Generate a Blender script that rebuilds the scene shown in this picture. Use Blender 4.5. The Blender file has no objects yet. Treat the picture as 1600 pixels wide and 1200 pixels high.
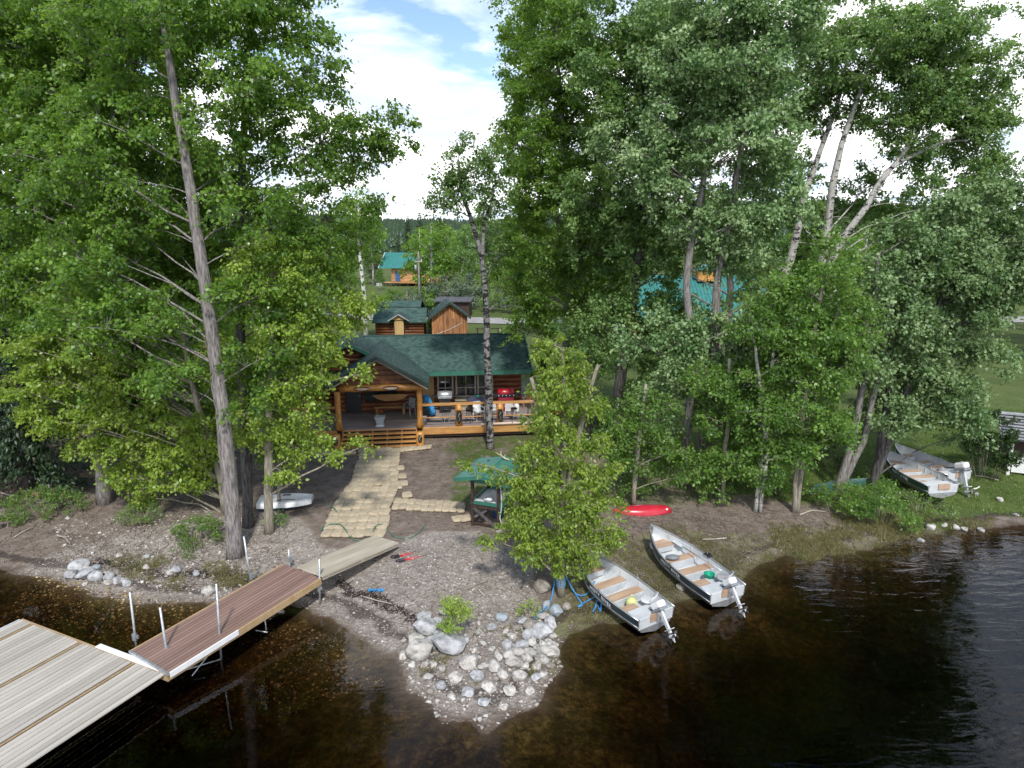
import bpy, math, random
import numpy as np
from mathutils import Vector, Matrix

random.seed(7)
RNG = np.random.default_rng(7)
SC = bpy.context.scene
COL = SC.collection
R = math.radians

# ------------------------------------------------------------------ camera
CAM_H, PITCH, FPX = 11.0, R(12.68), 1067.0
cd = bpy.data.cameras.new('camera')
cd.sensor_width = 36; cd.lens = 36 * FPX / 1600; cd.clip_start = .3; cd.clip_end = 9000
cam = bpy.data.objects.new('camera', cd); COL.objects.link(cam)
cam.location = (0, 0, CAM_H); cam.rotation_euler = (math.pi / 2 - PITCH, 0, 0)
SC.camera = cam

# ------------------------------------------------------------------ world, sun, exposure
SUN_EL = 50.0
SUN_AZ = Vector((.12, -.99))                 # horizontal direction towards the sun
w = bpy.data.worlds.new('World'); SC.world = w; w.use_nodes = True
nt = w.node_tree; N = nt.nodes; LK = nt.links
for n in list(N): N.remove(n)
def nd(nt, t, **k):
    n = nt.nodes.new(t)
    for a, b in k.items():
        if a == 'inp':
            for i, v in b.items(): n.inputs[i].default_value = v
        else: setattr(n, a, b)
    return n
out = nd(nt, 'ShaderNodeOutputWorld')
sky = nd(nt, 'ShaderNodeTexSky', sky_type='NISHITA', sun_disc=False)
sky.sun_elevation = R(SUN_EL); sky.sun_rotation = math.atan2(SUN_AZ.x, SUN_AZ.y)
sky.altitude = 700; sky.air_density = 1.0; sky.dust_density = .6; sky.ozone_density = 1.5
bg1 = nd(nt, 'ShaderNodeBackground', inp={1: .15}); LK.new(sky.outputs[0], bg1.inputs[0])
tc = nd(nt, 'ShaderNodeTexCoord'); sp = nd(nt, 'ShaderNodeSeparateXYZ'); LK.new(tc.outputs['Generated'], sp.inputs[0])
zz = nd(nt, 'ShaderNodeMath', operation='MAXIMUM', inp={1: 0.0}); LK.new(sp.outputs[2], zz.inputs[0])
za = nd(nt, 'ShaderNodeMath', operation='ADD', inp={1: .16}); LK.new(zz.outputs[0], za.inputs[0])
dx_ = nd(nt, 'ShaderNodeMath', operation='DIVIDE'); LK.new(sp.outputs[0], dx_.inputs[0]); LK.new(za.outputs[0], dx_.inputs[1])
dy_ = nd(nt, 'ShaderNodeMath', operation='DIVIDE'); LK.new(sp.outputs[1], dy_.inputs[0]); LK.new(za.outputs[0], dy_.inputs[1])
cx = nd(nt, 'ShaderNodeCombineXYZ', inp={2: 3.7}); LK.new(dx_.outputs[0], cx.inputs[0]); LK.new(dy_.outputs[0], cx.inputs[1])
n1 = nd(nt, 'ShaderNodeTexNoise', inp={'Scale': .95, 'Detail': 9.0, 'Roughness': .55, 'Distortion': .35}); LK.new(cx.outputs[0], n1.inputs['Vector'])
r1 = nd(nt, 'ShaderNodeValToRGB'); cov = nd(nt, 'ShaderNodeMath', operation='MULTIPLY_ADD', inp={1: -.46}); cov2 = nd(nt, 'ShaderNodeMath', operation='ADD', inp={1: .13})
LK.new(zz.outputs[0], cov.inputs[0]); LK.new(n1.outputs[0], cov2.inputs[0]); LK.new(cov2.outputs[0], cov.inputs[2]); LK.new(cov.outputs[0], r1.inputs[0])
r1.color_ramp.elements[0].position = .36; r1.color_ramp.elements[0].color = (0, 0, 0, 1)
r1.color_ramp.elements[1].position = .50; r1.color_ramp.elements[1].color = (1, 1, 1, 1)
n2 = nd(nt, 'ShaderNodeTexNoise', inp={'Scale': 2.3, 'Detail': 7.0, 'Roughness': .5}); LK.new(cx.outputs[0], n2.inputs['Vector'])
r2 = nd(nt, 'ShaderNodeValToRGB'); LK.new(n2.outputs[0], r2.inputs[0])
r2.color_ramp.elements[0].position = .36; r2.color_ramp.elements[0].color = (.46, .53, .65, 1)
r2.color_ramp.elements[1].position = .56; r2.color_ramp.elements[1].color = (1.0, 1.0, 1.02, 1)
bg2 = nd(nt, 'ShaderNodeBackground', inp={1: 1.45}); LK.new(r2.outputs[0], bg2.inputs[0])
mx = nd(nt, 'ShaderNodeMixShader'); LK.new(r1.outputs[0], mx.inputs[0]); LK.new(bg1.outputs[0], mx.inputs[1]); LK.new(bg2.outputs[0], mx.inputs[2])
LK.new(mx.outputs[0], out.inputs[0])
sl = bpy.data.lights.new('sun', 'SUN'); sl.energy = 2.7; sl.angle = R(4.0); sl.color = (1, .965, .90)
so = bpy.data.objects.new('sun', sl); COL.objects.link(so)
sdir = Vector((SUN_AZ.normalized().x * math.cos(R(SUN_EL)), SUN_AZ.normalized().y * math.cos(R(SUN_EL)), math.sin(R(SUN_EL))))
so.rotation_euler = (-sdir).to_track_quat('-Z', 'Y').to_euler(); so.location = (-20, 0, 40)
SC.view_settings.view_transform = 'Standard'; SC.view_settings.look = 'None'
SC.view_settings.exposure = 0.52; SC.view_settings.gamma = 1; SC.view_settings.use_curve_mapping = False
SC.render.engine = 'CYCLES'
SC.cycles.max_bounces = 6; SC.cycles.diffuse_bounces = 3; SC.cycles.glossy_bounces = 3
SC.cycles.transmission_bounces = 3; SC.cycles.transparent_max_bounces = 8; SC.cycles.volume_bounces = 0
SC.cycles.caustics_reflective = False; SC.cycles.caustics_refractive = False
SC.cycles.use_denoising = True

# ------------------------------------------------------------------ photograph pixel -> place (1600x1200 grid)
cp_, sp_ = math.cos(PITCH), math.sin(PITCH)
def ray(u, v):
    a = (u - 800) / FPX; b = (600 - v) / FPX
    return (a, cp_ + b * sp_, -sp_ + b * cp_)
def atZ(u, v, z):
    d = ray(u, v); t = (z - CAM_H) / d[2]; return Vector((d[0] * t, d[1] * t, z))
def atD(u, v, D):
    d = ray(u, v); t = D / d[1]; return Vector((d[0] * t, D, CAM_H + d[2] * t))
def pxm(D, z=4.0):                                 # pixels of the 1600 grid per metre at that place
    return FPX / (D * cp_ + (CAM_H - z) * sp_)

# ------------------------------------------------------------------ terrain height
shore_px = [(-260, 870), (-100, 874), (0, 890), (60, 903), (100, 915), (150, 931), (220, 944), (300, 943), (380, 940), (430, 944),
            (480, 955), (520, 972), (555, 996), (585, 1014), (620, 1022), (628, 1046), (632, 1078), (668, 1092), (690, 1126), (728, 1118), (765, 1150), (800, 1122),
            (846, 1108), (852, 1072), (872, 1050), (874, 1016), (890, 994), (940, 978), (985, 972), (1040, 948), (1090, 938), (1140, 930),
            (1185, 884), (1225, 868), (1262, 878), (1300, 868), (1380, 852), (1430, 838), (1500, 829), (1560, 824), (1640, 818), (1800, 806)]
SHORE = [atZ(u, v, 0)[:2] for u, v in shore_px]
SHORE = [(-900, 60), (-120, 32), (-45, 23)] + SHORE + [(60, 27), (140, 40), (900, 120)]
SH = np.array(SHORE)
POLY = np.vstack([SH, [[900, 4000], [-900, 4000]]])
def inpoly(x, y, P):
    ins = np.zeros(x.shape, bool); n = len(P)
    for i in range(n):
        x0, y0 = P[i]; x1, y1 = P[(i + 1) % n]
        if y0 == y1: continue
        c = ((y0 > y) != (y1 > y)) & (x < (x1 - x0) * (y - y0) / (y1 - y0) + x0)
        ins ^= c
    return ins
def pdist(x, y, P, closed=False):
    d = np.full(x.shape, 1e9); n = len(P)
    for i in range(n if closed else n - 1):
        ax, ay = P[i]; bx, by = P[(i + 1) % n]; ex, ey = bx - ax, by - ay
        t = np.clip(((x - ax) * ex + (y - ay) * ey) / (ex * ex + ey * ey + 1e-9), 0, 1)
        d = np.minimum(d, np.hypot(x - ax - ex * t, y - ay - ey * t))
    return d
def sdist(x, y, P):
    P = np.asarray(P); return np.where(inpoly(x, y, P), 1, -1) * pdist(x, y, P, True)
def wob(x, y, s, seed=0.0):
    a = np.zeros(np.shape(x))
    for k, (fx, fy, ph) in enumerate(((1, .6, .3), (-.7, 1.1, 1.7), (1.9, -1.3, 4.1), (2.3, 2.6, 2.2), (-3.7, 3.1, 5.3), (5.3, 4.4, .9))):
        a = a + np.sin((fx * x + fy * y) * s + ph + seed * (k + 1)) / (1 + .55 * k)
    return a / 3.0
def shore_sd(x, y):
    s = np.where(inpoly(x, y, POLY), 1, -1) * pdist(x, y, SH)
    return s + .18 * wob(x, y, 1.7, 2.0) * np.clip(1 - np.abs(s) / 6, 0, 1)
FURROWS = []
for (u0, v0, u1, v1, za, zb, f0, f1) in ((1137, 921, 1016, 819, .58, 1.05, .02, .26), (1025, 958, 906, 857, .58, 1.05, .02, .26)):
    a_ = atZ(u0, v0, za); b_ = atZ(u1, v1, zb); FURROWS.append((a_.x, a_.y, b_.x, b_.y, f0, f1))
def terr_np(x, y):
    s = shore_sd(x, y)
    z = np.interp(s, [-60, -14, -6, -2.2, 0, .8, 1.6, 3, 6, 10, 22, 60, 900], [-6, -2.8, -1.3, -.42, 0, .10, .17, .34, .58, .80, .84, 1.0, 1.2])
    near = np.clip(s / 3, 0, 1) * np.clip(1 - (y - 45) / 40, 0, 1)
    z = z + near * (.035 * wob(x, y, 1.3) + .022 * wob(x, y, 4.1, 1.0)) + .02 * wob(x, y, 5.0, 3.0) * np.clip(1 - np.abs(s), 0, 1)
    bank = np.clip(1 - np.abs(s - 2.6) / .55, 0, 1) * np.clip((-3.6 - x) / 2, 0, 1) * np.clip(1 + wob(x, y, .9, 5), 0, 1)
    z = z - .10 * bank
    for (ax, ay, bx, by, z0, z1) in FURROWS:
        ex_, ey_ = bx - ax, by - ay; t = np.clip(((x - ax) * ex_ + (y - ay) * ey_) / (ex_ ** 2 + ey_ ** 2), -.1, 1); d = np.hypot(x - ax - ex_ * t, y - ay - ey_ * t)
        z = np.where(d < 1.0, np.minimum(z, z0 + (z1 - z0) * t + np.maximum(0, d - .62) * .9), z)
    return z
def terr(x, y): return float(terr_np(np.array([x * 1.0]), np.array([y * 1.0]))[0])
def G(u, v):
    z = .6
    for _ in range(6):
        p = atZ(u, v, z); z = terr(p.x, p.y)
    return Vector((p.x, p.y, z))

# ------------------------------------------------------------------ materials
MATS = {}
def newmat(name):
    m = bpy.data.materials.new(name); m.use_nodes = True; t = m.node_tree
    for n in list(t.nodes): t.nodes.remove(n)
    o = nd(t, 'ShaderNodeOutputMaterial'); MATS[name] = m
    return m, t, o
def ramp(t, src, stops):
    r = nd(t, 'ShaderNodeValToRGB'); e = r.color_ramp.elements
    while len(e) > 1: e.remove(e[-1])
    e[0].position = stops[0][0]; e[0].color = (*stops[0][1], 1)
    for p, c in stops[1:]:
        q = e.new(p); q.color = (*c, 1)
    t.links.new(src, r.inputs[0]); return r.outputs[0]
def g3(v): return (v, v, v)
def M(name, c1, c2=None, scale=6, rough=.7, bump=.0, metal=0.0, stretch=(1, 1, 1), detail=5, rnd=.0, lo=.35, hi=.65, c3=None, spec=.5, bscale=None, coat=0.0):
    m, t, o = newmat(name); L = t.links
    b = nd(t, 'ShaderNodeBsdfPrincipled', inp={'Roughness': rough, 'Metallic': metal, 'Specular IOR Level': spec, 'Coat Weight': coat})
    L.new(b.outputs[0], o.inputs[0])
    c2 = c2 or tuple(x * .8 for x in c1)
    c = nd(t, 'ShaderNodeTexCoord'); mp = nd(t, 'ShaderNodeMapping'); mp.inputs['Scale'].default_value = stretch
    oi = nd(t, 'ShaderNodeObjectInfo')
    va = nd(t, 'ShaderNodeVectorMath', operation='ADD'); sc = nd(t, 'ShaderNodeMath', operation='MULTIPLY', inp={1: 37.0})
    L.new(oi.outputs['Random'], sc.inputs[0]); L.new(c.outputs['Object'], va.inputs[0]); L.new(sc.outputs[0], va.inputs[1]); L.new(va.outputs[0], mp.inputs[0])
    n = nd(t, 'ShaderNodeTexNoise', inp={'Scale': scale, 'Detail': detail, 'Roughness': .6}); L.new(mp.outputs[0], n.inputs['Vector'])
    st = [(lo, c1), (hi, c2)]
    if c3: st = [(lo, c1), ((lo + hi) / 2, c2), (hi, c3)]
    colr = ramp(t, n.outputs[0], st)
    if rnd:
        hs = nd(t, 'ShaderNodeHueSaturation'); mr = nd(t, 'ShaderNodeMapRange', inp={3: 1 - rnd, 4: 1 + rnd})
        L.new(oi.outputs['Random'], mr.inputs[0]); L.new(mr.outputs[0], hs.inputs['Value']); L.new(colr, hs.inputs['Color']); colr = hs.outputs[0]
    L.new(colr, b.inputs['Base Color'])
    if bump:
        n2 = nd(t, 'ShaderNodeTexNoise', inp={'Scale': bscale or scale * 3, 'Detail': 6, 'Roughness': .65}); L.new(mp.outputs[0], n2.inputs['Vector'])
        bp = nd(t, 'ShaderNodeBump', inp={'Strength': min(bump * 8, 1.0), 'Distance': bump}); L.new(n2.outputs[0], bp.inputs['Height']); L.new(bp.outputs[0], b.inputs['Normal'])
    return m
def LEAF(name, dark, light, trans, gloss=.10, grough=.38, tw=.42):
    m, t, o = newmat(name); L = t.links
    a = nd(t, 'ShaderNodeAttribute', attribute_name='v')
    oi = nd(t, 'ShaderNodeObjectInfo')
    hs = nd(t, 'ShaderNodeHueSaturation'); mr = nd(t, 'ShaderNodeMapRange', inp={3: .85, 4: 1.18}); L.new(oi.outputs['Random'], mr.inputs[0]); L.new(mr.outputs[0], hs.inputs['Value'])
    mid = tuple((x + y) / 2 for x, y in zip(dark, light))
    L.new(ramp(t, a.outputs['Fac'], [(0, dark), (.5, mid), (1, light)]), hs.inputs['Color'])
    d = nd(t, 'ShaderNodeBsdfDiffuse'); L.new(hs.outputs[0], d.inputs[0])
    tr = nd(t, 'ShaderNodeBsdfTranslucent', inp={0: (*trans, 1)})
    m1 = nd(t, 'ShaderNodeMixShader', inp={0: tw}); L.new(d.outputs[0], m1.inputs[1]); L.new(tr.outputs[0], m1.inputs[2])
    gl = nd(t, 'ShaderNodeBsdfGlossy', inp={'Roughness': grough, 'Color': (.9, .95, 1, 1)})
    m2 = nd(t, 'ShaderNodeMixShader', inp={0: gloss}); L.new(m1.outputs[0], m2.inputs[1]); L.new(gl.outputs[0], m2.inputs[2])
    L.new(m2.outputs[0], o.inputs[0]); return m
def BARK(name, c1, c2, scar=None, dens=.55):
    m, t, o = newmat(name); L = t.links
    b = nd(t, 'ShaderNodeBsdfPrincipled', inp={'Roughness': .85, 'Specular IOR Level': .2}); L.new(b.outputs[0], o.inputs[0])
    c = nd(t, 'ShaderNodeTexCoord'); mp = nd(t, 'ShaderNodeMapping'); mp.inputs['Scale'].default_value = (1, 1, .16); L.new(c.outputs['Object'], mp.inputs[0])
    n = nd(t, 'ShaderNodeTexNoise', inp={'Scale': 16, 'Detail': 6, 'Roughness': .65, 'Distortion': .3}); L.new(mp.outputs[0], n.inputs['Vector'])
    col = ramp(t, n.outputs[0], [(.36, c1), (.62, c2)])
    if scar:
        mp2 = nd(t, 'ShaderNodeMapping'); mp2.inputs['Scale'].default_value = (1, 1, 2.3); L.new(c.outputs['Object'], mp2.inputs[0])
        n2 = nd(t, 'ShaderNodeTexNoise', inp={'Scale': 2.6, 'Detail': 6, 'Roughness': .7, 'Distortion': .6}); L.new(mp2.outputs[0], n2.inputs['Vector'])
        f = ramp(t, n2.outputs[0], [(dens, g3(0)), (dens + .035, g3(1))])
        mixn = nd(t, 'ShaderNodeMix', data_type='RGBA'); L.new(f, mixn.inputs[0]); L.new(col, mixn.inputs[6]); mixn.inputs[7].default_value = (*scar, 1); col = mixn.outputs[2]
    L.new(col, b.inputs['Base Color'])
    bp = nd(t, 'ShaderNodeBump', inp={'Strength': .9, 'Distance': .03}); L.new(n.outputs[0], bp.inputs['Height']); L.new(bp.outputs[0], b.inputs['Normal'])
    return m

leaf_poplar = LEAF('poplar_leaves', (.045, .115, .018), (.21, .34, .055), (.32, .52, .05), .02)
leaf_young = LEAF('young_leaves', (.13, .24, .024), (.37, .48, .085), (.46, .62, .07), .02)
leaf_aspen = LEAF('aspen_leaves', (.055, .13, .028), (.22, .33, .09), (.28, .46, .07), .03, .6, .36)
leaf_sheen = LEAF('sheen_leaves', (.06, .145, .034), (.32, .43, .19), (.28, .45, .10), .035, .6, .30)  # silvery sky sheen on the leaves is put into their pale diffuse colour
leaf_green = LEAF('green_leaves', (.050, .13, .022), (.21, .335, .072), (.30, .49, .06), .02)
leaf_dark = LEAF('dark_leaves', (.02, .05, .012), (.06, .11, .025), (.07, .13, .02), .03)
leaf_grey = LEAF('willow_leaves', (.08, .13, .07), (.20, .26, .16), (.12, .19, .08), .04, .55, .25)
leaf_fir = LEAF('needles', (.016, .036, .012), (.045, .085, .025), (.03, .06, .015), .05, .5, .15)
bark_grey = BARK('grey_bark', (.09, .08, .075), (.30, .275, .26))
bark_dark = BARK('dark_bark', (.035, .032, .03), (.14, .13, .125))
bark_aspen = BARK('aspen_bark', (.30, .29, .26), (.50, .48, .44), (.035, .03, .03), .54)
bark_mix = BARK('black_scarred_bark', (.10, .10, .10), (.30, .29, .28), (.022, .02, .022), .50)
bark_birch = BARK('birch_bark', (.52, .50, .47), (.70, .68, .64), (.03, .028, .026), .57)
bark_thin = BARK('thin_bark', (.16, .14, .11), (.33, .30, .24))
orange_log = M('varnished_log', (.40, .17, .04), (.56, .28, .075), 5, .38, .004, stretch=(1, 1, 1), rnd=.12)
orange_board = M('varnished_board', (.38, .18, .055), (.54, .29, .10), 7, .45, .002, stretch=(.25, 1, 1), rnd=.10)
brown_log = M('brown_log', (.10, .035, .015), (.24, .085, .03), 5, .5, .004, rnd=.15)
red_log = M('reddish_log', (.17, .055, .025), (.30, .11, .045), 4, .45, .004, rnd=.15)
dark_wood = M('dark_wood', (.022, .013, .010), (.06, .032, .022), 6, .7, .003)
carved = M('carved_black', (.008, .007, .006), (.03, .022, .016), 22, .6, .004)
ply = M('pale_plywood', (.42, .27, .11), (.55, .38, .17), 3, .6, .001, stretch=(1, 1, .2))
def SHINGLE(name, ca, cb, cc, sx, sy):
    m, t, o = newmat(name); L = t.links
    b = nd(t, 'ShaderNodeBsdfPrincipled', inp={'Roughness': .86, 'Specular IOR Level': .35}); L.new(b.outputs[0], o.inputs[0])
    a = nd(t, 'ShaderNodeAttribute', attribute_name='v')
    c = nd(t, 'ShaderNodeTexCoord')
    n = nd(t, 'ShaderNodeTexNoise', inp={'Scale': 1.1, 'Detail': 6, 'Roughness': .7}); L.new(c.outputs['Object'], n.inputs['Vector'])
    ad = nd(t, 'ShaderNodeMath', operation='MULTIPLY_ADD', inp={1: .45}); L.new(a.outputs['Fac'], ad.inputs[0])
    mu = nd(t, 'ShaderNodeMath', operation='MULTIPLY', inp={1: .5}); L.new(n.outputs[0], mu.inputs[0]); L.new(mu.outputs[0], ad.inputs[2])
    L.new(ramp(t, ad.outputs[0], [(.15, ca), (.45, cb), (.85, cc)]), b.inputs['Base Color'])
    n3 = nd(t, 'ShaderNodeTexNoise', inp={'Scale': 90, 'Detail': 2}); L.new(c.outputs['Object'], n3.inputs['Vector'])
    bp = nd(t, 'ShaderNodeBump', inp={'Strength': .6, 'Distance': .004}); L.new(n3.outputs[0], bp.inputs['Height']); L.new(bp.outputs[0], b.inputs['Normal'])
    return m
shingle = SHINGLE('green_shingle', (.022, .048, .043), (.044, .092, .08), (.08, .13, .115), 1, 1)
fascia_green = M('green_fascia', (.025, .12, .085), (.035, .155, .11), 3, .5)
station_green = M('green_painted_metal', (.035, .15, .11), (.05, .19, .14), 2.5, .5, rnd=0)
teal_metal = M('teal_sheet_metal', (.035, .17, .155), (.05, .225, .205), 2, .5)
glass = M('dark_window_glass', (.012, .017, .02), (.04, .055, .065), 1.2, .06, spec=.9)
white_paint = M('white_paint', (.72, .72, .72), (.8, .8, .8), 5, .4)
tan_paint = M('tan_frame', (.38, .33, .26), (.46, .40, .32), 5, .5)
black_paint = M('black_paint', (.012, .012, .014), (.03, .03, .035), 8, .35)
grey_plastic = M('grey_plastic', (.16, .17, .18), (.24, .25, .27), 5, .5)
mid_grey = M('mid_grey', (.28, .29, .30), (.38, .39, .40), 5, .5)
alu = M('bare_aluminium', (.50, .51, .52), (.66, .67, .68), 3, .34, .001, metal=.75, stretch=(1, 1, 1))
alu_paint = M('pale_grey_paint', (.43, .45, .46), (.56, .58, .59), 2.2, .42, .001, lo=.3, hi=.6)
steel = M('galvanised_steel', (.34, .36, .38), (.52, .54, .56), 9, .4, metal=.6)
navy = M('navy_hull_paint', (.022, .038, .052), (.05, .07, .09), 2, .3)
navy_dark = M('green_hull_paint', (.018, .05, .045), (.035, .08, .07), 2, .3)
seat_wood = M('tan_bench_wood', (.36, .235, .15), (.50, .35, .24), 6, .6, .002, stretch=(1, .15, 1))
deck_grey = M('deck_board', (.20, .165, .155), (.33, .28, .265), 3, .7, .002, stretch=(.15, 1, 1), rnd=.08)
ramp_brown = M('brown_dock_board', (.185, .115, .092), (.27, .175, .145), 2.5, .6, .002, stretch=(.12, 1, 1), rnd=.10)
dock_white = M('pale_dock_board', (.38, .35, .30), (.52, .48, .42), 2.0, .5, .002, stretch=(1, .12, 1), rnd=.14)
old_plank = M('weathered_plank', (.30, .26, .20), (.46, .41, .33), 3, .8, .003, stretch=(.12, 1, 1), rnd=.08)
rim_wood = M('golden_edge_board', (.34, .23, .12), (.44, .31, .17), 4, .6)
burlap = M('burlap', (.33, .27, .185), (.45, .38, .27), 3.0, .95, .004, rnd=.09, bscale=60)
rock_w = M('pale_rock', (.20, .185, .165), (.40, .375, .34), 3.6, .85, .014, rnd=.2, c3=(.50, .48, .45))
rock_g = M('grey_rock', (.19, .19, .195), (.34, .34, .345), 3.5, .85, .014, rnd=.15, c3=(.45, .45, .45))
rock_b = M('bluish_rock', (.20, .235, .26), (.34, .38, .40), 3.5, .8, .012, rnd=.1)
rock_br = M('brown_rock', (.15, .13, .11), (.30, .27, .23), 3.5, .85, .012, rnd=.1)
red_paint = M('red_plastic', (.42, .012, .025), (.55, .03, .05), 2, .28)
maroon = M('maroon_plastic', (.22, .012, .03), (.30, .03, .05), 2, .3)
blue_cloth = M('bright_blue_cloth', (.02, .20, .48), (.06, .36, .66), 9, .6)
blue_rope = M('blue_rope', (.03, .17, .42), (.08, .30, .55), 9, .7)
green_hose = M('green_hose', (.045, .12, .075), (.08, .19, .12), 5, .5)
green_pl = M('green_plastic', (.0, .24, .13), (.0, .30, .17), 3, .4)
yellow_pl = M('yellow_plastic', (.50, .55, .18), (.62, .64, .28), 3, .5)
hull_blue = M('blue_hull_bottom', (.03, .08, .20), (.05, .12, .27), 3, .35)
flower_red = M('red_petals', (.5, .02, .015), (.65, .08, .03), 3, .6)
antler = M('antler_bone', (.42, .33, .22), (.6, .5, .36), 4, .6)
cedar = M('weathered_cedar', (.13, .045, .02), (.34, .15, .06), 2.6, .75, .004, stretch=(6, 6, .35), rnd=.3, c3=(.45, .22, .09))
grey_roof = M('grey_weathered_roof', (.22, .23, .24), (.38, .39, .40), 3, .7, .004)
car_paint = M('blue_grey_car_paint', (.20, .26, .34), (.24, .30, .38), 1, .2, metal=.5)
drift = M('driftwood', (.30, .26, .21), (.46, .41, .34), 5, .85, .005, stretch=(1, 1, .3))
debris = M('dead_twigs', (.13, .10, .08), (.32, .26, .20), 3, .9, rnd=.2)
pebble = M('pebbles', (.20, .18, .165), (.48, .45, .41), 1.3, .85, 0, detail=9)
dirtywhite = M('white_wood', (.62, .58, .52), (.74, .70, .64), 4, .6)
pink_log = M('peeled_pale_log', (.50, .38, .30), (.62, .50, .41), 3, .55)

# ------------------------------------------------------------------ mesh building
class MB:
    def __init__(s): s.v = []; s.f = []
    def add(s, vs, fs):
        o = len(s.v); s.v += [tuple(p) for p in vs]; s.f += [tuple(i + o for i in f) for f in fs]; return s
    def box(s, c, d, rz=0.0, rot=None):
        hx, hy, hz = d[0] / 2, d[1] / 2, d[2] / 2; m = rot if rot is not None else Matrix.Rotation(rz, 3, 'Z'); c = Vector(c)
        return s.add([c + m @ Vector((x, y, z)) for z in (-hz, hz) for y in (-hy, hy) for x in (-hx, hx)],
                     [(0, 2, 3, 1), (4, 5, 7, 6), (0, 1, 5, 4), (2, 6, 7, 3), (0, 4, 6, 2), (1, 3, 7, 5)])
    def bar(s, a, b, wd, ht, up=(0, 0, 1)):              # box from a to b
        a, b = Vector(a), Vector(b); d = (b - a); L = d.length; d.normalize(); up = Vector(up)
        y = up.cross(d)
        if y.length < 1e-3: y = Vector((0, 1, 0)).cross(d)
        y.normalize(); z = d.cross(y); m = Matrix((d, y, z)).transposed()
        return s.box((a + b) / 2, (L, wd, ht), rot=m)
    def tube(s, pts, rs, n=8, cap=True):
        pts = [Vector(p) for p in pts]
        if not hasattr(rs, '__len__'): rs = [rs] * len(pts)
        o = len(s.v); ref = None
        for i, p in enumerate(pts):
            d = (pts[min(i + 1, len(pts) - 1)] - pts[max(i - 1, 0)])
            if d.length < 1e-6: d = Vector((0, 0, 1))
            d.normalize()
            if ref is None: ref = Vector((1, 0, 0)) if abs(d.x) < .8 else Vector((0, 1, 0))
            x = (ref - d * ref.dot(d)).normalized(); ref = x; y = d.cross(x)
            for k in range(n):
                a = 2 * math.pi * k / n; s.v.append(tuple(p + (x * math.cos(a) + y * math.sin(a)) * rs[i]))
        for i in range(len(pts) - 1):
            for k in range(n):
                a, b = o + i * n + k, o + i * n + (k + 1) % n; s.f.append((a, b, b + n, a + n))
        if cap:
            s.f.append(tuple(o + k for k in range(n))[::-1]); s.f.append(tuple(o + (len(pts) - 1) * n + k for k in range(n)))
        return s
    def lathe(s, prof, c=(0, 0, 0), n=14, cap=True):      # prof: (r, z)
        c = Vector(c); o = len(s.v)
        for r, z in prof:
            for k in range(n): a = 2 * math.pi * k / n; s.v.append(tuple(c + Vector((r * math.cos(a), r * math.sin(a), z))))
        for i in range(len(prof) - 1):
            for k in range(n): a, b = o + i * n + k, o + i * n + (k + 1) % n; s.f.append((a, b, b + n, a + n))
        if cap: s.f.append(tuple(o + k for k in range(n))[::-1]); s.f.append(tuple(o + (len(prof) - 1) * n + k for k in range(n)))
        return s
    def prism(s, poly, ext):                            # planar polygon pushed along ext
        e = Vector(ext); n = len(poly); vs = [Vector(p) for p in poly]
        return s.add(vs + [p + e for p in vs], [tuple(range(n))[::-1], tuple(range(n, 2 * n))] + [(i, (i + 1) % n, n + (i + 1) % n, n + i) for i in range(n)])
    def ball(s, c, r, n=10, m=6):
        r = r if hasattr(r, '__len__') else (r, r, r); c = Vector(c)
        prof = [(math.sin(math.pi * i / m), -math.cos(math.pi * i / m)) for i in range(m + 1)]
        o = len(s.v)
        for a_, z in prof:
            a_ = max(a_, .01)
            for k in range(n): a = 2 * math.pi * k / n; s.v.append(tuple(c + Vector((a_ * math.cos(a) * r[0], a_ * math.sin(a) * r[1], z * r[2]))))
        for i in range(m):
            for k in range(n): a, b = o + i * n + k, o + i * n + (k + 1) % n; s.f.append((a, b, b + n, a + n))
        s.f.append(tuple(o + k for k in range(n))[::-1]); s.f.append(tuple(o + m * n + k for k in range(n)))
        return s
    def mesh(s, name, mat, smooth=False):
        me = bpy.data.meshes.new(name); me.from_pydata(s.v, [], s.f); me.materials.append(mat)
        if smooth: me.polygons.foreach_set('use_smooth', [True] * len(me.polygons))
        me.update(); return me
    def build(s, name, mat, parent=None, smooth=False, loc=None, rot=None, bevel=0):
        return link(name, s.mesh(name, mat, smooth), parent, loc, rot, bevel)
def link(name, me, parent=None, loc=None, rot=None, bevel=0):
    o = bpy.data.objects.new(name, me); COL.objects.link(o)
    if parent: o.parent = parent
    if loc is not None: o.location = loc
    if rot is not None: o.rotation_euler = rot
    if bevel:
        b = o.modifiers.new('bevel', 'BEVEL'); b.width = bevel; b.segments = 2; b.limit_method = 'ANGLE'
    return o
def tag(o, label=None, cat=None, group=None, kind=None):
    if label: o['label'] = label
    if cat: o['category'] = cat
    if group: o['group'] = group
    if kind: o['kind'] = kind
    return o
def empty(name, loc=(0, 0, 0), rz=0.0, **k):
    o = bpy.data.objects.new(name, None); COL.objects.link(o); o.location = loc; o.rotation_euler = (0, 0, rz); o.empty_display_size = .3
    return tag(o, **k)
def copy_tree(o, parent=None):
    c = o.copy(); COL.objects.link(c); c.parent = parent
    for ch in list(o.children): copy_tree(ch, c)
    return c
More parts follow.
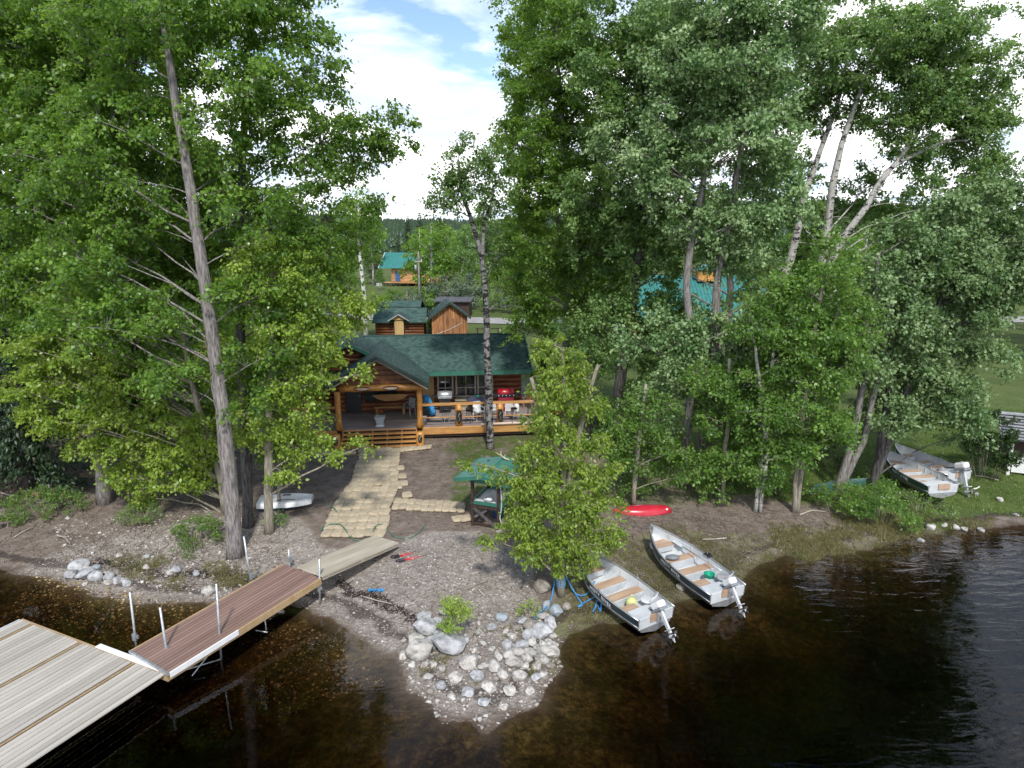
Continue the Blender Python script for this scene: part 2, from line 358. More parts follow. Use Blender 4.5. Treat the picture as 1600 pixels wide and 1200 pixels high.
def npmesh(name, V, F, mat, v=None, smooth=False):       # V (n,3), F (m,k) all the same k
    me = bpy.data.meshes.new(name); V = np.ascontiguousarray(V, np.float32); F = np.ascontiguousarray(F, np.int32)
    m, k = F.shape
    me.vertices.add(len(V)); me.vertices.foreach_set('co', V.ravel())
    me.loops.add(m * k); me.loops.foreach_set('vertex_index', F.ravel())
    me.polygons.add(m); me.polygons.foreach_set('loop_start', np.arange(m, dtype=np.int32) * k); me.polygons.foreach_set('loop_total', np.full(m, k, np.int32))
    if smooth: me.polygons.foreach_set('use_smooth', np.ones(m, bool))
    me.materials.append(mat); me.update(calc_edges=True)
    if v is not None:
        a = me.attributes.new('v', 'FLOAT', 'FACE'); a.data.foreach_set('value', np.ascontiguousarray(v, np.float32))
    return me

# ------------------------------------------------------------------ ground
def axis(a, b, st, lo, hi):
    c = list(np.arange(a, b + 1e-6, st)); s = st; x = b
    while x < hi: s *= 1.16; x += s; c.append(min(x, hi))
    s = st; x = a
    while x > lo: s *= 1.16; x -= s; c.insert(0, max(x, lo))
    return np.array(c)
gx = axis(-24, 26, .17, -2600, 2600); gy = axis(9, 37, .17, -60, 3200)
X, Y = np.meshgrid(gx, gy); sX, sY = X.ravel(), Y.ravel()
Z = terr_np(sX, sY)
nx_, ny_ = len(gx), len(gy)
idx = np.arange(nx_ * ny_).reshape(ny_, nx_)
F = np.stack([idx[:-1, :-1], idx[:-1, 1:], idx[1:, 1:], idx[1:, :-1]], -1).reshape(-1, 4)
def GP(l, z=.8): return [tuple(atZ(u, v, z)[:2]) for u, v in l]
lawn = GP([(860, 640), (985, 690), (1050, 745), (1150, 760), (1290, 772), (1400, 792), (1470, 806), (1560, 775), (1680, 790), (2400, 760)]) + [(120, 60), (120, 2500), (-20, 2500), (1, 44)]
beach = GP([(-200, 868), (20, 862), (90, 835), (200, 815), (330, 800), (420, 790), (470, 800), (500, 840), (600, 845), (640, 825), (740, 822), (820, 850), (830, 900), (880, 960), (870, 1050), (760, 1066), (620, 1060), (500, 985), (-200, 930)])
bankp = GP([(930, 830), (1050, 810), (1180, 810), (1300, 800), (1460, 800), (1560, 800), (1560, 850), (1300, 900), (1150, 950), (1000, 1000), (870, 1000), (850, 930)])
def sm(x, a, b): t = np.clip((x - a) / (b - a), 0, 1); return t * t * (3 - 2 * t)
far = sm(sY, 40, 50)
g_ = np.maximum(sm(sdist(sX, sY, lawn), -1.2, 1.2), far)
g_ = np.maximum(g_, .55 * sm(sdist(sX, sY, GP([(700, 690), (860, 670), (900, 760), (800, 800), (700, 780)])), -1.5, .6))
b_ = sm(sdist(sX, sY, beach), -1.0, .8)
k_ = sm(sdist(sX, sY, bankp), -.8, .7)
ssd = shore_sd(sX, sY)
me = npmesh('ground', np.stack([sX, sY, Z], -1), F, None, smooth=True)
for nm, ar in (('grass', g_), ('beach', b_), ('bank', k_), ('sd', ssd)):
    a = me.attributes.new(nm, 'FLOAT', 'POINT'); a.data.foreach_set('value', ar.astype(np.float32))
m, t, o = newmat('ground_soil'); L = t.links
b = nd(t, 'ShaderNodeBsdfPrincipled', inp={'Roughness': .93, 'Specular IOR Level': .2}); L.new(b.outputs[0], o.inputs[0])
geo = nd(t, 'ShaderNodeTexCoord')
def nz(scale, det=6, rough=.6, st=None, dist=0.0):
    n = nd(t, 'ShaderNodeTexNoise', inp={'Scale': scale, 'Detail': det, 'Roughness': rough, 'Distortion': dist})
    if st:
        mp = nd(t, 'ShaderNodeMapping'); mp.inputs['Scale'].default_value = st; L.new(geo.outputs['Object'], mp.inputs[0]); L.new(mp.outputs[0], n.inputs['Vector'])
    else: L.new(geo.outputs['Object'], n.inputs['Vector'])
    return n.outputs[0]
def at(nm): return nd(t, 'ShaderNodeAttribute', attribute_name=nm).outputs['Fac']
def mth(op, x, y=None, z=None):
    n = nd(t, 'ShaderNodeMath', operation=op)
    for i, q in enumerate((x, y, z)):
        if q is None: continue
        if isinstance(q, (int, float)): n.inputs[i].default_value = q
        else: L.new(q, n.inputs[i])
    return n.outputs[0]
def mixc(f, x, y):
    n = nd(t, 'ShaderNodeMix', data_type='RGBA')
    if isinstance(f, (int, float)): n.inputs[0].default_value = f
    else: L.new(f, n.inputs[0])
    L.new(x, n.inputs[6]); L.new(y, n.inputs[7]); return n.outputs[2]
def edge(attr, nscale, amp=.9, lo=.42, hi=.58):
    s = mth('ADD', attr, mth('MULTIPLY', mth('SUBTRACT', nz(nscale, 7, .65), .5), amp)); return ramp(t, s, [(lo, g3(0)), (hi, g3(1))])
dirt = ramp(t, nz(2.2, 9, .7), [(.32, (.09, .068, .055)), (.5, (.18, .145, .12)), (.66, (.27, .225, .19))])
dirt2 = ramp(t, nz(7, 8, .7, (.35, 1, 1)), [(.35, (.075, .056, .045)), (.65, (.27, .22, .18))])
dirt = mixc(.45, dirt, dirt2)
vor = nd(t, 'ShaderNodeTexVoronoi', inp={'Scale': 13.0}); L.new(geo.outputs['Object'], vor.inputs['Vector'])
sepv = nd(t, 'ShaderNodeSeparateColor'); L.new(vor.outputs['Color'], sepv.inputs[0])
peb = ramp(t, sepv.outputs[0], [(0, (.19, .162, .14)), (.55, (.27, .235, .205)), (.88, (.34, .305, .275)), (.97, (.50, .46, .42))])
grav = mixc(.55, ramp(t, nz(1.1, 8, .65), [(.3, (.19, .16, .138)), (.55, (.30, .262, .23)), (.7, (.37, .33, .295))]), peb)
gras = mixc(.5, ramp(t, nz(.5, 7, .6), [(.35, (.05, .085, .02)), (.6, (.115, .15, .04))]), ramp(t, nz(9, 6, .7), [(.35, (.03, .06, .014)), (.65, (.14, .165, .05))]))
moss = ramp(t, nz(3.1, 8, .7, None, .4), [(.30, (.07, .052, .042)), (.44, (.17, .14, .105)), (.53, (.15, .155, .06)), (.60, (.21, .175, .14)), (.7, (.30, .265, .215))])
col = mixc(edge(at('grass'), 1.4), dirt, gras)
col = mixc(edge(at('beach'), 1.2), col, grav)
col = mixc(edge(at('bank'), 1.6, 1.1), col, moss)
sdv = at('sd')
wet = mth('ADD', sdv, mth('MULTIPLY', nz(1.8, 5), .6))
wetc = nd(t, 'ShaderNodeMix', data_type='RGBA', blend_type='MULTIPLY'); L.new(ramp(t, mth('MULTIPLY_ADD', wet, .5, .3), [(.42, g3(1)), (.62, g3(0))]), wetc.inputs[0]); L.new(col, wetc.inputs[6]); wetc.inputs[7].default_value = (.42, .36, .30, 1)
col = wetc.outputs[2]
wrack = ramp(t, mth('ABSOLUTE', mth('SUBTRACT', mth('ADD', sdv, mth('MULTIPLY', nz(.9, 4), 1.2)), 1.35)), [(.10, g3(.75)), (.25, g3(0))])
dk = nd(t, 'ShaderNodeRGB'); dk.outputs[0].default_value = (.035, .026, .022, 1)
col = mixc(wrack, col, dk.outputs[0])
bed = ramp(t, nz(5.5, 9, .75, None, .5), [(.38, (.03, .021, .010)), (.52, (.09, .065, .025)), (.66, (.22, .16, .07))])
bedd = ramp(t, nz(.7, 4), [(.4, g3(.35)), (.62, g3(1))])
bm = nd(t, 'ShaderNodeMix', data_type='RGBA', blend_type='MULTIPLY', inp={0: 1.0}); L.new(bed, bm.inputs[6]); L.new(bedd, bm.inputs[7])
col = mixc(ramp(t, mth('MULTIPLY_ADD', sdv, .25, .5), [(.40, g3(1)), (.5, g3(0))]), col, bm.outputs[2])
L.new(col, b.inputs['Base Color'])
hh = mth('ADD', mth('MULTIPLY', nz(6, 9, .75), .6), mth('MULTIPLY', vor.outputs['Distance'], .35))
bp = nd(t, 'ShaderNodeBump', inp={'Strength': 1.0, 'Distance': .07}); L.new(hh, bp.inputs['Height']); L.new(bp.outputs[0], b.inputs['Normal'])
me.materials.clear(); me.materials.append(m)
gob = link('ground', me); tag(gob, kind='structure')

# water: one closed body with a flat top, tea-brown inside
m, t, o = newmat('lake_water'); L = t.links
geo = nd(t, 'ShaderNodeTexCoord')
def rip(sc, st, rz, det=4):
    mp = nd(t, 'ShaderNodeMapping'); mp.inputs['Scale'].default_value = st; mp.inputs['Rotation'].default_value = (0, 0, rz); L.new(geo.outputs['Object'], mp.inputs[0])
    n = nd(t, 'ShaderNodeTexNoise', inp={'Scale': sc, 'Detail': det, 'Roughness': .55, 'Distortion': .5}); L.new(mp.outputs[0], n.inputs['Vector']); return n.outputs[0]
h = mth('ADD', mth('MULTIPLY', rip(.75, (1, 3.6, 1), R(28), 2), .75), mth('MULTIPLY', rip(3.2, (1, 3.0, 1), R(34), 2), .10))
sx_ = nd(t, 'ShaderNodeSeparateXYZ'); L.new(geo.outputs['Object'], sx_.inputs[0])
wind = mth('MULTIPLY', ramp(t, mth('MULTIPLY_ADD', sx_.outputs[0], .04, .35), [(.3, g3(.16)), (.8, g3(1))]), ramp(t, rip(.12, (1, 1.6, 1), .3, 2), [(.35, g3(.4)), (.62, g3(1))]))
bp = nd(t, 'ShaderNodeBump', inp={'Distance': .05}); L.new(wind, bp.inputs['Strength']); L.new(h, bp.inputs['Height'])
fr = nd(t, 'ShaderNodeFresnel', inp={0: 1.333}); L.new(bp.outputs[0], fr.inputs['Normal'])
gl = nd(t, 'ShaderNodeBsdfGlossy', inp={'Roughness': .03}); L.new(bp.outputs[0], gl.inputs['Normal'])
tr = nd(t, 'ShaderNodeBsdfTransparent', inp={0: (.93, .90, .84, 1)})
mxs = nd(t, 'ShaderNodeMixShader'); L.new(fr.outputs[0], mxs.inputs[0]); L.new(tr.outputs[0], mxs.inputs[1]); L.new(gl.outputs[0], mxs.inputs[2]); L.new(mxs.outputs[0], o.inputs[0])
va = nd(t, 'ShaderNodeVolumeAbsorption', inp={0: (.50, .37, .20, 1), 1: 2.8}); L.new(va.outputs[0], o.inputs[1])
wb = MB().box((0, 40, -4), (2400, 600, 8)).build('water', m); tag(wb, kind='structure')

# gravel lane behind the cabins
lane_m = M('lane_gravel', (.26, .24, .23), (.38, .36, .34), 1.5, .95)
def strip(name, cl, wd, mat, dz=.05):
    mb = MB(); pts = []
    for i in range(len(cl) - 1):
        for k in range(6):
            pts.append(Vector(cl[i]).lerp(Vector(cl[i + 1]), k / 6))
    pts.append(Vector(cl[-1])); vs = []; fs = []
    for i, p in enumerate(pts):
        d = (pts[min(i + 1, len(pts) - 1)] - pts[max(0, i - 1)]).normalized(); n = Vector((-d.y, d.x))
        for s in (-1, 1):
            q = p + n * wd * s; vs.append((q.x, q.y, terr(q.x, q.y) + dz))
    for i in range(len(pts) - 1): fs.append((2 * i, 2 * i + 2, 2 * i + 3, 2 * i + 1))
    return tag(mb.add(vs, fs).build(name, mat), kind='structure')
strip('gravel_lane', [(-70, 88), (-35, 84), (-12, 79), (2, 76), (12, 72), (30, 73), (55, 78), (90, 80)], 2.4, lane_m, .07)

# hills far behind
hv = []; hf = []; nxh = 160
prof = [(0, 0), (.25, .35), (.5, .7), (.8, .95), (1, 1), (1.3, .9)]
for i in range(nxh + 1):
    x = -2600 + 5200 * i / nxh
    hgt = 26 + 48 * math.exp(-((x - 620) / 420) ** 2) + 22 * math.exp(-((x - 1500) / 500) ** 2) + 18 * math.exp(-((x + 900) / 600) ** 2) + 5 * math.sin(x * .009) + 3 * math.sin(x * .023)
    for (q, r) in prof: hv.append((x, 1300 + q * 700, -2 + hgt * r))
k = len(prof)
for i in range(nxh):
    for j in range(k - 1): a = i * k + j; hf.append((a, a + k, a + k + 1, a + 1))
hill_m = M('far_forest_green', (.03, .055, .03), (.06, .10, .05), .03, .95)
tag(MB().add(hv, hf).build('hills', hill_m, smooth=True), kind='structure')
#@@TREES
# ------------------------------------------------------------------ foliage
def unit(a): return a / (np.linalg.norm(a, axis=-1, keepdims=True) + 1e-9)
def leaf_mesh(name, P, Dr, Nr, L, W, mat, v):
    n = len(P); S = unit(np.cross(Dr, Nr)); Nr = unit(np.cross(S, Dr))
    L = L[:, None]; W = W[:, None]
    mid = P + Dr * L * .42 + Nr * W * .16
    V = np.stack([P, mid + S * W * .5, P + Dr * L, mid - S * W * .5], 1).reshape(-1, 3)
    return npmesh(name, V, np.arange(4 * n).reshape(n, 4), mat, v)
def twig_leaves(rng, C, O, rc, per, size, asp=.72, flat=.55, droop=.15, ntw=7, spread=.11, vclump=None):
    """C clump centres, O outward directions, rc clump radii -> twig starts/ends and leaf arrays"""
    nC = len(C)
    T = unit(rng.normal(size=(nC, ntw, 3)) * [1, 1, flat] + O[:, None, :] * .75 + np.array([0, 0, .12]))
    S = C[:, None, :] + rng.normal(size=(nC, ntw, 3)) * rc[:, None, None] * .18
    ln = rc[:, None] * rng.uniform(.65, 1.25, (nC, ntw))
    E = S + T * ln[..., None]; E[..., 2] -= droop * ln
    m = max(1, int(per / ntw)); tt = rng.uniform(.12, 1.05, (nC, ntw, m, 1))
    P = S[:, :, None, :] + (E - S)[:, :, None, :] * tt
    P[..., 2] -= droop * .6 * (tt[..., 0] ** 2 - tt[..., 0]) * ln[..., None]
    P = P + rng.normal(size=P.shape) * spread * np.array([1, 1, .75])
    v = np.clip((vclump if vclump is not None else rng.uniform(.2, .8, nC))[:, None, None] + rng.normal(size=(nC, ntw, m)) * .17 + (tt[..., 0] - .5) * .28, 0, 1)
    D = unit(T[:, :, None, :] * .6 + rng.normal(size=P.shape) * .75 + np.array([0, 0, -.35 - droop]))
    Nn = unit(rng.normal(size=P.shape) * .68 + np.array([0, 0, .58]) + O[:, None, None, :] * .35)
    n = P.size // 3
    sz = size * rng.uniform(.55, 1.4, n)
    return S.reshape(-1, 3), E.reshape(-1, 3), P.reshape(n, 3), D.reshape(n, 3), Nn.reshape(n, 3), sz, sz * asp, v.ravel()
def prisms(S, E, r0, r1):
    n = len(S); d = unit(E - S); a = np.where(np.abs(d[:, 2:3]) < .9, np.array([[0, 0, 1.0]]), np.array([[1.0, 0, 0]]))
    x = unit(np.cross(d, a)); y = np.cross(d, x); V = []
    for q, r in ((S, r0), (E, r1)):
        for k in range(3):
            an = 2 * math.pi * k / 3; V.append(q + (x * math.cos(an) + y * math.sin(an)) * np.reshape(r, (-1, 1)))
    V = np.stack(V, 1).reshape(-1, 3); b = (np.arange(n) * 6)[:, None]
    F = np.concatenate([b + np.array([[k, (k + 1) % 3, 3 + (k + 1) % 3, 3 + k]]) for k in range(3)])
    return V, F
def bez(a, b, c, n):
    return [a.lerp(b, i / n).lerp(b.lerp(c, i / n), i / n) for i in range(n + 1)]
def resample(pts, rs, step=.5):
    P = [Vector(p) for p in pts]; out = []; ro = []
    for i in range(len(P) - 1):
        p0 = P[max(i - 1, 0)]; p1 = P[i]; p2 = P[i + 1]; p3 = P[min(i + 2, len(P) - 1)]
        k = max(2, int((p2 - p1).length / step))
        for j in range(k):
            t = j / k; q = .5 * ((2 * p1) + (p2 - p0) * t + (2 * p0 - 5 * p1 + 4 * p2 - p3) * t * t + (3 * p1 - p0 - 3 * p2 + p3) * t ** 3)
            out.append(q); ro.append(rs[i] * (1 - t) + rs[i + 1] * t)
    out.append(P[-1]); ro.append(rs[-1]); return out, ro
N_LEAVES = [0]; DENS = 1.6; LIMB = .58
def tree(name, label, trunks, blobs, D, leafmat, barkmat, r0=.2, dens=3.0, leaf=.12, rc=.55, seed=0, group=None, cat='tree', flat=.55, droop=.15,
         nl=None, base=None, blobdepth=1.0, cfac=1.0, asp=.72, top_r=.05, dD=0.0, bare=0, spread=.11, limb_r=.33, clear=0.0):
    """trunks: list of pixel paths (first point stands on the ground); blobs: (u, v, ru, rv[, extra distance])"""
    rng = np.random.default_rng(seed + 100); rnd = random.Random(seed)
    b0 = G(*trunks[0][0]) if D is None else None
    if b0 is None:
        q = atD(trunks[0][0][0], 600, D); b0 = Vector((q.x, D, terr(q.x, D)))
        # the foot stands at distance D straight below the second path point's column
    D = b0.y
    root = empty(name, b0, label=label, cat=cat, group=group)
    mb = MB(); axes = []
    for ti, tp in enumerate(trunks):
        pts = [b0 + Vector((rnd.uniform(-.12, .12) * (ti > 0), 0, 0))] if ti == 0 or len(tp[0]) == 2 and tp[0][1] > 5000 else [G(*tp[0])]
        n = len(tp)
        for i, q in enumerate(tp[1:]): pts.append(atD(q[0], q[1], D + dD * (i + 1) / n + (pts[0].y - b0.y)))
        rr = r0 * (1 if ti == 0 else .8)
        tot = sum((pts[i + 1] - pts[i]).length for i in range(len(pts) - 1)); acc = 0; rs = [rr]
        for i in range(len(pts) - 1): acc += (pts[i + 1] - pts[i]).length; rs.append(rr * (1 - acc / tot) ** .8 * .93 + top_r)
        P, RR = resample(pts, rs, .6)
        P = [p + Vector((rnd.uniform(-1, 1), rnd.uniform(-1, 1), 0)) * .022 * (i > 0) for i, p in enumerate(P)]
        RR[0] = RR[0] * 1.38; RR[1] = RR[1] * 1.05
        P[0] = P[0] - Vector((0, 0, .15))
        mb.tube([p - b0 for p in P], RR, 10)
        axes.append([(p, r) for p, r in zip(P, RR)])
    # clump centres
    C = []; O = []; VC = []; areas = 0; sc = pxm(D)
    for bl in blobs:
        u, v, ru, rv = bl[:4]; e = bl[4] if len(bl) > 4 else 0.0
        c = np.array(atD(u, v, D + e)); s = pxm(D + e); rx, rz = ru / s, rv / s; ry = min(rx, rz * 1.4) * blobdepth
        areas += math.pi * ru * rv
        k = max(3, int(cfac * 1.25 * (math.pi * rx * rz) / (rc * rc)))
        d = unit(rng.normal(size=(k, 3))); rad = rng.uniform(.12, 1, (k, 1)) ** .5
        p = c + d * rad * np.array([rx, ry, rz])
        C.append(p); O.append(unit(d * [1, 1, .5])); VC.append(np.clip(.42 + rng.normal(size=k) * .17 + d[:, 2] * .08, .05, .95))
    C = np.concatenate(C); O = np.concatenate(O); VC = np.concatenate(VC)
    keep = C[:, 2] > b0.z + .35; C, O, VC = C[keep], O[keep], VC[keep]
    if clear:                                           # the lake side of the stem carries few branches
        ax0 = np.array([tuple(p) for p, r in axes[0]]); kp = np.ones(len(C), bool)
        for i in range(len(C)):
            j = int(np.abs(ax0[:, 2] - C[i, 2]).argmin())
            if abs(C[i, 0] - ax0[j, 0]) < clear and C[i, 1] < ax0[j, 1] + .2 and rng.uniform() < .72: kp[i] = False
        C, O, VC = C[kp], O[kp], VC[kp]
    # limbs to spread-out cluster heads, then branches from limbs to clumps
    k = nl or max(5, int(len(C) / (13 if clear else 7))); k = min(k, len(C))
    heads = [int(rng.integers(len(C)))]; dm = np.linalg.norm(C - C[heads[0]], axis=1)
    for _ in range(k - 1):
        j = int(dm.argmax()); heads.append(j); dm = np.minimum(dm, np.linalg.norm(C - C[j], axis=1))
    allax = [a for ax in axes for a in ax]
    limbpts = []
    for j in heads:
        c = Vector(C[j]); best = None
        for p, r in allax:
            hz = math.hypot(c.x - p.x, c.y - p.y); want = c.z - .45 * hz
            s = abs(p.z - want) + .55 * hz
            if best is None or s < best[0]: best = (s, p, r)
        p, r = best[1], best[2]; ln = (c - p).length
        mid = p.lerp(c, .5) + Vector((rnd.uniform(-.1, .1), rnd.uniform(-.1, .1), .10)) * ln
        L = bez(p, mid, c, 6); L = [q + Vector((rnd.uniform(-1, 1), rnd.uniform(-1, 1), rnd.uniform(-1, 1))) * .03 * ln * .5 * (0 < i < 6) for i, q in enumerate(L)]
        a = min(r * .6, .018 + .016 * ln) * (limb_r / .33) * LIMB * (.62 if clear else 1)
        rr = [a * (1 - i / 7.2) + .004 for i in range(7)]
        mb.tube([q - b0 for q in L], rr, 5, cap=False)
        limbpts += [(q, rr[i]) for i, q in enumerate(L)][1:]
    LP = np.array([tuple(q) for q, r in limbpts] + [tuple(p) for p, r in allax]); LR = np.array([r for q, r in limbpts] + [r for p, r in allax])
    hs = set(heads); S2 = []; E2 = []; R2 = []
    for j in range(len(C)):
        if j in hs: continue
        d = np.linalg.norm(LP - C[j], axis=1) + np.maximum(0, LP[:, 2] - C[j, 2]) * 1.2
        i = int(d.argmin()); S2.append(LP[i]); E2.append(C[j]); R2.append(min(LR[i] * .7, .012 + .008 * d[i]))
    leafpx = leaf * leaf * asp * .5 * sc * sc
    N = int(dens * DENS * areas / leafpx); per = max(8, N // max(1, len(C)))
    rcs = rc * rng.uniform(.7, 1.3, len(C))
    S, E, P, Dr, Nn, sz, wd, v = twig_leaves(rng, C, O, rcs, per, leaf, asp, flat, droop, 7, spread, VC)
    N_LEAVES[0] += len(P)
    bb = np.array(b0)
    if len(S2):
        S2, E2, R2 = np.array(S2), np.array(E2), np.array(R2)
        md = (S2 + E2) / 2 + rng.normal(size=S2.shape) * .06 * np.linalg.norm(E2 - S2, axis=1, keepdims=True) + [0, 0, .06]
        V1, F1 = prisms(S2 - bb, md - bb, R2, R2 * .7); V2, F2 = prisms(md - bb, E2 - bb, R2 * .7, R2 * .4)
        mb.add(V1.tolist(), F1.tolist()); mb.add(V2.tolist(), F2.tolist())
    V3, F3 = prisms(S - bb, E - bb, np.full(len(S), .007), np.full(len(S), .003)); mb.add(V3.tolist(), F3.tolist())
    if bare:                                           # dead bare branches
        for _ in range(bare):
            p, r = allax[rnd.randrange(len(allax) // 5, len(allax) * 3 // 5)]
            a = rnd.uniform(0, 6.28); ln = rnd.uniform(.6, 2.0); q = p + Vector((math.cos(a), math.sin(a), rnd.uniform(-.1, .5))) * ln
            L = bez(p, p.lerp(q, .5) + Vector((0, 0, .15)), q - Vector((0, 0, .12 * ln)), 5); mb.tube([x - b0 for x in L], [.02, .017, .014, .011, .008, .004], 4, cap=False)
            for _k in range(3):
                z = L[rnd.randrange(2, 5)]; mb.tube([z - b0, z - b0 + Vector((rnd.uniform(-.4, .4), rnd.uniform(-.4, .4), rnd.uniform(-.1, .35)))], [.008, .003], 3, cap=False)
    mb.build('trunk', barkmat, root, smooth=True)
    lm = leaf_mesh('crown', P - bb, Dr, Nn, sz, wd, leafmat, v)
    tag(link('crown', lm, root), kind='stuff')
    return root

# ---- the poplars crowding the left bank
LB = 'poplars crowding the left bank'
tree('poplar_tree', 'tallest grey-barked poplar, thick trunk rooted on the bank just behind the brown dock ramp',
     [[(368, 868), (360, 760), (347, 640), (334, 540), (322, 450), (306, 350), (292, 260), (276, 170), (262, 80), (250, -20), (240, -110)],],
     [(225, 260, 90, 70, 1), (335, 215, 80, 60, 1), (170, 400, 100, 60, 1), (245, 480, 70, 50, .5), (395, 330, 70, 55, .8), (250, 90, 100, 60, 1), (210, 10, 110, 60), (340, 0, 80, 50), (110, 270, 80, 60, .5), (385, 470, 55, 40), (230, 350, 80, 40, 1), (400, 560, 45, 26), (265, 580, 60, 26), (380, 640, 40, 18), (180, 170, 80, 40, 1), (390, 120, 60, 40), (130, 500, 80, 40)],
     None, leaf_poplar, bark_grey, .25, 2.5, .125, .46, 1, LB, droop=.38, flat=.32, spread=.10, clear=.34)
tree('poplar_tree', 'dark-trunked poplar behind the tallest grey trunk, long branches reaching right over the roof',
     [[(388, 822), (384, 700), (378, 560), (373, 420), (376, 300), (382, 180), (386, 60), (388, -80)],],
     [(470, 210, 80, 60), (440, 90, 90, 80), (560, 195, 60, 32), (620, 215, 42, 22), (500, 330, 70, 60), (590, 300, 28, 16), (470, 430, 80, 60), (400, 0, 100, 70), (420, 560, 60, 50), (540, 240, 60, 28), (350, 330, 60, 80, 2), (520, 400, 40, 30)],
     None, leaf_poplar, bark_dark, .18, 2.1, .125, .46, 2, LB, droop=.38, flat=.32, spread=.10, clear=.22)
tree('poplar_tree', 'slender pale-barked young poplar right of the two big trunks, leaves drooping before the porch',
     [[(420, 832), (420, 740), (420, 640), (424, 560), (428, 480), (424, 400)],],
     [(450, 500, 70, 50), (500, 520, 50, 30), (470, 590, 50, 36), (495, 560, 36, 20), (430, 420, 70, 50), (490, 655, 34, 16), (470, 690, 50, 20), (560, 692, 16, 6), (450, 640, 54, 28), (540, 480, 44, 34, 1), (510, 712, 24, 8), (430, 740, 30, 14), (400, 660, 44, 34), (560, 585, 18, 6)],
     None, leaf_young, bark_thin, .15, 2.5, .115, .36, 3, LB, droop=.35, flat=.4, spread=.085)
tree('poplar_tree', 'grey poplar at far left with dark split trunk beside the green ground plants',
     [[(165, 785), (158, 700), (150, 620), (156, 500), (170, 350), (178, 200), (184, 60), (190, -60)],],
     [(100, 380, 90, 80), (60, 250, 100, 80), (180, 200, 110, 90), (90, 500, 100, 60), (170, 80, 120, 80), (50, 100, 90, 90), (250, 380, 70, 70), (60, 20, 90, 60), (180, -20, 100, 50), (20, 420, 60, 60)],
     None, leaf_poplar, bark_grey, .26, 2.6, .135, .55, 4, LB, droop=.25, flat=.45)
tree('poplar_tree', 'thin grey poplar standing between the far-left split trunk and the tallest trunk',
     [[(232, 780), (226, 700), (214, 560), (208, 440), (205, 300), (208, 160), (214, 20)],],
     [(250, 560, 90, 60), (290, 420, 70, 60), (180, 620, 80, 45), (300, 300, 80, 80), (130, 160, 80, 70), (310, 640, 70, 40), (230, 20, 90, 70)],
     None, leaf_green, bark_dark, .17, 2.6, .135, .5, 5, LB, droop=.25, flat=.45)
tree('poplar_tree', 'leaning thin pale poplar sapling tilting left before the tallest trunk',
     [[(352, 800), (338, 720), (308, 630), (288, 540), (272, 460)],],
     [(150, 580, 110, 40), (90, 650, 70, 28), (230, 665, 90, 28), (160, 700, 60, 20), (300, 700, 60, 24), (250, 745, 66, 22), (230, 790, 44, 18), (100, 540, 80, 40), (60, 600, 60, 30), (310, 760, 30, 16), (200, 620, 80, 30), (200, 460, 90, 40), (130, 480, 60, 50), (250, 700, 70, 22), (200, 740, 50, 14), (320, 660, 50, 34), (280, 720, 50, 20), (310, 740, 40, 16), (340, 560, 60, 40), (180, 640, 80, 30)],
     None, leaf_young, bark_thin, .10, 2.5, .125, .38, 6, LB, droop=.3, flat=.35, spread=.085)
tree('poplar_tree', 'spindly sapling beside the white dinghy, leaves hanging low over the stone edging',
     [[(436, 792), (438, 700), (446, 620), (440, 560)],],
     [(450, 660, 36, 34), (490, 690, 26, 10), (420, 700, 26, 26), (405, 610, 50, 36)],
     None, leaf_green, bark_thin, .055, 2.4, .11, .3, 7, LB, droop=.35, flat=.4, spread=.07)
tree('poplar_tree', 'crooked mid-size poplar behind the far-left trunks, crown filling the upper left',
     [[(60, 745), (66, 640), (70, 500), (60, 350), (50, 200), (56, 60)],],
     [(40, 330, 80, 70), (80, 160, 90, 90), (20, 180, 70, 80), (140, 300, 80, 60), (60, 20, 90, 70), (110, 620, 60, 40), (-40, 300, 60, 160), (-30, 80, 60, 120)],
     None, leaf_green, bark_dark, .2, 2.2, .15, .6, 8, LB, droop=.25, flat=.45)

# ---- slim aspen before the deck, young tree at the rocks
tree('aspen_tree', 'tall slim dark-barked aspen in front of the deck railing with a sparse forked crown',
     [[(766, 701), (764, 620), (761, 540), (758, 460), (752, 400), (736, 340), (722, 305), (716, 250)], [(766, 6000), (764, 620), (761, 540), (758, 460), (754, 405), (756, 350), (768, 320), (770, 290)]],
     [(700, 290, 34, 26), (740, 262, 40, 30), (735, 225, 22, 16), (775, 300, 26, 26), (690, 325, 26, 18), (768, 250, 22, 20), (765, 345, 18, 14), (776, 390, 24, 26, 2), (725, 300, 40, 26)],
     None, leaf_aspen, bark_mix, .165, 1.7, .13, .42, 9, None, flat=.5, bare=7, spread=.10)
tree('young_tree', 'bright yellow-green young tree with blue rope round its foot, left of two skiffs',
     [[(875, 932), (877, 860), (879, 780), (880, 700), (882, 620), (878, 545)], [(875, 6000), (876, 860), (885, 780), (900, 700), (925, 600), (935, 570)], [(875, 6000), (877, 840), (865, 760), (850, 700), (838, 630), (830, 590)]],
     [(848, 548, 9, 20), (868, 545, 12, 22), (900, 562, 9, 20), (876, 590, 30, 28), (845, 600, 16, 20), (912, 600, 14, 22), (872, 640, 42, 30), (925, 640, 20, 16), (826, 655, 12, 12), (868, 692, 56, 28), (930, 690, 26, 14), (824, 715, 18, 14), (882, 742, 70, 30), (955, 735, 24, 12), (815, 760, 18, 14), (884, 795, 82, 32), (825, 805, 30, 22), (960, 785, 24, 12), (890, 842, 84, 24), (830, 848, 40, 18), (955, 838, 36, 12), (885, 876, 56, 12), (745, 725, 18, 5), (775, 735, 16, 8), (770, 838, 22, 6), (798, 822, 20, 10), (806, 745, 18, 10)],
     None, leaf_young, bark_thin, .07, 3.3, .11, .25, 10, None, droop=.5, flat=.8, spread=.06, asp=.5, cfac=1.1)

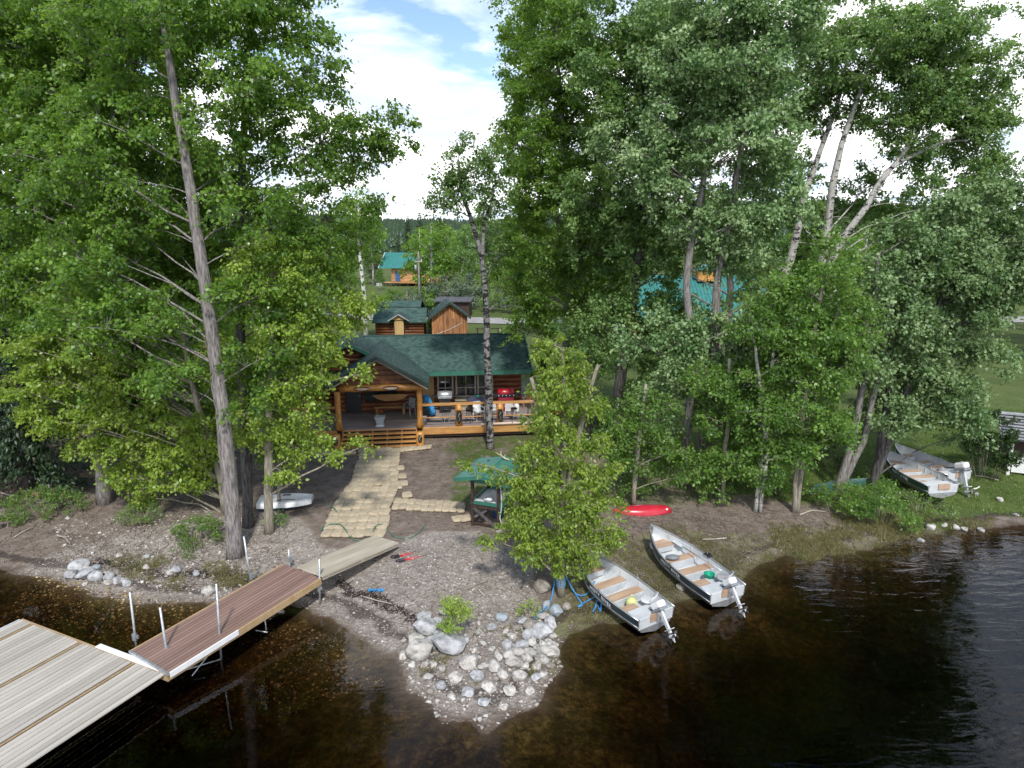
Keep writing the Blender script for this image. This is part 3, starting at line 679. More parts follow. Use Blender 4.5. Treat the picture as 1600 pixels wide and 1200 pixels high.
# ---- aspens of the right-hand grove
RG = 'aspens of the right-hand grove'
T = lambda lab, tr, bl, D, lf, bk, r0, sd, **k: tree(k.pop('name', 'aspen_tree'), lab, tr, bl, D, lf, bk, r0, k.pop('dens', 2.8), k.pop('leaf', .14), k.pop('rc', .55), sd, RG, **k)
T('aspen with twin pale upper stems nearest the cabin end, crown against the central sky gap',
  [[(935, 690), (918, 590), (920, 520), (908, 430), (895, 330), (880, 220), (872, 100), (868, 0)]],
  [(855, 230, 70, 60), (830, 300, 45, 40), (870, 360, 75, 55), (840, 170, 55, 40), (900, 90, 90, 60), (940, 200, 70, 60), (830, 420, 50, 50), (880, 470, 60, 45), (860, 40, 80, 50), (900, 290, 80, 60), (940, 430, 60, 60), (830, 500, 40, 30)],
  33.5, leaf_poplar, bark_grey, .26, 11)
T('thick dark-trunked aspen standing right of the deck end with heavy mid-height foliage',
  [[(972, 700), (966, 620), (984, 500), (1000, 390), (1008, 270), (1004, 150), (1000, 20)]],
  [(1000, 300, 80, 60), (960, 380, 60, 45), (1030, 400, 70, 50), (980, 490, 80, 40), (1010, 200, 90, 60), (960, 110, 80, 60), (1030, 90, 80, 60), (1000, 20, 90, 50), (930, 320, 60, 50), (920, 520, 50, 30), (1040, 500, 60, 40), (970, 560, 50, 26), (1000, 610, 44, 20)],
  30.5, leaf_aspen, bark_dark, .27, 12, rc=.6)
T('straight grey aspen in mid lawn, left trunk of the close pair below the turquoise roof',
  [[(1073, 748), (1078, 640), (1082, 540), (1072, 440), (1090, 330), (1106, 240), (1120, 120), (1128, 10)]],
  [(1075, 330, 60, 40), (1060, 590, 66, 30), (1100, 520, 80, 30), (1150, 200, 80, 60), (1100, 90, 90, 60), (1060, 150, 60, 50), (1180, 320, 60, 50), (1110, 20, 90, 50), (1040, 650, 40, 24), (1010, 520, 50, 26), (1040, 260, 60, 50), (990, 240, 60, 50)],
  27.2, leaf_sheen, bark_grey, .17, 13, rc=.58)
T('grey aspen, right trunk of the close pair on the lawn behind the red kayak',
  [[(1094, 752), (1102, 650), (1116, 560), (1120, 450), (1142, 330), (1160, 220), (1180, 100), (1190, 0)]],
  [(1150, 370, 60, 34), (1140, 540, 80, 34), (1200, 170, 60, 60), (1180, 80, 80, 60), (1190, 20, 80, 50), (1130, 610, 70, 40), (1115, 424, 26, 13), (1180, 560, 60, 30), (1205, 260, 40, 50), (1170, 400, 60, 20), (1230, 330, 40, 30), (1190, 490, 60, 30), (1160, 640, 60, 34), (1230, 460, 50, 30)],
  27.6, leaf_sheen, bark_grey, .19, 14, rc=.58)
T('leaning white-stemmed aspen, leftmost of three bare upper stems before the far hill',
  [[(1150, 640), (1190, 520), (1235, 405), (1256, 310), (1282, 235), (1306, 170), (1325, 90)]],
  [(1290, 170, 46, 40), (1320, 100, 70, 50), (1270, 260, 30, 26), (1300, 30, 80, 50), (1255, 130, 30, 40), (1210, 440, 60, 40), (1240, 500, 60, 34)],
  34, leaf_aspen, bark_aspen, .26, 15, bare=8, dens=2.5, clear=.6)
T('leaning white-stemmed aspen, middle of three bare upper stems, black branch scars',
  [[(1215, 640), (1262, 500), (1288, 390), (1300, 295), (1316, 225), (1345, 140), (1370, 60)]],
  [(1380, 165, 60, 36), (1350, 90, 80, 50), (1400, 40, 80, 50), (1345, 440, 40, 26), (1335, 300, 34, 36, 3), (1390, 330, 70, 30, 3), (1270, 330, 40, 40, 3), (1420, 250, 40, 30, 3)],
  33, leaf_aspen, bark_aspen, .27, 16, bare=8, dens=2.5, clear=.6)
T('strongly slanting white aspen, rightmost of three bare upper stems, crown swept right',
  [[(1225, 640), (1268, 500), (1310, 385), (1352, 325), (1385, 268), (1432, 240), (1490, 215)], [(1225, 6000), (1268, 500), (1310, 385), (1352, 325), (1392, 262), (1430, 215), (1460, 150)]],
  [(1480, 180, 60, 40), (1430, 130, 60, 45), (1530, 230, 40, 60), (1520, 170, 34, 34), (1450, 60, 80, 50), (1420, 200, 50, 22), (1490, 290, 60, 34), (1540, 310, 40, 50), (1530, 110, 50, 50), (1550, 200, 24, 40), (1500, 130, 60, 40), (1500, 40, 60, 40)],
  32, leaf_aspen, bark_aspen, .24, 17, bare=12, dens=2.6, clear=.6)
T('silvery-sheened aspen clump, left stem of those leaning over the two parked skiffs',
  [[(1325, 758), (1334, 680), (1347, 600), (1358, 540), (1366, 470), (1372, 400)], [(1325, 6000), (1348, 690), (1364, 620), (1384, 540), (1390, 460)]],
  [(1400, 430, 80, 30), (1350, 480, 60, 30), (1440, 370, 60, 30), (1300, 520, 50, 30), (1400, 500, 60, 34), (1330, 560, 50, 34)],
  26.4, leaf_sheen, bark_grey, .14, 18)
T('silvery-sheened aspen with dark stem, foliage sweeping right over the lawn and shoreline',
  [[(1384, 735), (1382, 660), (1392, 590), (1404, 520), (1440, 450)], [(1384, 6000), (1400, 660), (1416, 610), (1450, 530), (1472, 455), (1500, 390)]],
  [(1440, 545, 80, 36), (1510, 525, 66, 24), (1560, 500, 44, 20), (1470, 480, 90, 40), (1520, 430, 80, 40), (1480, 630, 60, 36), (1430, 590, 70, 34), (1450, 385, 80, 40), (1550, 380, 60, 36), (1500, 675, 26, 20), (1500, 330, 60, 30), (1580, 300, 40, 30), (1590, 440, 40, 40), (1420, 650, 40, 20), (1460, 600, 80, 34), (1545, 560, 44, 24), (1370, 640, 50, 34), (1500, 440, 90, 40), (1590, 360, 40, 40), (1600, 290, 30, 40), (1350, 560, 50, 30), (1440, 440, 70, 40)],
  27, leaf_sheen, bark_dark, .17, 19)
T('leafy young aspen stem at the shore strip right of the red kayak',
  [[(1128, 788), (1132, 720), (1138, 640), (1140, 560)]],
  [(1130, 650, 40, 34), (1150, 710, 44, 34), (1100, 730, 30, 30), (1150, 590, 50, 30), (1110, 600, 34, 26)],
  None, leaf_green, bark_thin, .07, 20, leaf=.12, rc=.4)
T('pair of slim aspen stems in the middle of the shore strip, leafy above',
  [[(1180, 800), (1190, 720), (1204, 630), (1210, 520)], [(1188, 801), (1196, 720), (1190, 620), (1180, 540)]],
  [(1200, 640, 50, 40), (1230, 560, 50, 40), (1180, 740, 40, 24), (1220, 700, 46, 30), (1200, 500, 50, 40)],
  None, leaf_green, bark_aspen, .065, 21, leaf=.12, rc=.4)
T('bright green young aspen with the pointed top before the white leaning stems',
  [[(1240, 800), (1248, 700), (1262, 600), (1276, 500), (1290, 420)], [(1246, 801), (1256, 700), (1280, 600), (1310, 480)]],
  [(1280, 450, 60, 44), (1300, 400, 34, 26), (1260, 520, 60, 40), (1300, 560, 60, 40), (1250, 620, 60, 40), (1290, 660, 50, 34), (1250, 700, 40, 24), (1330, 500, 40, 40), (1210, 460, 30, 30)],
  None, leaf_green, bark_thin, .08, 22, leaf=.12, rc=.42)
T('small leafy aspen behind the red kayak, pale stem forked at the foot',
  [[(990, 792), (994, 730), (1002, 660), (1010, 600)]],
  [(1000, 700, 44, 30), (1040, 690, 34, 22), (970, 660, 34, 24), (1010, 640, 44, 24), (950, 700, 30, 20), (1040, 730, 34, 20)],
  None, leaf_green, bark_thin, .07, 23, leaf=.115, rc=.38)
T('tall aspen behind the deck end at the edge of the sky gap, partly hidden stem',
  [[(880, 670), (884, 560), (884, 450), (870, 330), (850, 200), (840, 90)]],
  [(820, 230, 40, 60), (815, 350, 34, 40), (830, 110, 44, 60), (840, 30, 60, 50), (860, 560, 26, 30), (900, 560, 40, 40), (800, 430, 26, 26)],
  38, leaf_green, bark_grey, .22, 24, leaf=.16)
T('aspen in the middle of the grove hiding the turquoise-roofed house front',
  [[(1120, 690), (1130, 560), (1140, 430), (1100, 320), (1112, 200), (1130, 60)]],
  [(1210, 400, 50, 30), (985, 410, 30, 24), (1080, 220, 60, 50), (1030, 250, 44, 50), (1180, 300, 70, 60), (1150, 120, 70, 60), (1140, 360, 60, 30), (1060, 60, 80, 50)],
  40, leaf_aspen, bark_grey, .22, 25, leaf=.16, rc=.65)

# ---- shrubs (leaf clumps on short stems)
def shrub(label, u, v, ru, rv, mat, seed, leaf=.09, dens=2.4, rc=.28, group='shrubs along the shore', cat='shrub', name='shrub', asp=.6, ry=1.0, droop=.0):
    rng = np.random.default_rng(seed); g = G(u, v); s = pxm(g.y, g.z); rx = ru / s; hz = max(.2, 2 * rv / s)
    k = max(5, int(2.2 * rx * max(rx * ry, .3) / (rc * rc) + hz / rc)); d = rng.uniform(-1, 1, (k * 3, 2)); d = d[(d ** 2).sum(1) < 1][:k]; k = len(d)
    hgt = hz * (1 - .55 * (d ** 2).sum(1)) * rng.uniform(.45, 1.05, k)
    C = np.stack([d[:, 0] * rx, d[:, 1] * rx * ry, hgt], 1)
    O = unit(np.concatenate([d, np.full((k, 1), .6)], 1))
    root = empty(name, g, label=label, cat=cat, group=group)
    for i in range(k): C[i, 2] += terr(g.x + C[i, 0], g.y + C[i, 1]) - g.z
    A = math.pi * ru * rv * 1.2; per = max(14, int(dens * A / (leaf * leaf * asp * .5 * s * s)) // k)
    S, E, P, Dr, Nn, sz, wd, vv = twig_leaves(rng, C, O, np.full(k, rc), per, leaf, asp, .7, droop, 6, .05, np.clip(.45 + rng.normal(size=k) * .2, 0, 1))
    N_LEAVES[0] += len(P)
    B = C.copy(); B[:, :2] *= .55
    for i in range(k): B[i, 2] = terr(g.x + B[i, 0], g.y + B[i, 1]) - g.z - .03
    V, F = prisms(B, C, np.full(k, .012), np.full(k, .005)); V2, F2 = prisms(S, E, np.full(len(S), .005), np.full(len(S), .002))
    link('stem', npmesh('stem', np.concatenate([V, V2]), np.concatenate([F, F2 + len(V)]), bark_thin), root)
    tag(link('foliage', leaf_mesh('foliage', P, Dr, Nn, sz, wd, mat, vv), root), kind='stuff')
    return root
GC = 'low green plants on the left bank'
shrub('wide low patch of green plants beneath the log at the far left bank', 70, 800, 66, 17, leaf_green, 31, .08, 2.6, .22, GC, 'ground plant', 'low_plant', ry=.55)
shrub('small clump of green plants cut by the left edge of the photo', 4, 826, 20, 12, leaf_green, 32, .08, 2.4, .2, GC, 'ground plant', 'low_plant', ry=.6)
shrub('green trailing plant on the stony bank left of the tallest trunk', 312, 845, 38, 18, leaf_green, 33, .075, 2.4, .2, GC, 'ground plant', 'low_plant', ry=.7)
shrub('bright green plant hanging below the stony bank patch, nearer the water', 296, 865, 18, 9, leaf_green, 34, .075, 2.4, .18, GC, 'ground plant', 'low_plant')
shrub('short shrub under the drooping bright leaves between the left trunks', 222, 812, 36, 12, leaf_green, 35, .075, 2.2, .2, GC, 'ground plant', 'low_plant')
shrub('small sprout at the foot of the slender pale-barked trunk', 432, 826, 14, 14, leaf_green, 36, .075, 2.0, .15, GC, 'ground plant', 'low_plant')
shrub('upright willow-like sapling growing out of the grey boulders', 716, 1004, 18, 40, leaf_young, 37, .10, 2.0, .22, None, 'sapling', 'sapling', asp=.34)
shrub('small willow sprig above the boulders, up the beach from the sapling', 706, 958, 16, 14, leaf_young, 38, .09, 1.8, .18, None, 'sapling', 'sapling', asp=.34)
shrub('little leafy sprout by the roped boulder at the spit', 826, 962, 14, 12, leaf_young, 39, .08, 1.6, .15, None, 'sapling', 'sapling', asp=.45)
SG = 'shrubs under the right-hand grove'
shrub('dense bright bush at the bank left of the two parked skiffs', 1372, 812, 56, 28, leaf_green, 40, .10, 2.8, .36, SG)
shrub('bright low bush standing at the stern corner of the front parked skiff', 1440, 800, 46, 11, leaf_green, 41, .09, 2.4, .26, SG)
shrub('rounded bush under the silvery-sheened aspens beside the upturned green canoe', 1310, 800, 34, 22, leaf_green, 42, .10, 2.6, .34, SG)
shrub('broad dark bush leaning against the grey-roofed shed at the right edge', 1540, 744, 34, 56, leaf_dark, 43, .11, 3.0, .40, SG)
shrub('low spreading bush behind the red kayak', 965, 775, 44, 22, leaf_green, 44, .10, 2.6, .34, SG)
shrub('green bush between the kayak and the pair of slim stems', 1100, 775, 40, 20, leaf_green, 45, .10, 2.6, .34, SG)
shrub('leafy bush at the foot of the pair of slim stems', 1215, 770, 46, 24, leaf_green, 46, .10, 2.6, .34, SG)
shrub('leafy bush mid lawn below the pale stems', 1050, 730, 40, 26, leaf_green, 47, .12, 2.6, .40, SG)
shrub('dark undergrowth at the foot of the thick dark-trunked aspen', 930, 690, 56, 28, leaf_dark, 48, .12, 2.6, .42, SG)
shrub('undergrowth bush in the shade right of the pale pair of trunks', 1150, 720, 44, 28, leaf_green, 49, .12, 2.4, .42, SG)
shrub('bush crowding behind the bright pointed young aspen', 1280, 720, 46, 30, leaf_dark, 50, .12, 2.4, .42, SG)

# ---- conifers and background trees, copied from a few prototypes
def spruce_mesh(h, r, seed, n=26, per=60, needle=.30):
    rng = np.random.default_rng(seed); P = []; D = []; Nn = []; V = []
    levels = int(n * h / 10)
    for i in range(levels):
        z = h * (.08 + .92 * i / levels); rr = r * (1 - z / h) ** .85 * rng.uniform(.75, 1.1) + .12; nb = 6 if rr > .5 else 4
        for b in range(nb):
            a = rng.uniform(0, 6.28); m = max(6, int(per * rr / r))
            t = rng.uniform(.05, 1, m); dirv = np.array([math.cos(a), math.sin(a), -.28])
            p = np.array([0, 0, z]) + dirv * (t * rr)[:, None] + rng.normal(size=(m, 3)) * [.07 * r, .07 * r, .05]
            P.append(p); D.append(unit(dirv * .8 + rng.normal(size=(m, 3)) * .45 + [0, 0, -.3])); Nn.append(unit(rng.normal(size=(m, 3)) * .4 + [0, 0, 1])); V.append(np.clip(.3 + .4 * t + rng.normal(size=m) * .15, 0, 1))
    P = np.concatenate(P); D = np.concatenate(D); Nn = np.concatenate(Nn); V = np.concatenate(V)
    s = rng.uniform(.7, 1.2, len(P)) * needle
    me = leaf_mesh('crown', P, D, Nn, s, s * .38, leaf_fir, V)
    tm = MB().tube([(0, 0, -.2), (0, 0, h * .5), (0, 0, h)], [.02 * h + .03, .012 * h, .01], 7).mesh('trunk', bark_dark, True)
    return tm, me
def decid_mesh(h, rx, cz, rz, mat, seed, leaf=.26, k=60, per=70, rc=.8, bark=bark_aspen, r0=None):
    rng = np.random.default_rng(seed); d = unit(rng.normal(size=(k, 3))); rad = rng.uniform(.15, 1, (k, 1)) ** .5
    taper = 1 - .25 * (d[:, 2:3] * rad)
    C = np.array([0, 0, cz]) + d * rad * np.array([rx, rx, rz]) * np.concatenate([taper, taper, np.ones_like(taper)], 1)
    S, E, P, D, Nn, sz, wd, v = twig_leaves(rng, C, unit(d * [1, 1, .5]), rc * rng.uniform(.7, 1.3, k), per, leaf, .75, .55, .1, 6, .14, np.clip(.45 + rng.normal(size=k) * .2 + d[:, 2] * .1, 0, 1))
    me = leaf_mesh('crown', P, D, Nn, sz, wd, mat, v); r0 = r0 or .016 * h + .03
    mb = MB().tube([(0, 0, -.2), (.1, 0, h * .3), (-.05, .1, h * .6), (0, 0, h * .92)], [r0 * 1.2, r0, r0 * .7, .02], 7)
    B = C * [0, 0, 1]; B[:, 2] = np.maximum(C[:, 2] - .6 * np.hypot(C[:, 0], C[:, 1]), h * .12)
    V, F = prisms(B, C, np.full(k, .035), np.full(k, .012)); mb.add(V.tolist(), F.tolist())
    return mb.mesh('trunk', bark, True), me
def proto(name, pair): return (name, pair)
def plant(pr, label, x, y, s, rz, group, cat='tree', sz=1.0, tilt=0.0):
    name, (tm, cm) = pr
    o = empty(name, (x, y, terr(x, y)), rz, label=label, cat=cat, group=group); o.scale = (s, s, s * sz); o.rotation_euler.x = tilt
    link('trunk', tm, o); tag(link('crown', cm, o), kind='stuff'); return o
sprA = proto('spruce_tree', spruce_mesh(10, 2.2, 1)); sprB = proto('spruce_tree', spruce_mesh(10, 1.7, 2)); sprN = proto('spruce_tree', spruce_mesh(10, 2.4, 3, 40, 130, .2))
decA = proto('aspen_tree', decid_mesh(10, 2.2, 6.2, 3.6, leaf_aspen, 4)); decB = proto('aspen_tree', decid_mesh(10, 2.6, 5.6, 4.2, leaf_poplar, 5))
decC = proto('aspen_tree', decid_mesh(10, 2.0, 6.4, 3.4, leaf_green, 6)); bushA = proto('willow_bush', decid_mesh(3, 1.7, 1.5, 1.35, leaf_grey, 7, .16, 40, 80, .5, bark_thin, .05))
bushB = proto('leafy_bush', decid_mesh(3, 1.7, 1.4, 1.3, leaf_green, 8, .16, 40, 80, .5, bark_thin, .05))
def plant_px(pr, label, u, D, vtop, group, **k):
    q = atD(u, 600, D); z0 = terr(q.x, D); top = atD(u, vtop, D).z; h = 3.0 if 'bush' in pr[0] else 10.0
    return plant(pr, label, q.x, D, max(.3, (top - z0) / h), random.uniform(0, 6.28), group, **k)
plant_px(sprN, 'large dark spruce at the left edge of the photo behind the grey trunks', 22, 26.5, 330, None)
plant_px(sprN, 'second dark spruce just outside the left edge group, behind the first', -70, 29, 260, None)
plant_px(sprA, 'dark spruce behind the left cabin wing among the poplars', 300, 44, 300, None)
plant_px(sprA, 'dark spruce to the left of the log cabin, in shade', 120, 40, 330, None)
plant_px(sprB, 'pale-topped spruce rising above the leaves left of the birch', 442, 62, 285, None)
birch = proto('birch_tree', decid_mesh(10, 1.25, 7.7, 1.9, leaf_green, 12, .15, 34, 110, .45, bark_birch, .13))
q = atD(574, 600, 58); o = plant(birch, 'lone birch with a bare white stem behind the sheds, small rounded crown', q.x, 58, (atD(560, 276, 58).z - 1) / 10, 1.0, None)
MG = 'trees and bushes round the meadow behind the cabin'
for u, D, vt, pr, lab in [(680, 104, 342, decB, 'broad dark green tree right behind the far turquoise-roofed cabin'), (590, 128, 352, decC, 'small tree at the left gable of the far turquoise-roofed cabin'), (662, 108, 350, decB, 'bushy tree overlapping the turquoise roof of the far cabin'), (700, 106, 345, decB, 'broad tree standing right of the far turquoise-roofed cabin'),
                          (735, 100, 352, decA, 'mid-green tree seen right of the utility pole behind the slim aspen'), (780, 92, 362, decB, 'leafy tree between the slim aspen and the grove'),
                          (548, 88, 372, decC, 'dense green tree left of the white birch stem'), (500, 80, 356, decB, 'broad tree behind the cabin roof at the left'), (600, 118, 420, decC, 'short tree just left of the far cabin steps')]:
    plant_px(pr, lab, u, D, vt, MG)
for u, D, vt, pr, lab in [(700, 88, 432, bushA, 'grey-green willow bush left of the dark low shed'), (735, 90, 428, bushA, 'round grey-green willow bush at the dark low shed'), (668, 86, 445, bushB, 'green bush beside the utility pole foot'),
                          (620, 96, 448, bushB, 'low green bush in front of the far cabin'), (640, 84, 452, bushA, 'pale bush behind the double-roofed shed'), (770, 86, 455, bushB, 'green bush at the bend of the gravel lane'),
                          (673, 70, 482, bushB, 'small bush between the two small sheds'), (592, 92, 458, bushB, 'low bush at the left end of the lane'), (812, 84, 440, bushA, 'grey bush at the grove edge by the lane')]:
    plant_px(pr, lab, u, D, vt, MG, cat='bush')
FG = 'trees of the woodland beyond the clearing'
rr_ = random.Random(5); cnt = 0
def far_tree(u, D, vtop, k):
    global cnt
    pr = [sprA, sprB, decA, decB, decC][k]; lab = ('dark pointed spruce in the woodland behind the clearing', 'narrow spruce in the woodland behind the clearing', 'pale aspen in the woodland behind the clearing', 'round-crowned tree in the woodland behind the clearing', 'green aspen in the woodland behind the clearing')[k]
    q = atD(u, 600, D); z0 = terr(q.x, D); h = atD(u, vtop, D).z - z0
    plant(pr, lab, q.x, D, max(.5, h / 10), rr_.uniform(0, 6.28), FG, sz=rr_.uniform(.92, 1.05)); cnt += 1
for i in range(60):                                        # treeline across the clearing
    u = -250 + 2100 * (i + rr_.uniform(-.4, .4)) / 60; far_tree(u, rr_.uniform(125, 165), rr_.uniform(338, 374), rr_.choice([0, 1, 1, 2, 3, 4, 4]) if 560 < u < 820 else rr_.randrange(5))
for i in range(70): far_tree(rr_.uniform(-300, 1900), rr_.uniform(170, 260), rr_.uniform(318, 352), rr_.choice([0, 1, 1, 2, 4]))
for i in range(26):                                        # nearer wood to the left of the cabin
    far_tree(-120 + 640 * (i + rr_.uniform(-.3, .3)) / 26, rr_.uniform(46, 80), rr_.uniform(325, 385), rr_.choice([0, 2, 3, 3, 4]))
for i in range(12): far_tree(-100 + 470 * (i + rr_.uniform(-.3, .3)) / 12, rr_.uniform(34, 42), rr_.uniform(380, 440), rr_.choice([0, 3, 3, 4]))
for u, D, vt, k in [(850, 66, 330, 3), (900, 72, 320, 2), (955, 62, 345, 4), (1240, 95, 352, 4), (1225, 110, 340, 3), (1262, 90, 360, 2), (1330, 62, 345, 3), (1400, 70, 330, 2), (1460, 66, 350, 4), (1530, 76, 330, 3), (1590, 70, 300, 2), (1640, 60, 280, 3), (1290, 80, 372, 0), (1555, 100, 320, 1), (1600, 95, 310, 0), (1680, 52, 300, 4)]:
    far_tree(u, D, vt, k)
# distant wooded mass: far too many to count
def forest(name, n, xr, yr, zf, hh, mat, seed):
    rng = np.random.default_rng(seed); x = rng.uniform(*xr, n); y = rng.uniform(*yr, n); z = zf(x, y); h = rng.uniform(*hh, n); r = h * rng.uniform(.16, .30, n)
    a = rng.uniform(0, 6.28, n); V = []; F = []; o = 0
    lay = [(0.12, 1.0, .55), (.38, .72, .8), (.62, .45, 1.0)]; vs = []; fs = []
    b = np.arange(n)[:, None]
    for (z0, rad, z1) in lay:
        ring = [np.stack([x + np.cos(a + k * 1.257) * r * rad * rng.uniform(.7, 1.2, n), y + np.sin(a + k * 1.257) * r * rad, z + h * (z0 + rng.uniform(-.04, .04, n))], 1) for k in range(5)]
        tip = np.stack([x, y, z + h * z1], 1); Vv = np.stack(ring + [tip], 1).reshape(-1, 3); V.append(Vv)
        F.append(np.concatenate([o + b * 6 + np.array([[k, (k + 1) % 5, 5]]) for k in range(5)])); o += len(Vv)
    V = np.concatenate(V); F = np.concatenate(F)
    tag(link(name, npmesh(name, V, F, mat, rng.uniform(0, 1, len(F)))), 'dense mass of dark conifers far behind the clearing', kind='stuff')
forest('distant_forest', 9000, (-520, 620), (255, 620), lambda x, y: 1.1 + 0 * x, (4.5, 14), leaf_fir, 3)
def hill_z(x, y):
    hg = 26 + 48 * np.exp(-((x - 620) / 420) ** 2) + 22 * np.exp(-((x - 1500) / 500) ** 2) + 18 * np.exp(-((x + 900) / 600) ** 2) + 5 * np.sin(x * .009) + 3 * np.sin(x * .023)
    return -2 + hg * np.interp((y - 1300) / 700, [p[0] for p in prof], [p[1] for p in prof])
forest('hill_forest', 16000, (-1500, 2200), (1310, 2050), hill_z, (10, 20), leaf_fir, 4)
#@@HOUSE
# ------------------------------------------------------------------ log cabin (local frame: x right, y away from the lake, z height)
HO = atZ(592, 701, .8); HR = R(7)
def L_(u, v, ly):
    d = ray(u, v); nx, ny = -math.sin(HR), math.cos(HR)
    t = (ly + HO.x * nx + HO.y * ny) / (d[0] * nx + d[1] * ny); x, y, z = d[0] * t, d[1] * t, CAM_H + d[2] * t
    return ((x - HO.x) * math.cos(HR) + (y - HO.y) * math.sin(HR), z)
house = empty('log_cabin', (HO.x, HO.y, .8), HR, label='long low log cabin with green shingle roof and gabled porch facing the lake', cat='cabin')
DN = (0, 0, -.8)
def hb(mb, name, mat, parent=None, smooth=False, bevel=0): return mb.build(name, mat, parent or house, smooth, DN if parent is None else None, None, bevel)
def shingles(root, e0, e1, r1, r0, name='shingles', course=.14, wid=.20, mat=None, off=0.03):
    """quad: eave e0->e1, ridge r0->r1"""
    e0, e1, r0, r1 = map(Vector, (e0, e1, r0, r1)); n = (e1 - e0).cross(r0 - e0).normalized()
    if n.z < 0: n = -n
    rng = np.random.default_rng(3); S = ((r0 - e0).length + (r1 - e1).length) / 2; nc = max(2, int(S / course)); V = []; F = []; v = []
    for i in range(nc):
        a0, a1 = e0.lerp(r0, i / nc), e1.lerp(r1, i / nc); b0, b1 = e0.lerp(r0, min(1, (i + 1.12) / nc)), e1.lerp(r1, min(1, (i + 1.12) / nc))
        nw = max(1, int((a1 - a0).length / wid)); sh = .5 * (i % 2) / nw
        for k in range(nw + (i % 2)):
            s0, s1 = max(0, k / nw - sh), min(1, (k + 1) / nw - sh)
            if s1 - s0 < .01: continue
            g = .004 / max(.1, (a1 - a0).length) * 2; lift = off + .016 + rng.uniform(0, .008); o = len(V)
            p0, p1, q1, q0 = a0.lerp(a1, s0 + g), a0.lerp(a1, s1 - g), b0.lerp(b1, s1 - g), b0.lerp(b1, s0 + g)
            V += [p0 + n * lift, p1 + n * lift, q1 + n * off, q0 + n * off, p0 + n * (off - .012), p1 + n * (off - .012)]
            F += [(o, o + 1, o + 2, o + 3), (o + 4, o + 5, o + 1, o)]; c = rng.uniform(0, 1); v += [c, c]
    me = npmesh(name, np.array([tuple(p) for p in V]), np.array(F), mat or shingle, v)
    return tag(link(name, me, root, DN if root is house else None), kind='stuff')
def slab(e0, e1, r1, r0, th): 
    return MB().prism([e0, e1, r1, r0], (0, 0, -th))
ez = L_(740, 579.5, 3.4)[1]; rz_ = L_(740, 523.5, 6.4)[1]
EXL, EXR = -6.2, 8.0
xr_e = L_(829, 579, 3.4)[0]; xr_r = L_(819, 523, 6.4)[0]
RE = max(xr_e, xr_r); RE = (xr_e + xr_r) / 2
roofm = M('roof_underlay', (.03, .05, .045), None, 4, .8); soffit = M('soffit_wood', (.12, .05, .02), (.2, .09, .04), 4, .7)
rf = hb(slab((EXL, 3.4, ez), (RE, 3.4, ez), (RE, 6.4, rz_), (EXL, 6.4, rz_), .1), 'roof', roofm)
shingles(rf, (EXL, 3.38, ez), (RE, 3.38, ez), (RE, 6.4, rz_), (EXL, 6.4, rz_))
rb = hb(slab((EXL, 9.6, ez), (RE, 9.6, ez), (RE, 6.41, rz_), (EXL, 6.41, rz_), .1), 'roof', roofm)
shingles(rb, (EXL, 9.6, ez), (RE, 9.6, ez), (RE, 6.4, rz_), (EXL, 6.4, rz_), course=.3, wid=.6)
hb(MB().tube([(EXL, 6.4, rz_ + .035), (RE, 6.4, rz_ + .035)], .07, 6), 'ridge_cap', shingle)
hb(MB().box(((2.2 + RE) / 2, 3.36, ez - .10), (RE - 2.2, .05, .24)), 'fascia_board', fascia_green)
hb(MB().bar((RE + .03, 3.38, ez - .04), (RE + .03, 6.4, rz_ - .04), .05, .2).bar((RE + .03, 9.6, ez - .04), (RE + .03, 6.41, rz_ - .04), .05, .2), 'barge_board', fascia_green)
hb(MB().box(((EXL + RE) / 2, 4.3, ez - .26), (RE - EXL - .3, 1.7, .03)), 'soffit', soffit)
DK = 1.45
WY = 5.2
def logs(x0, x1, y, z0, z1, r, mat, axis='x', skip=()):
    n = int((z1 - z0) / (2 * r * .94)); me = None
    for i in range(n):
        z = z0 + r + i * 2 * r * .94; me = MB().tube([(-.5, 0, 0), (-.17, 0, .006), (.17, 0, -.006), (.5, 0, 0)], r, 8).mesh('log', mat, True) if me is None else me
        segs = [(x0, x1)]
        for (a, b, za, zb) in skip:
            if za < z < zb: segs = [s for q in segs for s in ((q[0], min(q[1], a)), (max(q[0], b), q[1])) if s[1] - s[0] > .05]
        for a, b in segs:
            o = link('log', me, house, ((a + b) / 2, y, z - .8)); o.scale = (b - a, 1, 1)
            if axis == 'y': o.location = (y, (a + b) / 2, z - .8); o.rotation_euler = (0, 0, math.pi / 2)
WINS = [(2.95, 3.75, 2.02, 3.3), (3.95, 5.0, 2.02, 3.3), (5.15, 5.95, 2.02, 3.3)]
logs(2.75, RE - .3, WY, DK, ez - .1, .14, red_log, skip=[(a - .06, b + .06, c - .1, d + .1) for a, b, c, d in WINS])
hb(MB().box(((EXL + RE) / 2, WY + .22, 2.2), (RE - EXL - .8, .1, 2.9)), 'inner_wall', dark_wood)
hb(MB().box((2.28, WY - .12, 2.55), (.9, .06, 2.1)), 'wall_panel', ply, bevel=.01)
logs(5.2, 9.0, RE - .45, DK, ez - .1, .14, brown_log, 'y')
hb(MB().prism([(RE - .5, 5.2, ez - .1), (RE - .5, 9.0, ez - .1), (RE - .5, 6.4, rz_ - .12)], (.1, 0, 0)), 'gable_wall', brown_log)
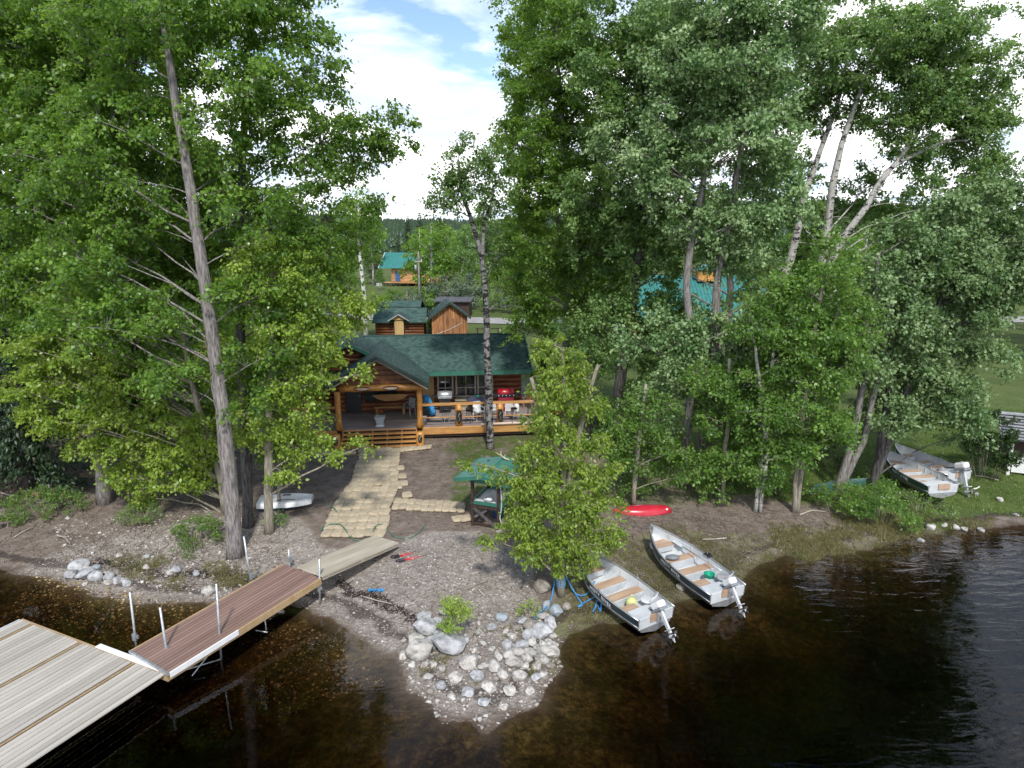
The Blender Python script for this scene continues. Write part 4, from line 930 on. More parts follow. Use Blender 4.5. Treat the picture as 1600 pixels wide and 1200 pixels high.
for a, b, c, d in WINS:
    fr = hb(MB().bar((a, WY - .12, c), (b, WY - .12, c), .10, .09).bar((a, WY - .12, d), (b, WY - .12, d), .10, .09).bar((a, WY - .12, c), (a, WY - .12, d), .09, .10, (0, 1, 0)).bar((b, WY - .12, c), (b, WY - .12, d), .09, .10, (0, 1, 0)).bar(((a + b) / 2, WY - .11, c), ((a + b) / 2, WY - .11, d), .05, .05, (0, 1, 0)).bar((a, WY - .105, c + .5), (b, WY - .105, c + .5), .05, .05), 'window_frame', tan_paint)
    for s in (0, 1):
        x0 = a + s * (b - a) / 2; MB().box((x0 + (b - a) / 4, WY - .04, (c + d) / 2), ((b - a) / 2 - .03, .015, d - c - .03)).build('pane', glass, fr)
for zc, dp in ((DK + .10, .9), (DK + .28, .6), (DK + .46, .3)):
    hb(MB().box((4.5, WY - .2 - dp / 2, zc - .01), (1.3, dp, .12)), 'threshold_step', old_plank, bevel=.01)
# left part of the cabin behind the porch
LW = [(-1.0, .75, 2.05, 3.15)]
logs(-2.6, 2.0, 4.6, DK, 3.6, .13, red_log, skip=[(-1.5 - .5, -1.15, 1, 3.45), (LW[0][0] - .05 + .1, LW[0][1] + .05, 1.95, 3.25)])
hb(MB().box((-.3, 4.78, 2.6), (4.6, .06, 2.3)), 'inner_wall', dark_wood)
dr = hb(MB().box((-1.58, 4.55, 2.4), (.86, .08, 1.9)), 'door', black_paint, bevel=.01)
MB().ball((-1.25, 4.48, 2.35), .04, 8, 4).build('handle', steel, dr)
a, b, c, d = LW[0]
fr = hb(MB().bar((a, 4.5, c), (b, 4.5, c), .1, .08).bar((a, 4.5, d), (b, 4.5, d), .1, .08).bar((a, 4.5, c), (a, 4.5, d), .08, .1, (0, 1, 0)).bar((b, 4.5, c), (b, 4.5, d), .08, .1, (0, 1, 0)).bar((-.1, 4.5, c), (-.1, 4.5, d), .05, .06, (0, 1, 0)), 'window_frame', dark_wood)
MB().box(((a + b) / 2, 4.56, (c + d) / 2), (b - a, .015, d - c)).build('pane', glass, fr)
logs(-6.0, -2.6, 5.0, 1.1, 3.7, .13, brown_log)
# left gable wing
gz = L_(547, 537, 2.9)[1]; GX = -1.55; gw = 2.9; gze = gz - gw * .52
for s in (-1, 1):
    w_ = hb(slab((GX + s * gw, 2.9, gze), (GX + s * gw, 6.6, gze), (GX, 6.6, gz), (GX, 2.9, gz), .1), 'roof', roofm)
    shingles(w_, (GX + s * gw, 2.9, gze), (GX + s * gw, 6.6, gze), (GX, 6.6, gz), (GX, 2.9, gz))
    hb(MB().bar((GX + s * gw, 2.87, gze - .04), (GX, 2.87, gz - .04), .05, .18, (0, 0, 1)), 'barge_board', fascia_green)
hb(MB().prism([(GX - gw + .4, 3.4, gze + .1), (GX + gw - .4, 3.4, gze + .1), (GX, 3.4, gz - .12)], (0, .1, 0)), 'gable_wall', brown_log)
for i in range(6):
    z = gze + .12 + i * .24; hw = (gz - .15 - z) / .52 - .2
    if hw > .2: hb(MB().tube([(GX - hw, 3.36, z), (GX + hw, 3.36, z)], .11, 8), 'log', brown_log, smooth=True)
# porch roof
PZ = L_(587, 557, .7)[1]; PE = L_(670, 602, .55)
px_e, pz_e = PE[0], PE[1]; PB = 6.0
for s in (-1, 1):
    xe = s * px_e
    w_ = hb(slab((xe, .6, pz_e), (xe, PB if s < 0 else 3.6, pz_e), (0, PB, PZ), (0, .6, PZ), .11), 'roof', roofm)
    shingles(w_, (xe, .6, pz_e), (xe, 3.6, pz_e), (0, 5.8, PZ), (0, .6, PZ))
    hb(MB().bar((xe, .56, pz_e - .05), (0, .56, PZ - .05), .05, .17), 'barge_board', roofm)
    hb(MB().bar((xe * .97, .62, pz_e - .19), (0, .62, PZ - .17), .05, .06), 'rafter_trim', old_plank)
    hb(MB().bar((xe, .6, pz_e - .04), (xe, 3.7, pz_e - .04), .04, .14), 'fascia_board', roofm)
gzz = 3.82
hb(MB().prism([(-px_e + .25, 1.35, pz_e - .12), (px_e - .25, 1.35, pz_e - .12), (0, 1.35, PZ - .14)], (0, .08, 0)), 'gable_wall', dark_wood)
for i in range(5):
    z = pz_e + .02 + i * .25; hw = (PZ - .16 - z) / ((PZ - pz_e) / px_e) - .12
    if hw > .2: hb(MB().box((0, 1.33, z), (2 * hw, .05, .22)), 'gable_board', brown_log, bevel=.008)
# beam, posts
BZ = (L_(594, 606, 1.2)[1])
bl_, br_ = L_(530, 608, 1.2)[0], L_(660, 604, 1.2)[0]
rngp = random.Random(2)
hb(MB().tube([(bl_ + (br_ - bl_) * i / 12, 1.2, BZ + rngp.uniform(-.012, .012)) for i in range(13)], [.165 + rngp.uniform(-.012, .012) for i in range(13)], 12), 'beam_log', orange_log, smooth=True)
for sx, fl in ((-.75, 1), (.62, -1)):
    cv = hb(MB().tube([(sx + .38 * math.cos(a), 1.2 - .155, BZ + .10 * math.sin(a)) for a in [i * math.pi / 8 for i in range(17)]], .022, 6), 'carved_ring', carved, smooth=True)
    hb(MB().ball((sx, 1.05, BZ - .02), (.30, .05, .065), 12, 8).prism([(sx + fl * .26, 1.03, BZ - .02), (sx + fl * .38, 1.03, BZ + .06), (sx + fl * .38, 1.03, BZ - .08)], (0, .04, 0)), 'carved_fish', pink_log, smooth=True)
for x in (-1.97, 1.97):
    hb(MB().tube([(x, 1.2, DK), (x + .01, 1.2, DK + .25), (x, 1.2, 2.2), (x + .01, 1.2, 3.0), (x, 1.2, BZ - .12)], [.20, .155, .14, .14, .15], 12), 'post', orange_log, smooth=True)
    hb(MB().tube([(x + .1, 1.02, DK - .02), (x + .03, 1.05, DK + .9)], [.05, .035], 8), 'brace', orange_log, smooth=True)
    n_ = hb(MB().tube([(x, .10, .72), (x, .10, .95), (x, .10, 1.30), (x, .10, 1.55)], [.22, .19, .20, .18], 14), 'newel_log', orange_log, smooth=True)
    MB().lathe([(.05, 1.02), (.10, 1.08), (.115, 1.25), (.08, 1.42), (.04, 1.46)], (x, -.03, 0), 10).build('carving', carved, n_, smooth=True)
    MB().tube([(x + .06, -.14, 1.1), (x - .05, -.145, 1.25), (x + .05, -.13, 1.4)], .014, 5).build('carved_vine', old_plank, n_, smooth=True)
for y in (4.9,): 
    for x in (-2.0, 1.97): hb(MB().tube([(x, y, DK), (x, y, 3.7)], .13, 10), 'post', brown_log, smooth=True)
# steps
for i in range(5):
    z = .84 + i * .14; y = .06 + i * .26
    hb(MB().box((0, y + .13, z), (3.62, .27, .05)), 'stair_tread', orange_board, bevel=.008)
for i in range(6):
    x = -1.78 + i * 3.56 / 5
    sb = MB().prism([(x - .02, .1, .74), (x - .02, 1.30, .74), (x - .02, 1.30, 1.36), (x - .02, 1.12, 1.36), (x - .02, .2, .82)], (.045, 0, 0)); hb(sb, 'stringer', orange_board)
hb(MB().box((0, 1.4, 1.05), (3.7, .04, .66)), 'riser_shade', dark_wood)  # dark sheet stands in for the shade seen through the open risers
# deck boards (run along x), fascia logs
for i in range(30):
    y = 1.22 + i * .142
    hb(MB().box((.0 if y > 9 else 1.6, y, DK - .02), (13.1, .134, .035)), 'deck_board', deck_grey)
hb(MB().box((1.6, 3.2, DK - .3), (12.9, 4.1, .4)), 'deck_underframe', dark_wood)
f1 = hb(MB().bar((2.05, 1.12, 1.27), (8.15, 1.12, 1.27), .14, .38), 'deck_fascia', orange_board, bevel=.03)
hb(MB().bar((-4.9, 1.12, 1.27), (-2.05, 1.12, 1.27), .14, .36), 'deck_fascia', orange_board, bevel=.03)
hb(MB().bar((8.16, 1.15, 1.27), (8.16, 5.4, 1.27), .12, .36), 'deck_fascia', orange_board, bevel=.03)
hb(MB().box((9.6, 4.6, DK - .02), (2.8, 1.4, .06)), 'rear_walkway', deck_grey)
hb(MB().bar((8.3, 3.85, 1.3), (11, 3.85, 1.3), .08, .28), 'deck_fascia', orange_board, bevel=.02)
hb(MB().bar((8.3, 3.85, 2.35), (11, 3.85, 2.35), .2, .06), 'rail_cap', orange_board, bevel=.02)
tag(MB().tube([(5.0, 1.02, 0), (6.5, 1.03, .01), (8.35, 1.02, 0)], [.065, .07, .075], 10).build('peeled_pole', pink_log, None, True, HO + Matrix.Rotation(HR, 3, 'Z') @ Vector((0, 0, 0)), (0, 0, HR)), 'pinkish peeled pole lying along the outer edge of the deck', 'pole')
bpy.data.objects['peeled_pole'].location.z = 1.45 + .09
# railing on the right deck
RZ = L_(740, 630, 1.25)[1]
rail = [(2.1 + 5.95 * i / 14, 1.25 + .02 * math.sin(i * 1.9), RZ) for i in range(15)]
cap = MB()
for i in range(14):
    a_, b_ = rail[i], rail[i + 1]; w0 = .15 + .03 * math.sin(i * 2.3); cap.bar(a_, (b_[0] + .001, b_[1], b_[2]), w0 * 2, .07)
hb(MB().prism([(p[0], 1.10 + .03 * math.sin(i * 2.1), RZ - .035) for i, p in enumerate(rail)] + [(p[0], 1.42 + .03 * math.sin(i * 1.7), RZ - .035) for i, p in reversed(list(enumerate(rail)))], (0, 0, .07)), 'rail_cap', orange_board)
hb(MB().tube([(p[0], 1.25, DK + .45 + .008 * math.sin(i)) for i, p in enumerate(rail)], .032, 7), 'mid_rail', orange_log, smooth=True)
for u in (717, 781, 842):
    x = L_(u, 648, 1.25)[0]
    p_ = hb(MB().tube([(x, 1.25, DK), (x, 1.25, DK + .3), (x, 1.25, DK + .7), (x, 1.25, RZ - .03)], [.19, .165, .18, .18], 12), 'rail_post', orange_log, smooth=True)
    MB().prism([(x, 1.03, DK + .12), (x + .14, 1.03, DK + .3), (x + .15, 1.03, DK + .6), (x + .09, 1.03, DK + .84), (x - .11, 1.03, DK + .84), (x - .15, 1.03, DK + .55), (x - .11, 1.03, DK + .28)], (0, .05, 0)).build('carving', carved, p_)
    MB().tube([(x - .05, 1.02, DK + .25), (x + .05, 1.015, DK + .4), (x - .04, 1.015, DK + .55), (x + .03, 1.02, DK + .7)], .013, 5).build('carved_vine', steel, p_, smooth=True)
hb(MB().bar((-4.9, 1.25, RZ), (-2.1, 1.25, RZ), .26, .07), 'rail_cap', orange_board, bevel=.02)
hb(MB().tube([(-4.9, 1.25, DK + .45), (-2.1, 1.25, DK + .45)], .032, 7), 'mid_rail', orange_log, smooth=True)
for x in (-4.8, -3.5): hb(MB().tube([(x, 1.25, DK), (x, 1.25, RZ)], .14, 10), 'rail_post', orange_log, smooth=True)
hb(MB().bar((8.1, 1.4, RZ), (8.1, 3.8, RZ), .24, .07), 'rail_cap', orange_board, bevel=.02)

def W(x, y, z): 
    v = Matrix.Rotation(HR, 3, 'Z') @ Vector((x, y, 0)); return Vector((HO.x + v.x, HO.y + v.y, z))
def at_px(u, v, ly, z=None):           # place on the deck seen at pixel u at local depth ly
    x, zz = L_(u, v, ly); return W(x, ly, DK if z is None else z)
# ---- furniture on the deck
g = empty('barbecue_grill', at_px(695, 620, 4.0), HR, label='black upright barbecue with silver lid band behind the railing', cat='barbecue')
MB().box((0, 0, .42), (.62, .5, .72)).build('cabinet', black_paint, g, bevel=.02); MB().box((0, -.27, .86), (.72, .06, .12)).build('control_panel', steel, g, bevel=.01)
MB().lathe([(.02, -.40), (.26, -.38), (.30, -.1), (.30, .1), (.26, .38), (.02, .40)], n=14).build('lid', steel, g, True, (0, 0, .95), (0, math.pi / 2, 0)).scale = (.75, .85, 1)
for s in (-1, 1): MB().box((s * .52, 0, .88), (.36, .42, .03)).build('side_shelf', black_paint, g, bevel=.01)
g = empty('barbecue_grill', at_px(790, 618, 4.0), HR, label='maroon barbecue with red lid and row of knobs near the cabin corner', cat='barbecue')
MB().box((0, 0, .42), (.85, .5, .74)).build('cabinet', maroon, g, bevel=.02); MB().box((0, -.27, .88), (1.3, .07, .14)).build('control_panel', black_paint, g, bevel=.01)
MB().lathe([(.02, -.45), (.24, -.43), (.28, -.1), (.28, .1), (.24, .43), (.02, .45)], n=14).build('lid', red_paint, g, True, (0, 0, .98), (0, math.pi / 2, 0)).scale = (.8, .85, 1)
for i in range(5): MB().ball((-.4 + i * .2, -.32, .88), .028, 8, 4).build('knob', white_paint, g)
for s in (-1, 1): MB().box((s * .65, 0, .93), (.4, .42, .03)).build('side_shelf', black_paint, g, bevel=.01)
pt = at_px(807, 624, 3.5)
g = empty('propane_tank', pt, label='white propane tank standing right of the maroon barbecue', cat='gas tank')
MB().lathe([(.09, 0), (.14, .03), (.15, .1), (.15, .36), (.11, .45), (.03, .48)], n=16).build('tank_body', white_paint, g, True); MB().lathe([(.1, .46), (.1, .56)], n=12, cap=False).build('collar', white_paint, g, True)
t_ = empty('patio_table', at_px(746, 618, 3.6), HR, label='dark blue-grey patio table with hexagonal top before the cabin windows', cat='table')
MB().lathe([(.62, .72), (.64, .74), (.64, .77), (.6, .78)], n=6).build('table_top', M('slate_cloth', (.05, .06, .11), (.08, .09, .15), 4, .5), t_)
for a in range(4): MB().tube([(.4 * math.cos(a * 1.57 + .78), .4 * math.sin(a * 1.57 + .78), .73), (.5 * math.cos(a * 1.57 + .78), .5 * math.sin(a * 1.57 + .78), 0)], .025, 6).build('leg', black_paint, t_)
pg_ = empty('planter', at_px(746, 606, 4.6), label='small green planter with leaves under the cabin window', cat='planter')
MB().lathe([(.12, .5), (.18, .75)], n=12).build('bowl', green_pl, pg_, True); MB().lathe([(.04, 0), (.03, .5)], n=8).build('stand', steel, pg_)
# blue bag on a stand
gb = empty('golf_bag', at_px(670, 628, 3.2), HR, label='bright blue bag with straps leaning beside the right porch post', cat='bag')
MB().tube([(.22, -.05, .1), (.08, 0, .45), (-.08, .05, .85), (-.16, .06, 1.12)], [.16, .21, .20, .16], 12).build('bag_body', blue_cloth, gb, True)
MB().box((.18, -.14, .35), (.22, .1, .3), rot=Matrix.Rotation(-.4, 3, 'Y')).box((.0, -.12, .68), (.18, .08, .2), rot=Matrix.Rotation(-.4, 3, 'Y')).build('pocket', blue_cloth, gb, bevel=.02)
MB().tube([(.12, -.17, .2), (.0, -.22, .55), (-.14, -.12, .9)], .02, 6).build('strap', black_paint, gb)
MB().tube([(-.1, .1, .9), (-.18, .15, 1.15)], .012, 5).tube([(-.14, .0, .9), (-.26, .0, 1.1)], .012, 5).build('club', steel, gb)
pb = MB().lathe([(.16, 0), (.2, .42), (.21, .44)], n=14).build('grey_pail', mid_grey, None, True, at_px(661, 645, 1.7)); tag(pb, 'grey pail on the deck beside the right porch post', 'pail')
# bar stools / chairs along the railing
def stool(u, ly, lab, seatm):
    s = empty('bar_stool', at_px(u, 650, ly), HR + .1 * u, label=lab, cat='stool', group='stools along the deck railing')
    MB().lathe([(.16, .60), (.18, .62), (.18, .65), (.15, .665)], n=14).build('seat', seatm, s, True)
    for k in range(4):
        a = k * math.pi / 2 + .78; MB().tube([(.12 * math.cos(a), .12 * math.sin(a), .61), (.2 * math.cos(a), .2 * math.sin(a), 0)], .015, 5).build('leg', steel if seatm is black_paint else black_paint, s)
    MB().tube([(.165 * math.cos(a), .165 * math.sin(a), .25) for a in [i * math.pi / 6 for i in range(13)]], .010, 5, cap=False).build('foot_ring', steel, s, True)
stool(696, 1.9, 'black-seated stool behind the left span of the deck railing', black_paint)
stool(733, 1.8, 'brown-seated stool between the two carved railing posts', dark_wood)
stool(803, 1.9, 'stool with tall dark legs right of the second carved railing post', dark_wood)
stool(828, 2.1, 'stool nearest the right end of the deck railing', dark_wood)
def pchair(u, ly, lab, rz, mat=white_paint, nm='plastic_chair'):
    s = empty(nm, at_px(u, 640, ly), HR + rz, label=lab, cat='chair', group='chairs on the deck')
    MB().box((0, 0, .44), (.46, .44, .035)).build('seat', mat, s, bevel=.015)
    MB().box((0, .22, .68), (.44, .03, .46), rot=Matrix.Rotation(-.15, 3, 'X')).build('backrest', mat, s, bevel=.02)
    for a, b in ((-.2, -.19), (.2, -.19), (-.2, .2), (.2, .2)): MB().tube([(a, b, .43), (a * 1.12, b * 1.12, 0)], .02, 6).build('leg', mat, s)
    for a in (-.23, .23): MB().bar((a, -.18, .64), (a, .22, .66), .045, .03).bar((a, -.18, .43), (a, -.18, .64), .04, .03, (1, 0, 0)).build('armrest', mat, s)
pchair(748, 2.3, 'white plastic chair behind the railing left of the slim aspen trunk', .4)
pchair(770, 2.6, 'white plastic chair hidden partly by the slim aspen trunk', -2.6)
pchair(797, 2.4, 'white plastic chair with rounded back beyond the second carved post', 2.8)
pchair(640, 3.6, 'pale chair in the shaded right corner of the porch', -.7, mid_grey)
ac = empty('lounge_chair', at_px(829, 620, 4.3), HR - .5, label='orange wooden lounge chair with slanted back at the right end of the deck', cat='chair')
for i in range(5): MB().box((-.22 + i * .11, .30, .72), (.095, .03, .85), rot=Matrix.Rotation(-.45, 3, 'X')).build('back_slat', orange_board, ac)
for i in range(4): MB().box((0, -.15 + i * .12, .40 - i * .03), (.56, .1, .025)).build('seat_slat', orange_board, ac)
for s in (-1, 1): MB().bar((s * .32, -.3, .6), (s * .32, .35, .55), .11, .03).bar((s * .3, -.25, 0), (s * .3, -.25, .6), .08, .04, (1, 0, 0)).bar((s * .28, -.25, .38), (s * .28, .55, .02), .04, .1).build('armrest', orange_board, ac)
# porch: bench, flower pot
bn = empty('porch_bench', at_px(610, 640, 3.9), HR, label='rustic orange bench with shaped slab backrest against the porch wall', cat='bench')
MB().box((0, 0, .42), (1.7, .45, .06)).build('seat', orange_board, bn, bevel=.02)
MB().prism([(-.95, .22, .98), (-.5, .22, 1.03), (.5, .22, 1.03), (.95, .22, .98), (.7, .22, .78), (.35, .22, .66), (-.3, .22, .66), (-.7, .22, .8)], (0, .06, 0)).build('backrest', orange_board, bn)
for x in (-.7, .7): MB().tube([(x, -.05, 0), (x, -.05, .4)], .08, 8).build('leg', orange_log, bn)
fp = empty('flower_pot', at_px(594, 662, 1.75), HR, label='square pale blue pot of red flowers at the top of the porch steps', cat='flower pot')
MB().prism([(-.20, -.20, 0), (.20, -.20, 0), (.20, .20, 0), (-.20, .20, 0)], (0, 0, .06)).build('foot', white_paint, fp)
MB().lathe([(.22, .06), (.33, .42), (.37, .42), (.37, .48), (.31, .48), (.29, .40)], n=4).build('pot', M('pale_blue_glaze', (.34, .38, .42), (.44, .48, .52), 3, .35), fp, rot=(0, 0, math.pi / 4))
rng = np.random.default_rng(4); S, E, P, Dd, Nn, sz, wd, v = twig_leaves(rng, np.array([[0, 0, .55], [.1, .05, .6], [-.1, 0, .6]]), np.array([[0, 0, 1.0]] * 3), np.full(3, .2), 60, .06, .5)
tag(link('foliage', leaf_mesh('foliage', P, Dd, Nn, sz, wd, leaf_dark, v), fp), kind='stuff')
fm = MB()
for i in range(9): fm.ball((rngp.uniform(-.18, .18), rngp.uniform(-.15, .15), rngp.uniform(.62, .8)), .028, 6, 3)
fm.build('blossom', flower_red, fp, True)
# hanging basket before window
hbk = empty('hanging_basket', W(4.35, WY - .55, 2.75), label='hanging basket of pale yellow flowers before the middle cabin window', cat='flower basket')
MB().lathe([(.06, -.05), (.16, .05), (.18, .12)], n=10).build('basket', dark_wood, hbk, True); MB().tube([(0, 0, .12), (0, 0, .8)], .006, 4).build('chain', steel, hbk)
S, E, P, Dd, Nn, sz, wd, v = twig_leaves(rng, np.array([[0, 0, .12], [.1, -.05, .05]]), np.array([[0, 0, 1.0]] * 2), np.full(2, .25), 70, .05, .6)
tag(link('foliage', leaf_mesh('foliage', P, Dd, Nn, sz, wd, leaf_young, v), hbk), kind='stuff')

# ------------------------------------------------------------------ outbuildings
def simple_roof(root, hx, y0, y1, ze, zr, over, mat, ym=None, sh=True, th=.08):
    ym = (y0 + y1) / 2 if ym is None else ym
    for yy in (y0 - over, y1 + over):
        s = slab((-hx - over, yy, ze), (hx + over, yy, ze), (hx + over, ym, zr), (-hx - over, ym, zr), th).build('roof', roofm, root)
        if sh: shingles(s, (-hx - over, yy, ze), (hx + over, yy, ze), (hx + over, ym, zr), (-hx - over, ym, zr), course=.3, wid=.45, off=.01, mat=mat)
gs = terr(-11, 64)
sa = atZ(625, 529, gs)
# shed A: double roof with small gabled entry
A = empty('log_shed', (sa.x, sa.y, gs), R(3), label='small log shed with stepped green roof and pale door under a tiny gable', cat='shed')
MB().box((0, 1.9, .8), (4.5, 3.4, 1.6)).build('wall', dark_wood, A)
for i in range(6): MB().tube([(-2.3, .15, .15 + i * .27), (2.3, .15, .15 + i * .27)], .13, 7).build('log', brown_log, A, True)
zr = atD(620, 494, sa.y + 2.6).z - gs; ze = atD(620, 502, sa.y - .3).z - gs
ze = 1.6; zr = 2.72
s = slab((-2.55, -.35, ze), (2.55, -.35, ze), (2.5, 1.9, zr), (-2.5, 1.9, zr), .08).build('roof', roofm, A)
shingles(s, (-2.55, -.35, ze), (2.55, -.35, ze), (2.5, 1.9, zr), (-2.5, 1.9, zr), course=.26, wid=.42, off=.01)
s = slab((-2.0, 1.9, zr + .1), (1.9, 1.9, zr + .1), (1.9, 3.4, zr + .55), (-2.0, 3.4, zr + .55), .08).build('roof', roofm, A)
shingles(s, (-2.0, 1.9, zr + .1), (1.9, 1.9, zr + .1), (1.9, 3.4, zr + .55), (-2.0, 3.4, zr + .55), course=.26, wid=.42, off=.01, name='shingles')
slab((-2.5, 5.0, ze), (2.5, 5.0, ze), (2.0, 3.41, zr + .55), (-2.0, 3.41, zr + .55), .08).build('roof', roofm, A)
for s_ in (-1, 1):
    MB().prism([(0, -.75, 2.40), (s_ * .95, -.75, 1.82), (s_ * .95, -.75, 1.75), (0, -.75, 2.31)], (0, 2.0, 0)).build('gable_roof', roofm, A)
    MB().bar((0, -.78, 2.38), (s_ * .98, -.78, 1.79), .05, .10).build('barge_board', grey_roof, A)
MB().prism([(-.7, -.55, 1.85), (.7, -.55, 1.85), (0, -.55, 2.28)], (0, .08, 0)).build('gable_wall', ply, A)
MB().box((0, -.4, .95), (.85, .08, 1.9)).build('door', ply, A, bevel=.01)
MB().box((0, -.1, .9), (1.0, .5, 1.75)).build('entry_frame', dark_wood, A)
tag(MB().ball((0, 0, .2), (.25, .25, .25), 10, 6).build('white_pail', white_paint, None, True, atZ(644, 524, 1.0) + Vector((0, 0, .6))), 'white pail outside the small log shed with the pale door', 'pail')
# shed B: board and batten gable
sb_ = atZ(703, 527, gs)
B = empty('board_shed', (sb_.x, sb_.y, gs), R(10), label='small brown board-clad shed with steep green gable roof', cat='shed')
for i in range(17):
    x = -1.62 + i * .2025; h = 2.0 + (1 - abs(x) / 1.7) * 1.25
    MB().box((0, 0, h / 2), (.185, .04, h)).build('board', cedar, B, loc=(x, 0, 0))
MB().box((0, 1.7, 1.0), (3.3, 3.2, 2.0)).build('wall', dark_wood, B)
MB().prism([(-1.6, .05, 2.0), (1.6, .05, 2.0), (0, .05, 3.15)], (0, 3.2, 0)).build('gable_wall', dark_wood, B)
db = MB().box((.35, -.05, .95), (.8, .05, 1.75)).build('door', cedar, B, bevel=.01); MB().box((.05, -.09, 1.0), (.04, .04, .14)).build('handle', steel, db)
for s_ in (-1, 1):
    e0, e1, r1_, r0_ = (s_ * 2.0, -.4, 1.9), (s_ * 2.0, 3.6, 1.9), (0, 3.6, 3.4), (0, -.4, 3.4)
    s = slab(e0, e1, r1_, r0_, .09).build('roof', roofm, B); shingles(s, e0, e1, r1_, r0_, course=.26, wid=.4, off=.01)
    MB().bar((s_ * 2.02, -.43, 1.84), (0, -.43, 3.34), .05, .16).build('barge_board', roofm, B)
# dark low shed behind
dc = atD(707, 486, 80); gd = terr(dc.x, 80)
Dk = empty('open_shed', (dc.x, 80, gd), R(-3), label='low dark shed with grey flat roof half hidden by willow bushes', cat='shed')
MB().box((0, 1.5, .9), (3.9, 3, 1.8)).build('wall', dark_wood, Dk); MB().prism([(-2.2, -.4, 1.85), (2.2, -.4, 1.85), (2.2, 3.4, 2.0), (-2.2, 3.4, 2.0)], (0, 0, .12)).build('roof', M('dark_roof', (.05, .05, .055), (.11, .11, .12), 3, .8), Dk)
# far cabin with turquoise roof
fc = atD(630, 437, 128); gf = terr(fc.x, 128)
Fc = empty('far_cabin', (fc.x, 128, gf), R(-8), label='far log cabin with turquoise metal roof and orange walls in the meadow', cat='cabin')
pale_log = M('pale_orange_log', (.52, .27, .12), (.62, .36, .18), 4, .5)
for i in range(10): MB().tube([(-2.2, 0, .8 + i * .27), (7.4, 0, .8 + i * .27)], .15, 7).build('log', pale_log, Fc, True)
MB().box((2.6, 3.4, 2), (9.4, 6.4, 2.6)).build('wall', pale_log, Fc)
for yy, hh in ((-1.0, 0), (7.6, 0)): slab((-4.3, yy, 3.25), (8.2, yy, 3.25), (8.2, 3.3, 5.9), (-4.3, 3.3, 5.9), .1).build('roof', teal_metal, Fc)
for k in range(28): MB().bar((-4.2 + k * .45, -1.0, 3.28), (-4.2 + k * .45, 3.3, 5.93), .04, .06).build('roof_rib', teal_metal, Fc)
MB().prism([(-2.3, .2, 3.2), (-2.3, 6.4, 3.2), (-2.3, 3.3, 5.6)], (.1, 0, 0)).build('gable_wall', orange_log, Fc)
for yy in (-1.0, 7.6): MB().bar((-4.35, yy, 3.2), (-4.35, 3.3, 5.85), .1, .2).build('barge_board', white_paint, Fc)
MB().box((-1.0, -.18, 1.7), (.9, .06, 1.9)).build('door', hull_blue, Fc); MB().box((2.2, -1.1, .62), (10.6, 2.0, .1)).build('deck', orange_board, Fc)
for k in range(8): MB().box((-3 + k * 1.5, -2.0, .3), (.14, .14, .6)).build('deck_post', dark_wood, Fc)
for k in range(3): MB().box((-3.9 + k * .1, -2.3 - .25 * k, .5 - k * .2), (1.0, .25, .06)).build('step', white_paint, Fc)
# large lodge with turquoise roof behind the grove
le = 57.0; lg = empty('lodge', (atD(1115, 520, le).x, le, 1.0), R(-2), label='big log lodge with long turquoise metal roof and orange dormer behind the grove', cat='lodge')
cxl = atD(1115, 520, le).x; hx = 7.4
ze = atD(1115, 500, le).z - 1; zr = atD(1115, 430, le + 5.5).z - 1
for yy in (-.0, 11): slab((-hx, yy, ze), (hx, yy, ze), (hx, 5.5, zr), (-hx, 5.5, zr), .12).build('roof', teal_metal, lg)
for k in range(48): MB().bar((-hx + .15 + k * .308, 0, ze + .03), (-hx + .15 + k * .308, 5.5, zr + .03), .03, .05).build('roof_rib', teal_metal, lg)
for k in range(12): MB().tube([(-hx + .5, 1.6, .2 + k * .27), (hx - .5, 1.6, .2 + k * .27)], .145, 7).build('log', brown_log, lg, True)
MB().box((0, 5.5, 1.8), (2 * hx - 1, 7.6, 3.4)).build('wall', dark_wood, lg)
dmr = MB().box((.3, 4.9, zr + .05), (1.7, 1.4, 1.0)).build('dormer', orange_log, lg)
MB().prism([(-.8, 4.0, zr + .55), (1.4, 4.0, zr + .55), (.3, 4.0, zr + 1.0)], (0, 1.8, 0)).build('dormer_roof', teal_metal, lg)
for k in range(3): MB().box((-4 + k * 4, 1.42, 1.9), (1.3, .06, 1.2)).build('window', glass, lg)
MB().box((0, .6, .35), (2 * hx - 1, 2.2, .12)).build('porch_floor', deck_grey, lg)
for zz_ in (.85, 1.25): MB().tube([(-hx + .6, -.5, zz_), (hx + 2.0, -.5, zz_)], .06, 7).build('porch_rail', dirtywhite, lg, True)
for k in range(9): MB().tube([(-hx + .8 + k * 1.9, -.5, 0), (-hx + .8 + k * 1.9, -.5, 1.4 if k % 2 else ze)], .08, 7).build('porch_post', orange_log, lg, True)
# grey-roofed shed at the right edge
rs_ = G(1574, 742)
Rs = empty('boat_shed', rs_, R(-24), label='small white shed with weathered grey shingle roof at the right edge', cat='shed')
for sx in (0, 1.5, 3): MB().box((sx, 0, .85), (.12, .12, 1.7)).build('post', white_paint, Rs, bevel=.01)
MB().box((1.6, .2, .45), (2.9, .05, .7)).build('front_panel', white_paint, Rs); MB().box((1.6, 1.5, .85), (3.0, 2.4, 1.6)).build('wall', dark_wood, Rs)
slab((-.5, -.4, 1.75), (3.8, -.4, 1.75), (3.8, 1.6, 2.5), (-.5, 1.6, 2.5), .06).build('roof', grey_roof, Rs); slab((-.5, 3.4, 1.75), (3.8, 3.4, 1.75), (3.8, 1.6, 2.5), (-.5, 1.6, 2.5), .06).build('roof', grey_roof, Rs)
for k in range(9): MB().bar((-.5 + .03 * k % .1, -.4 + k * .22, 1.80 + k * .0825), (3.8, -.4 + k * .22, 1.80 + k * .0825), .24, .02).build('roof_board', grey_roof, Rs)
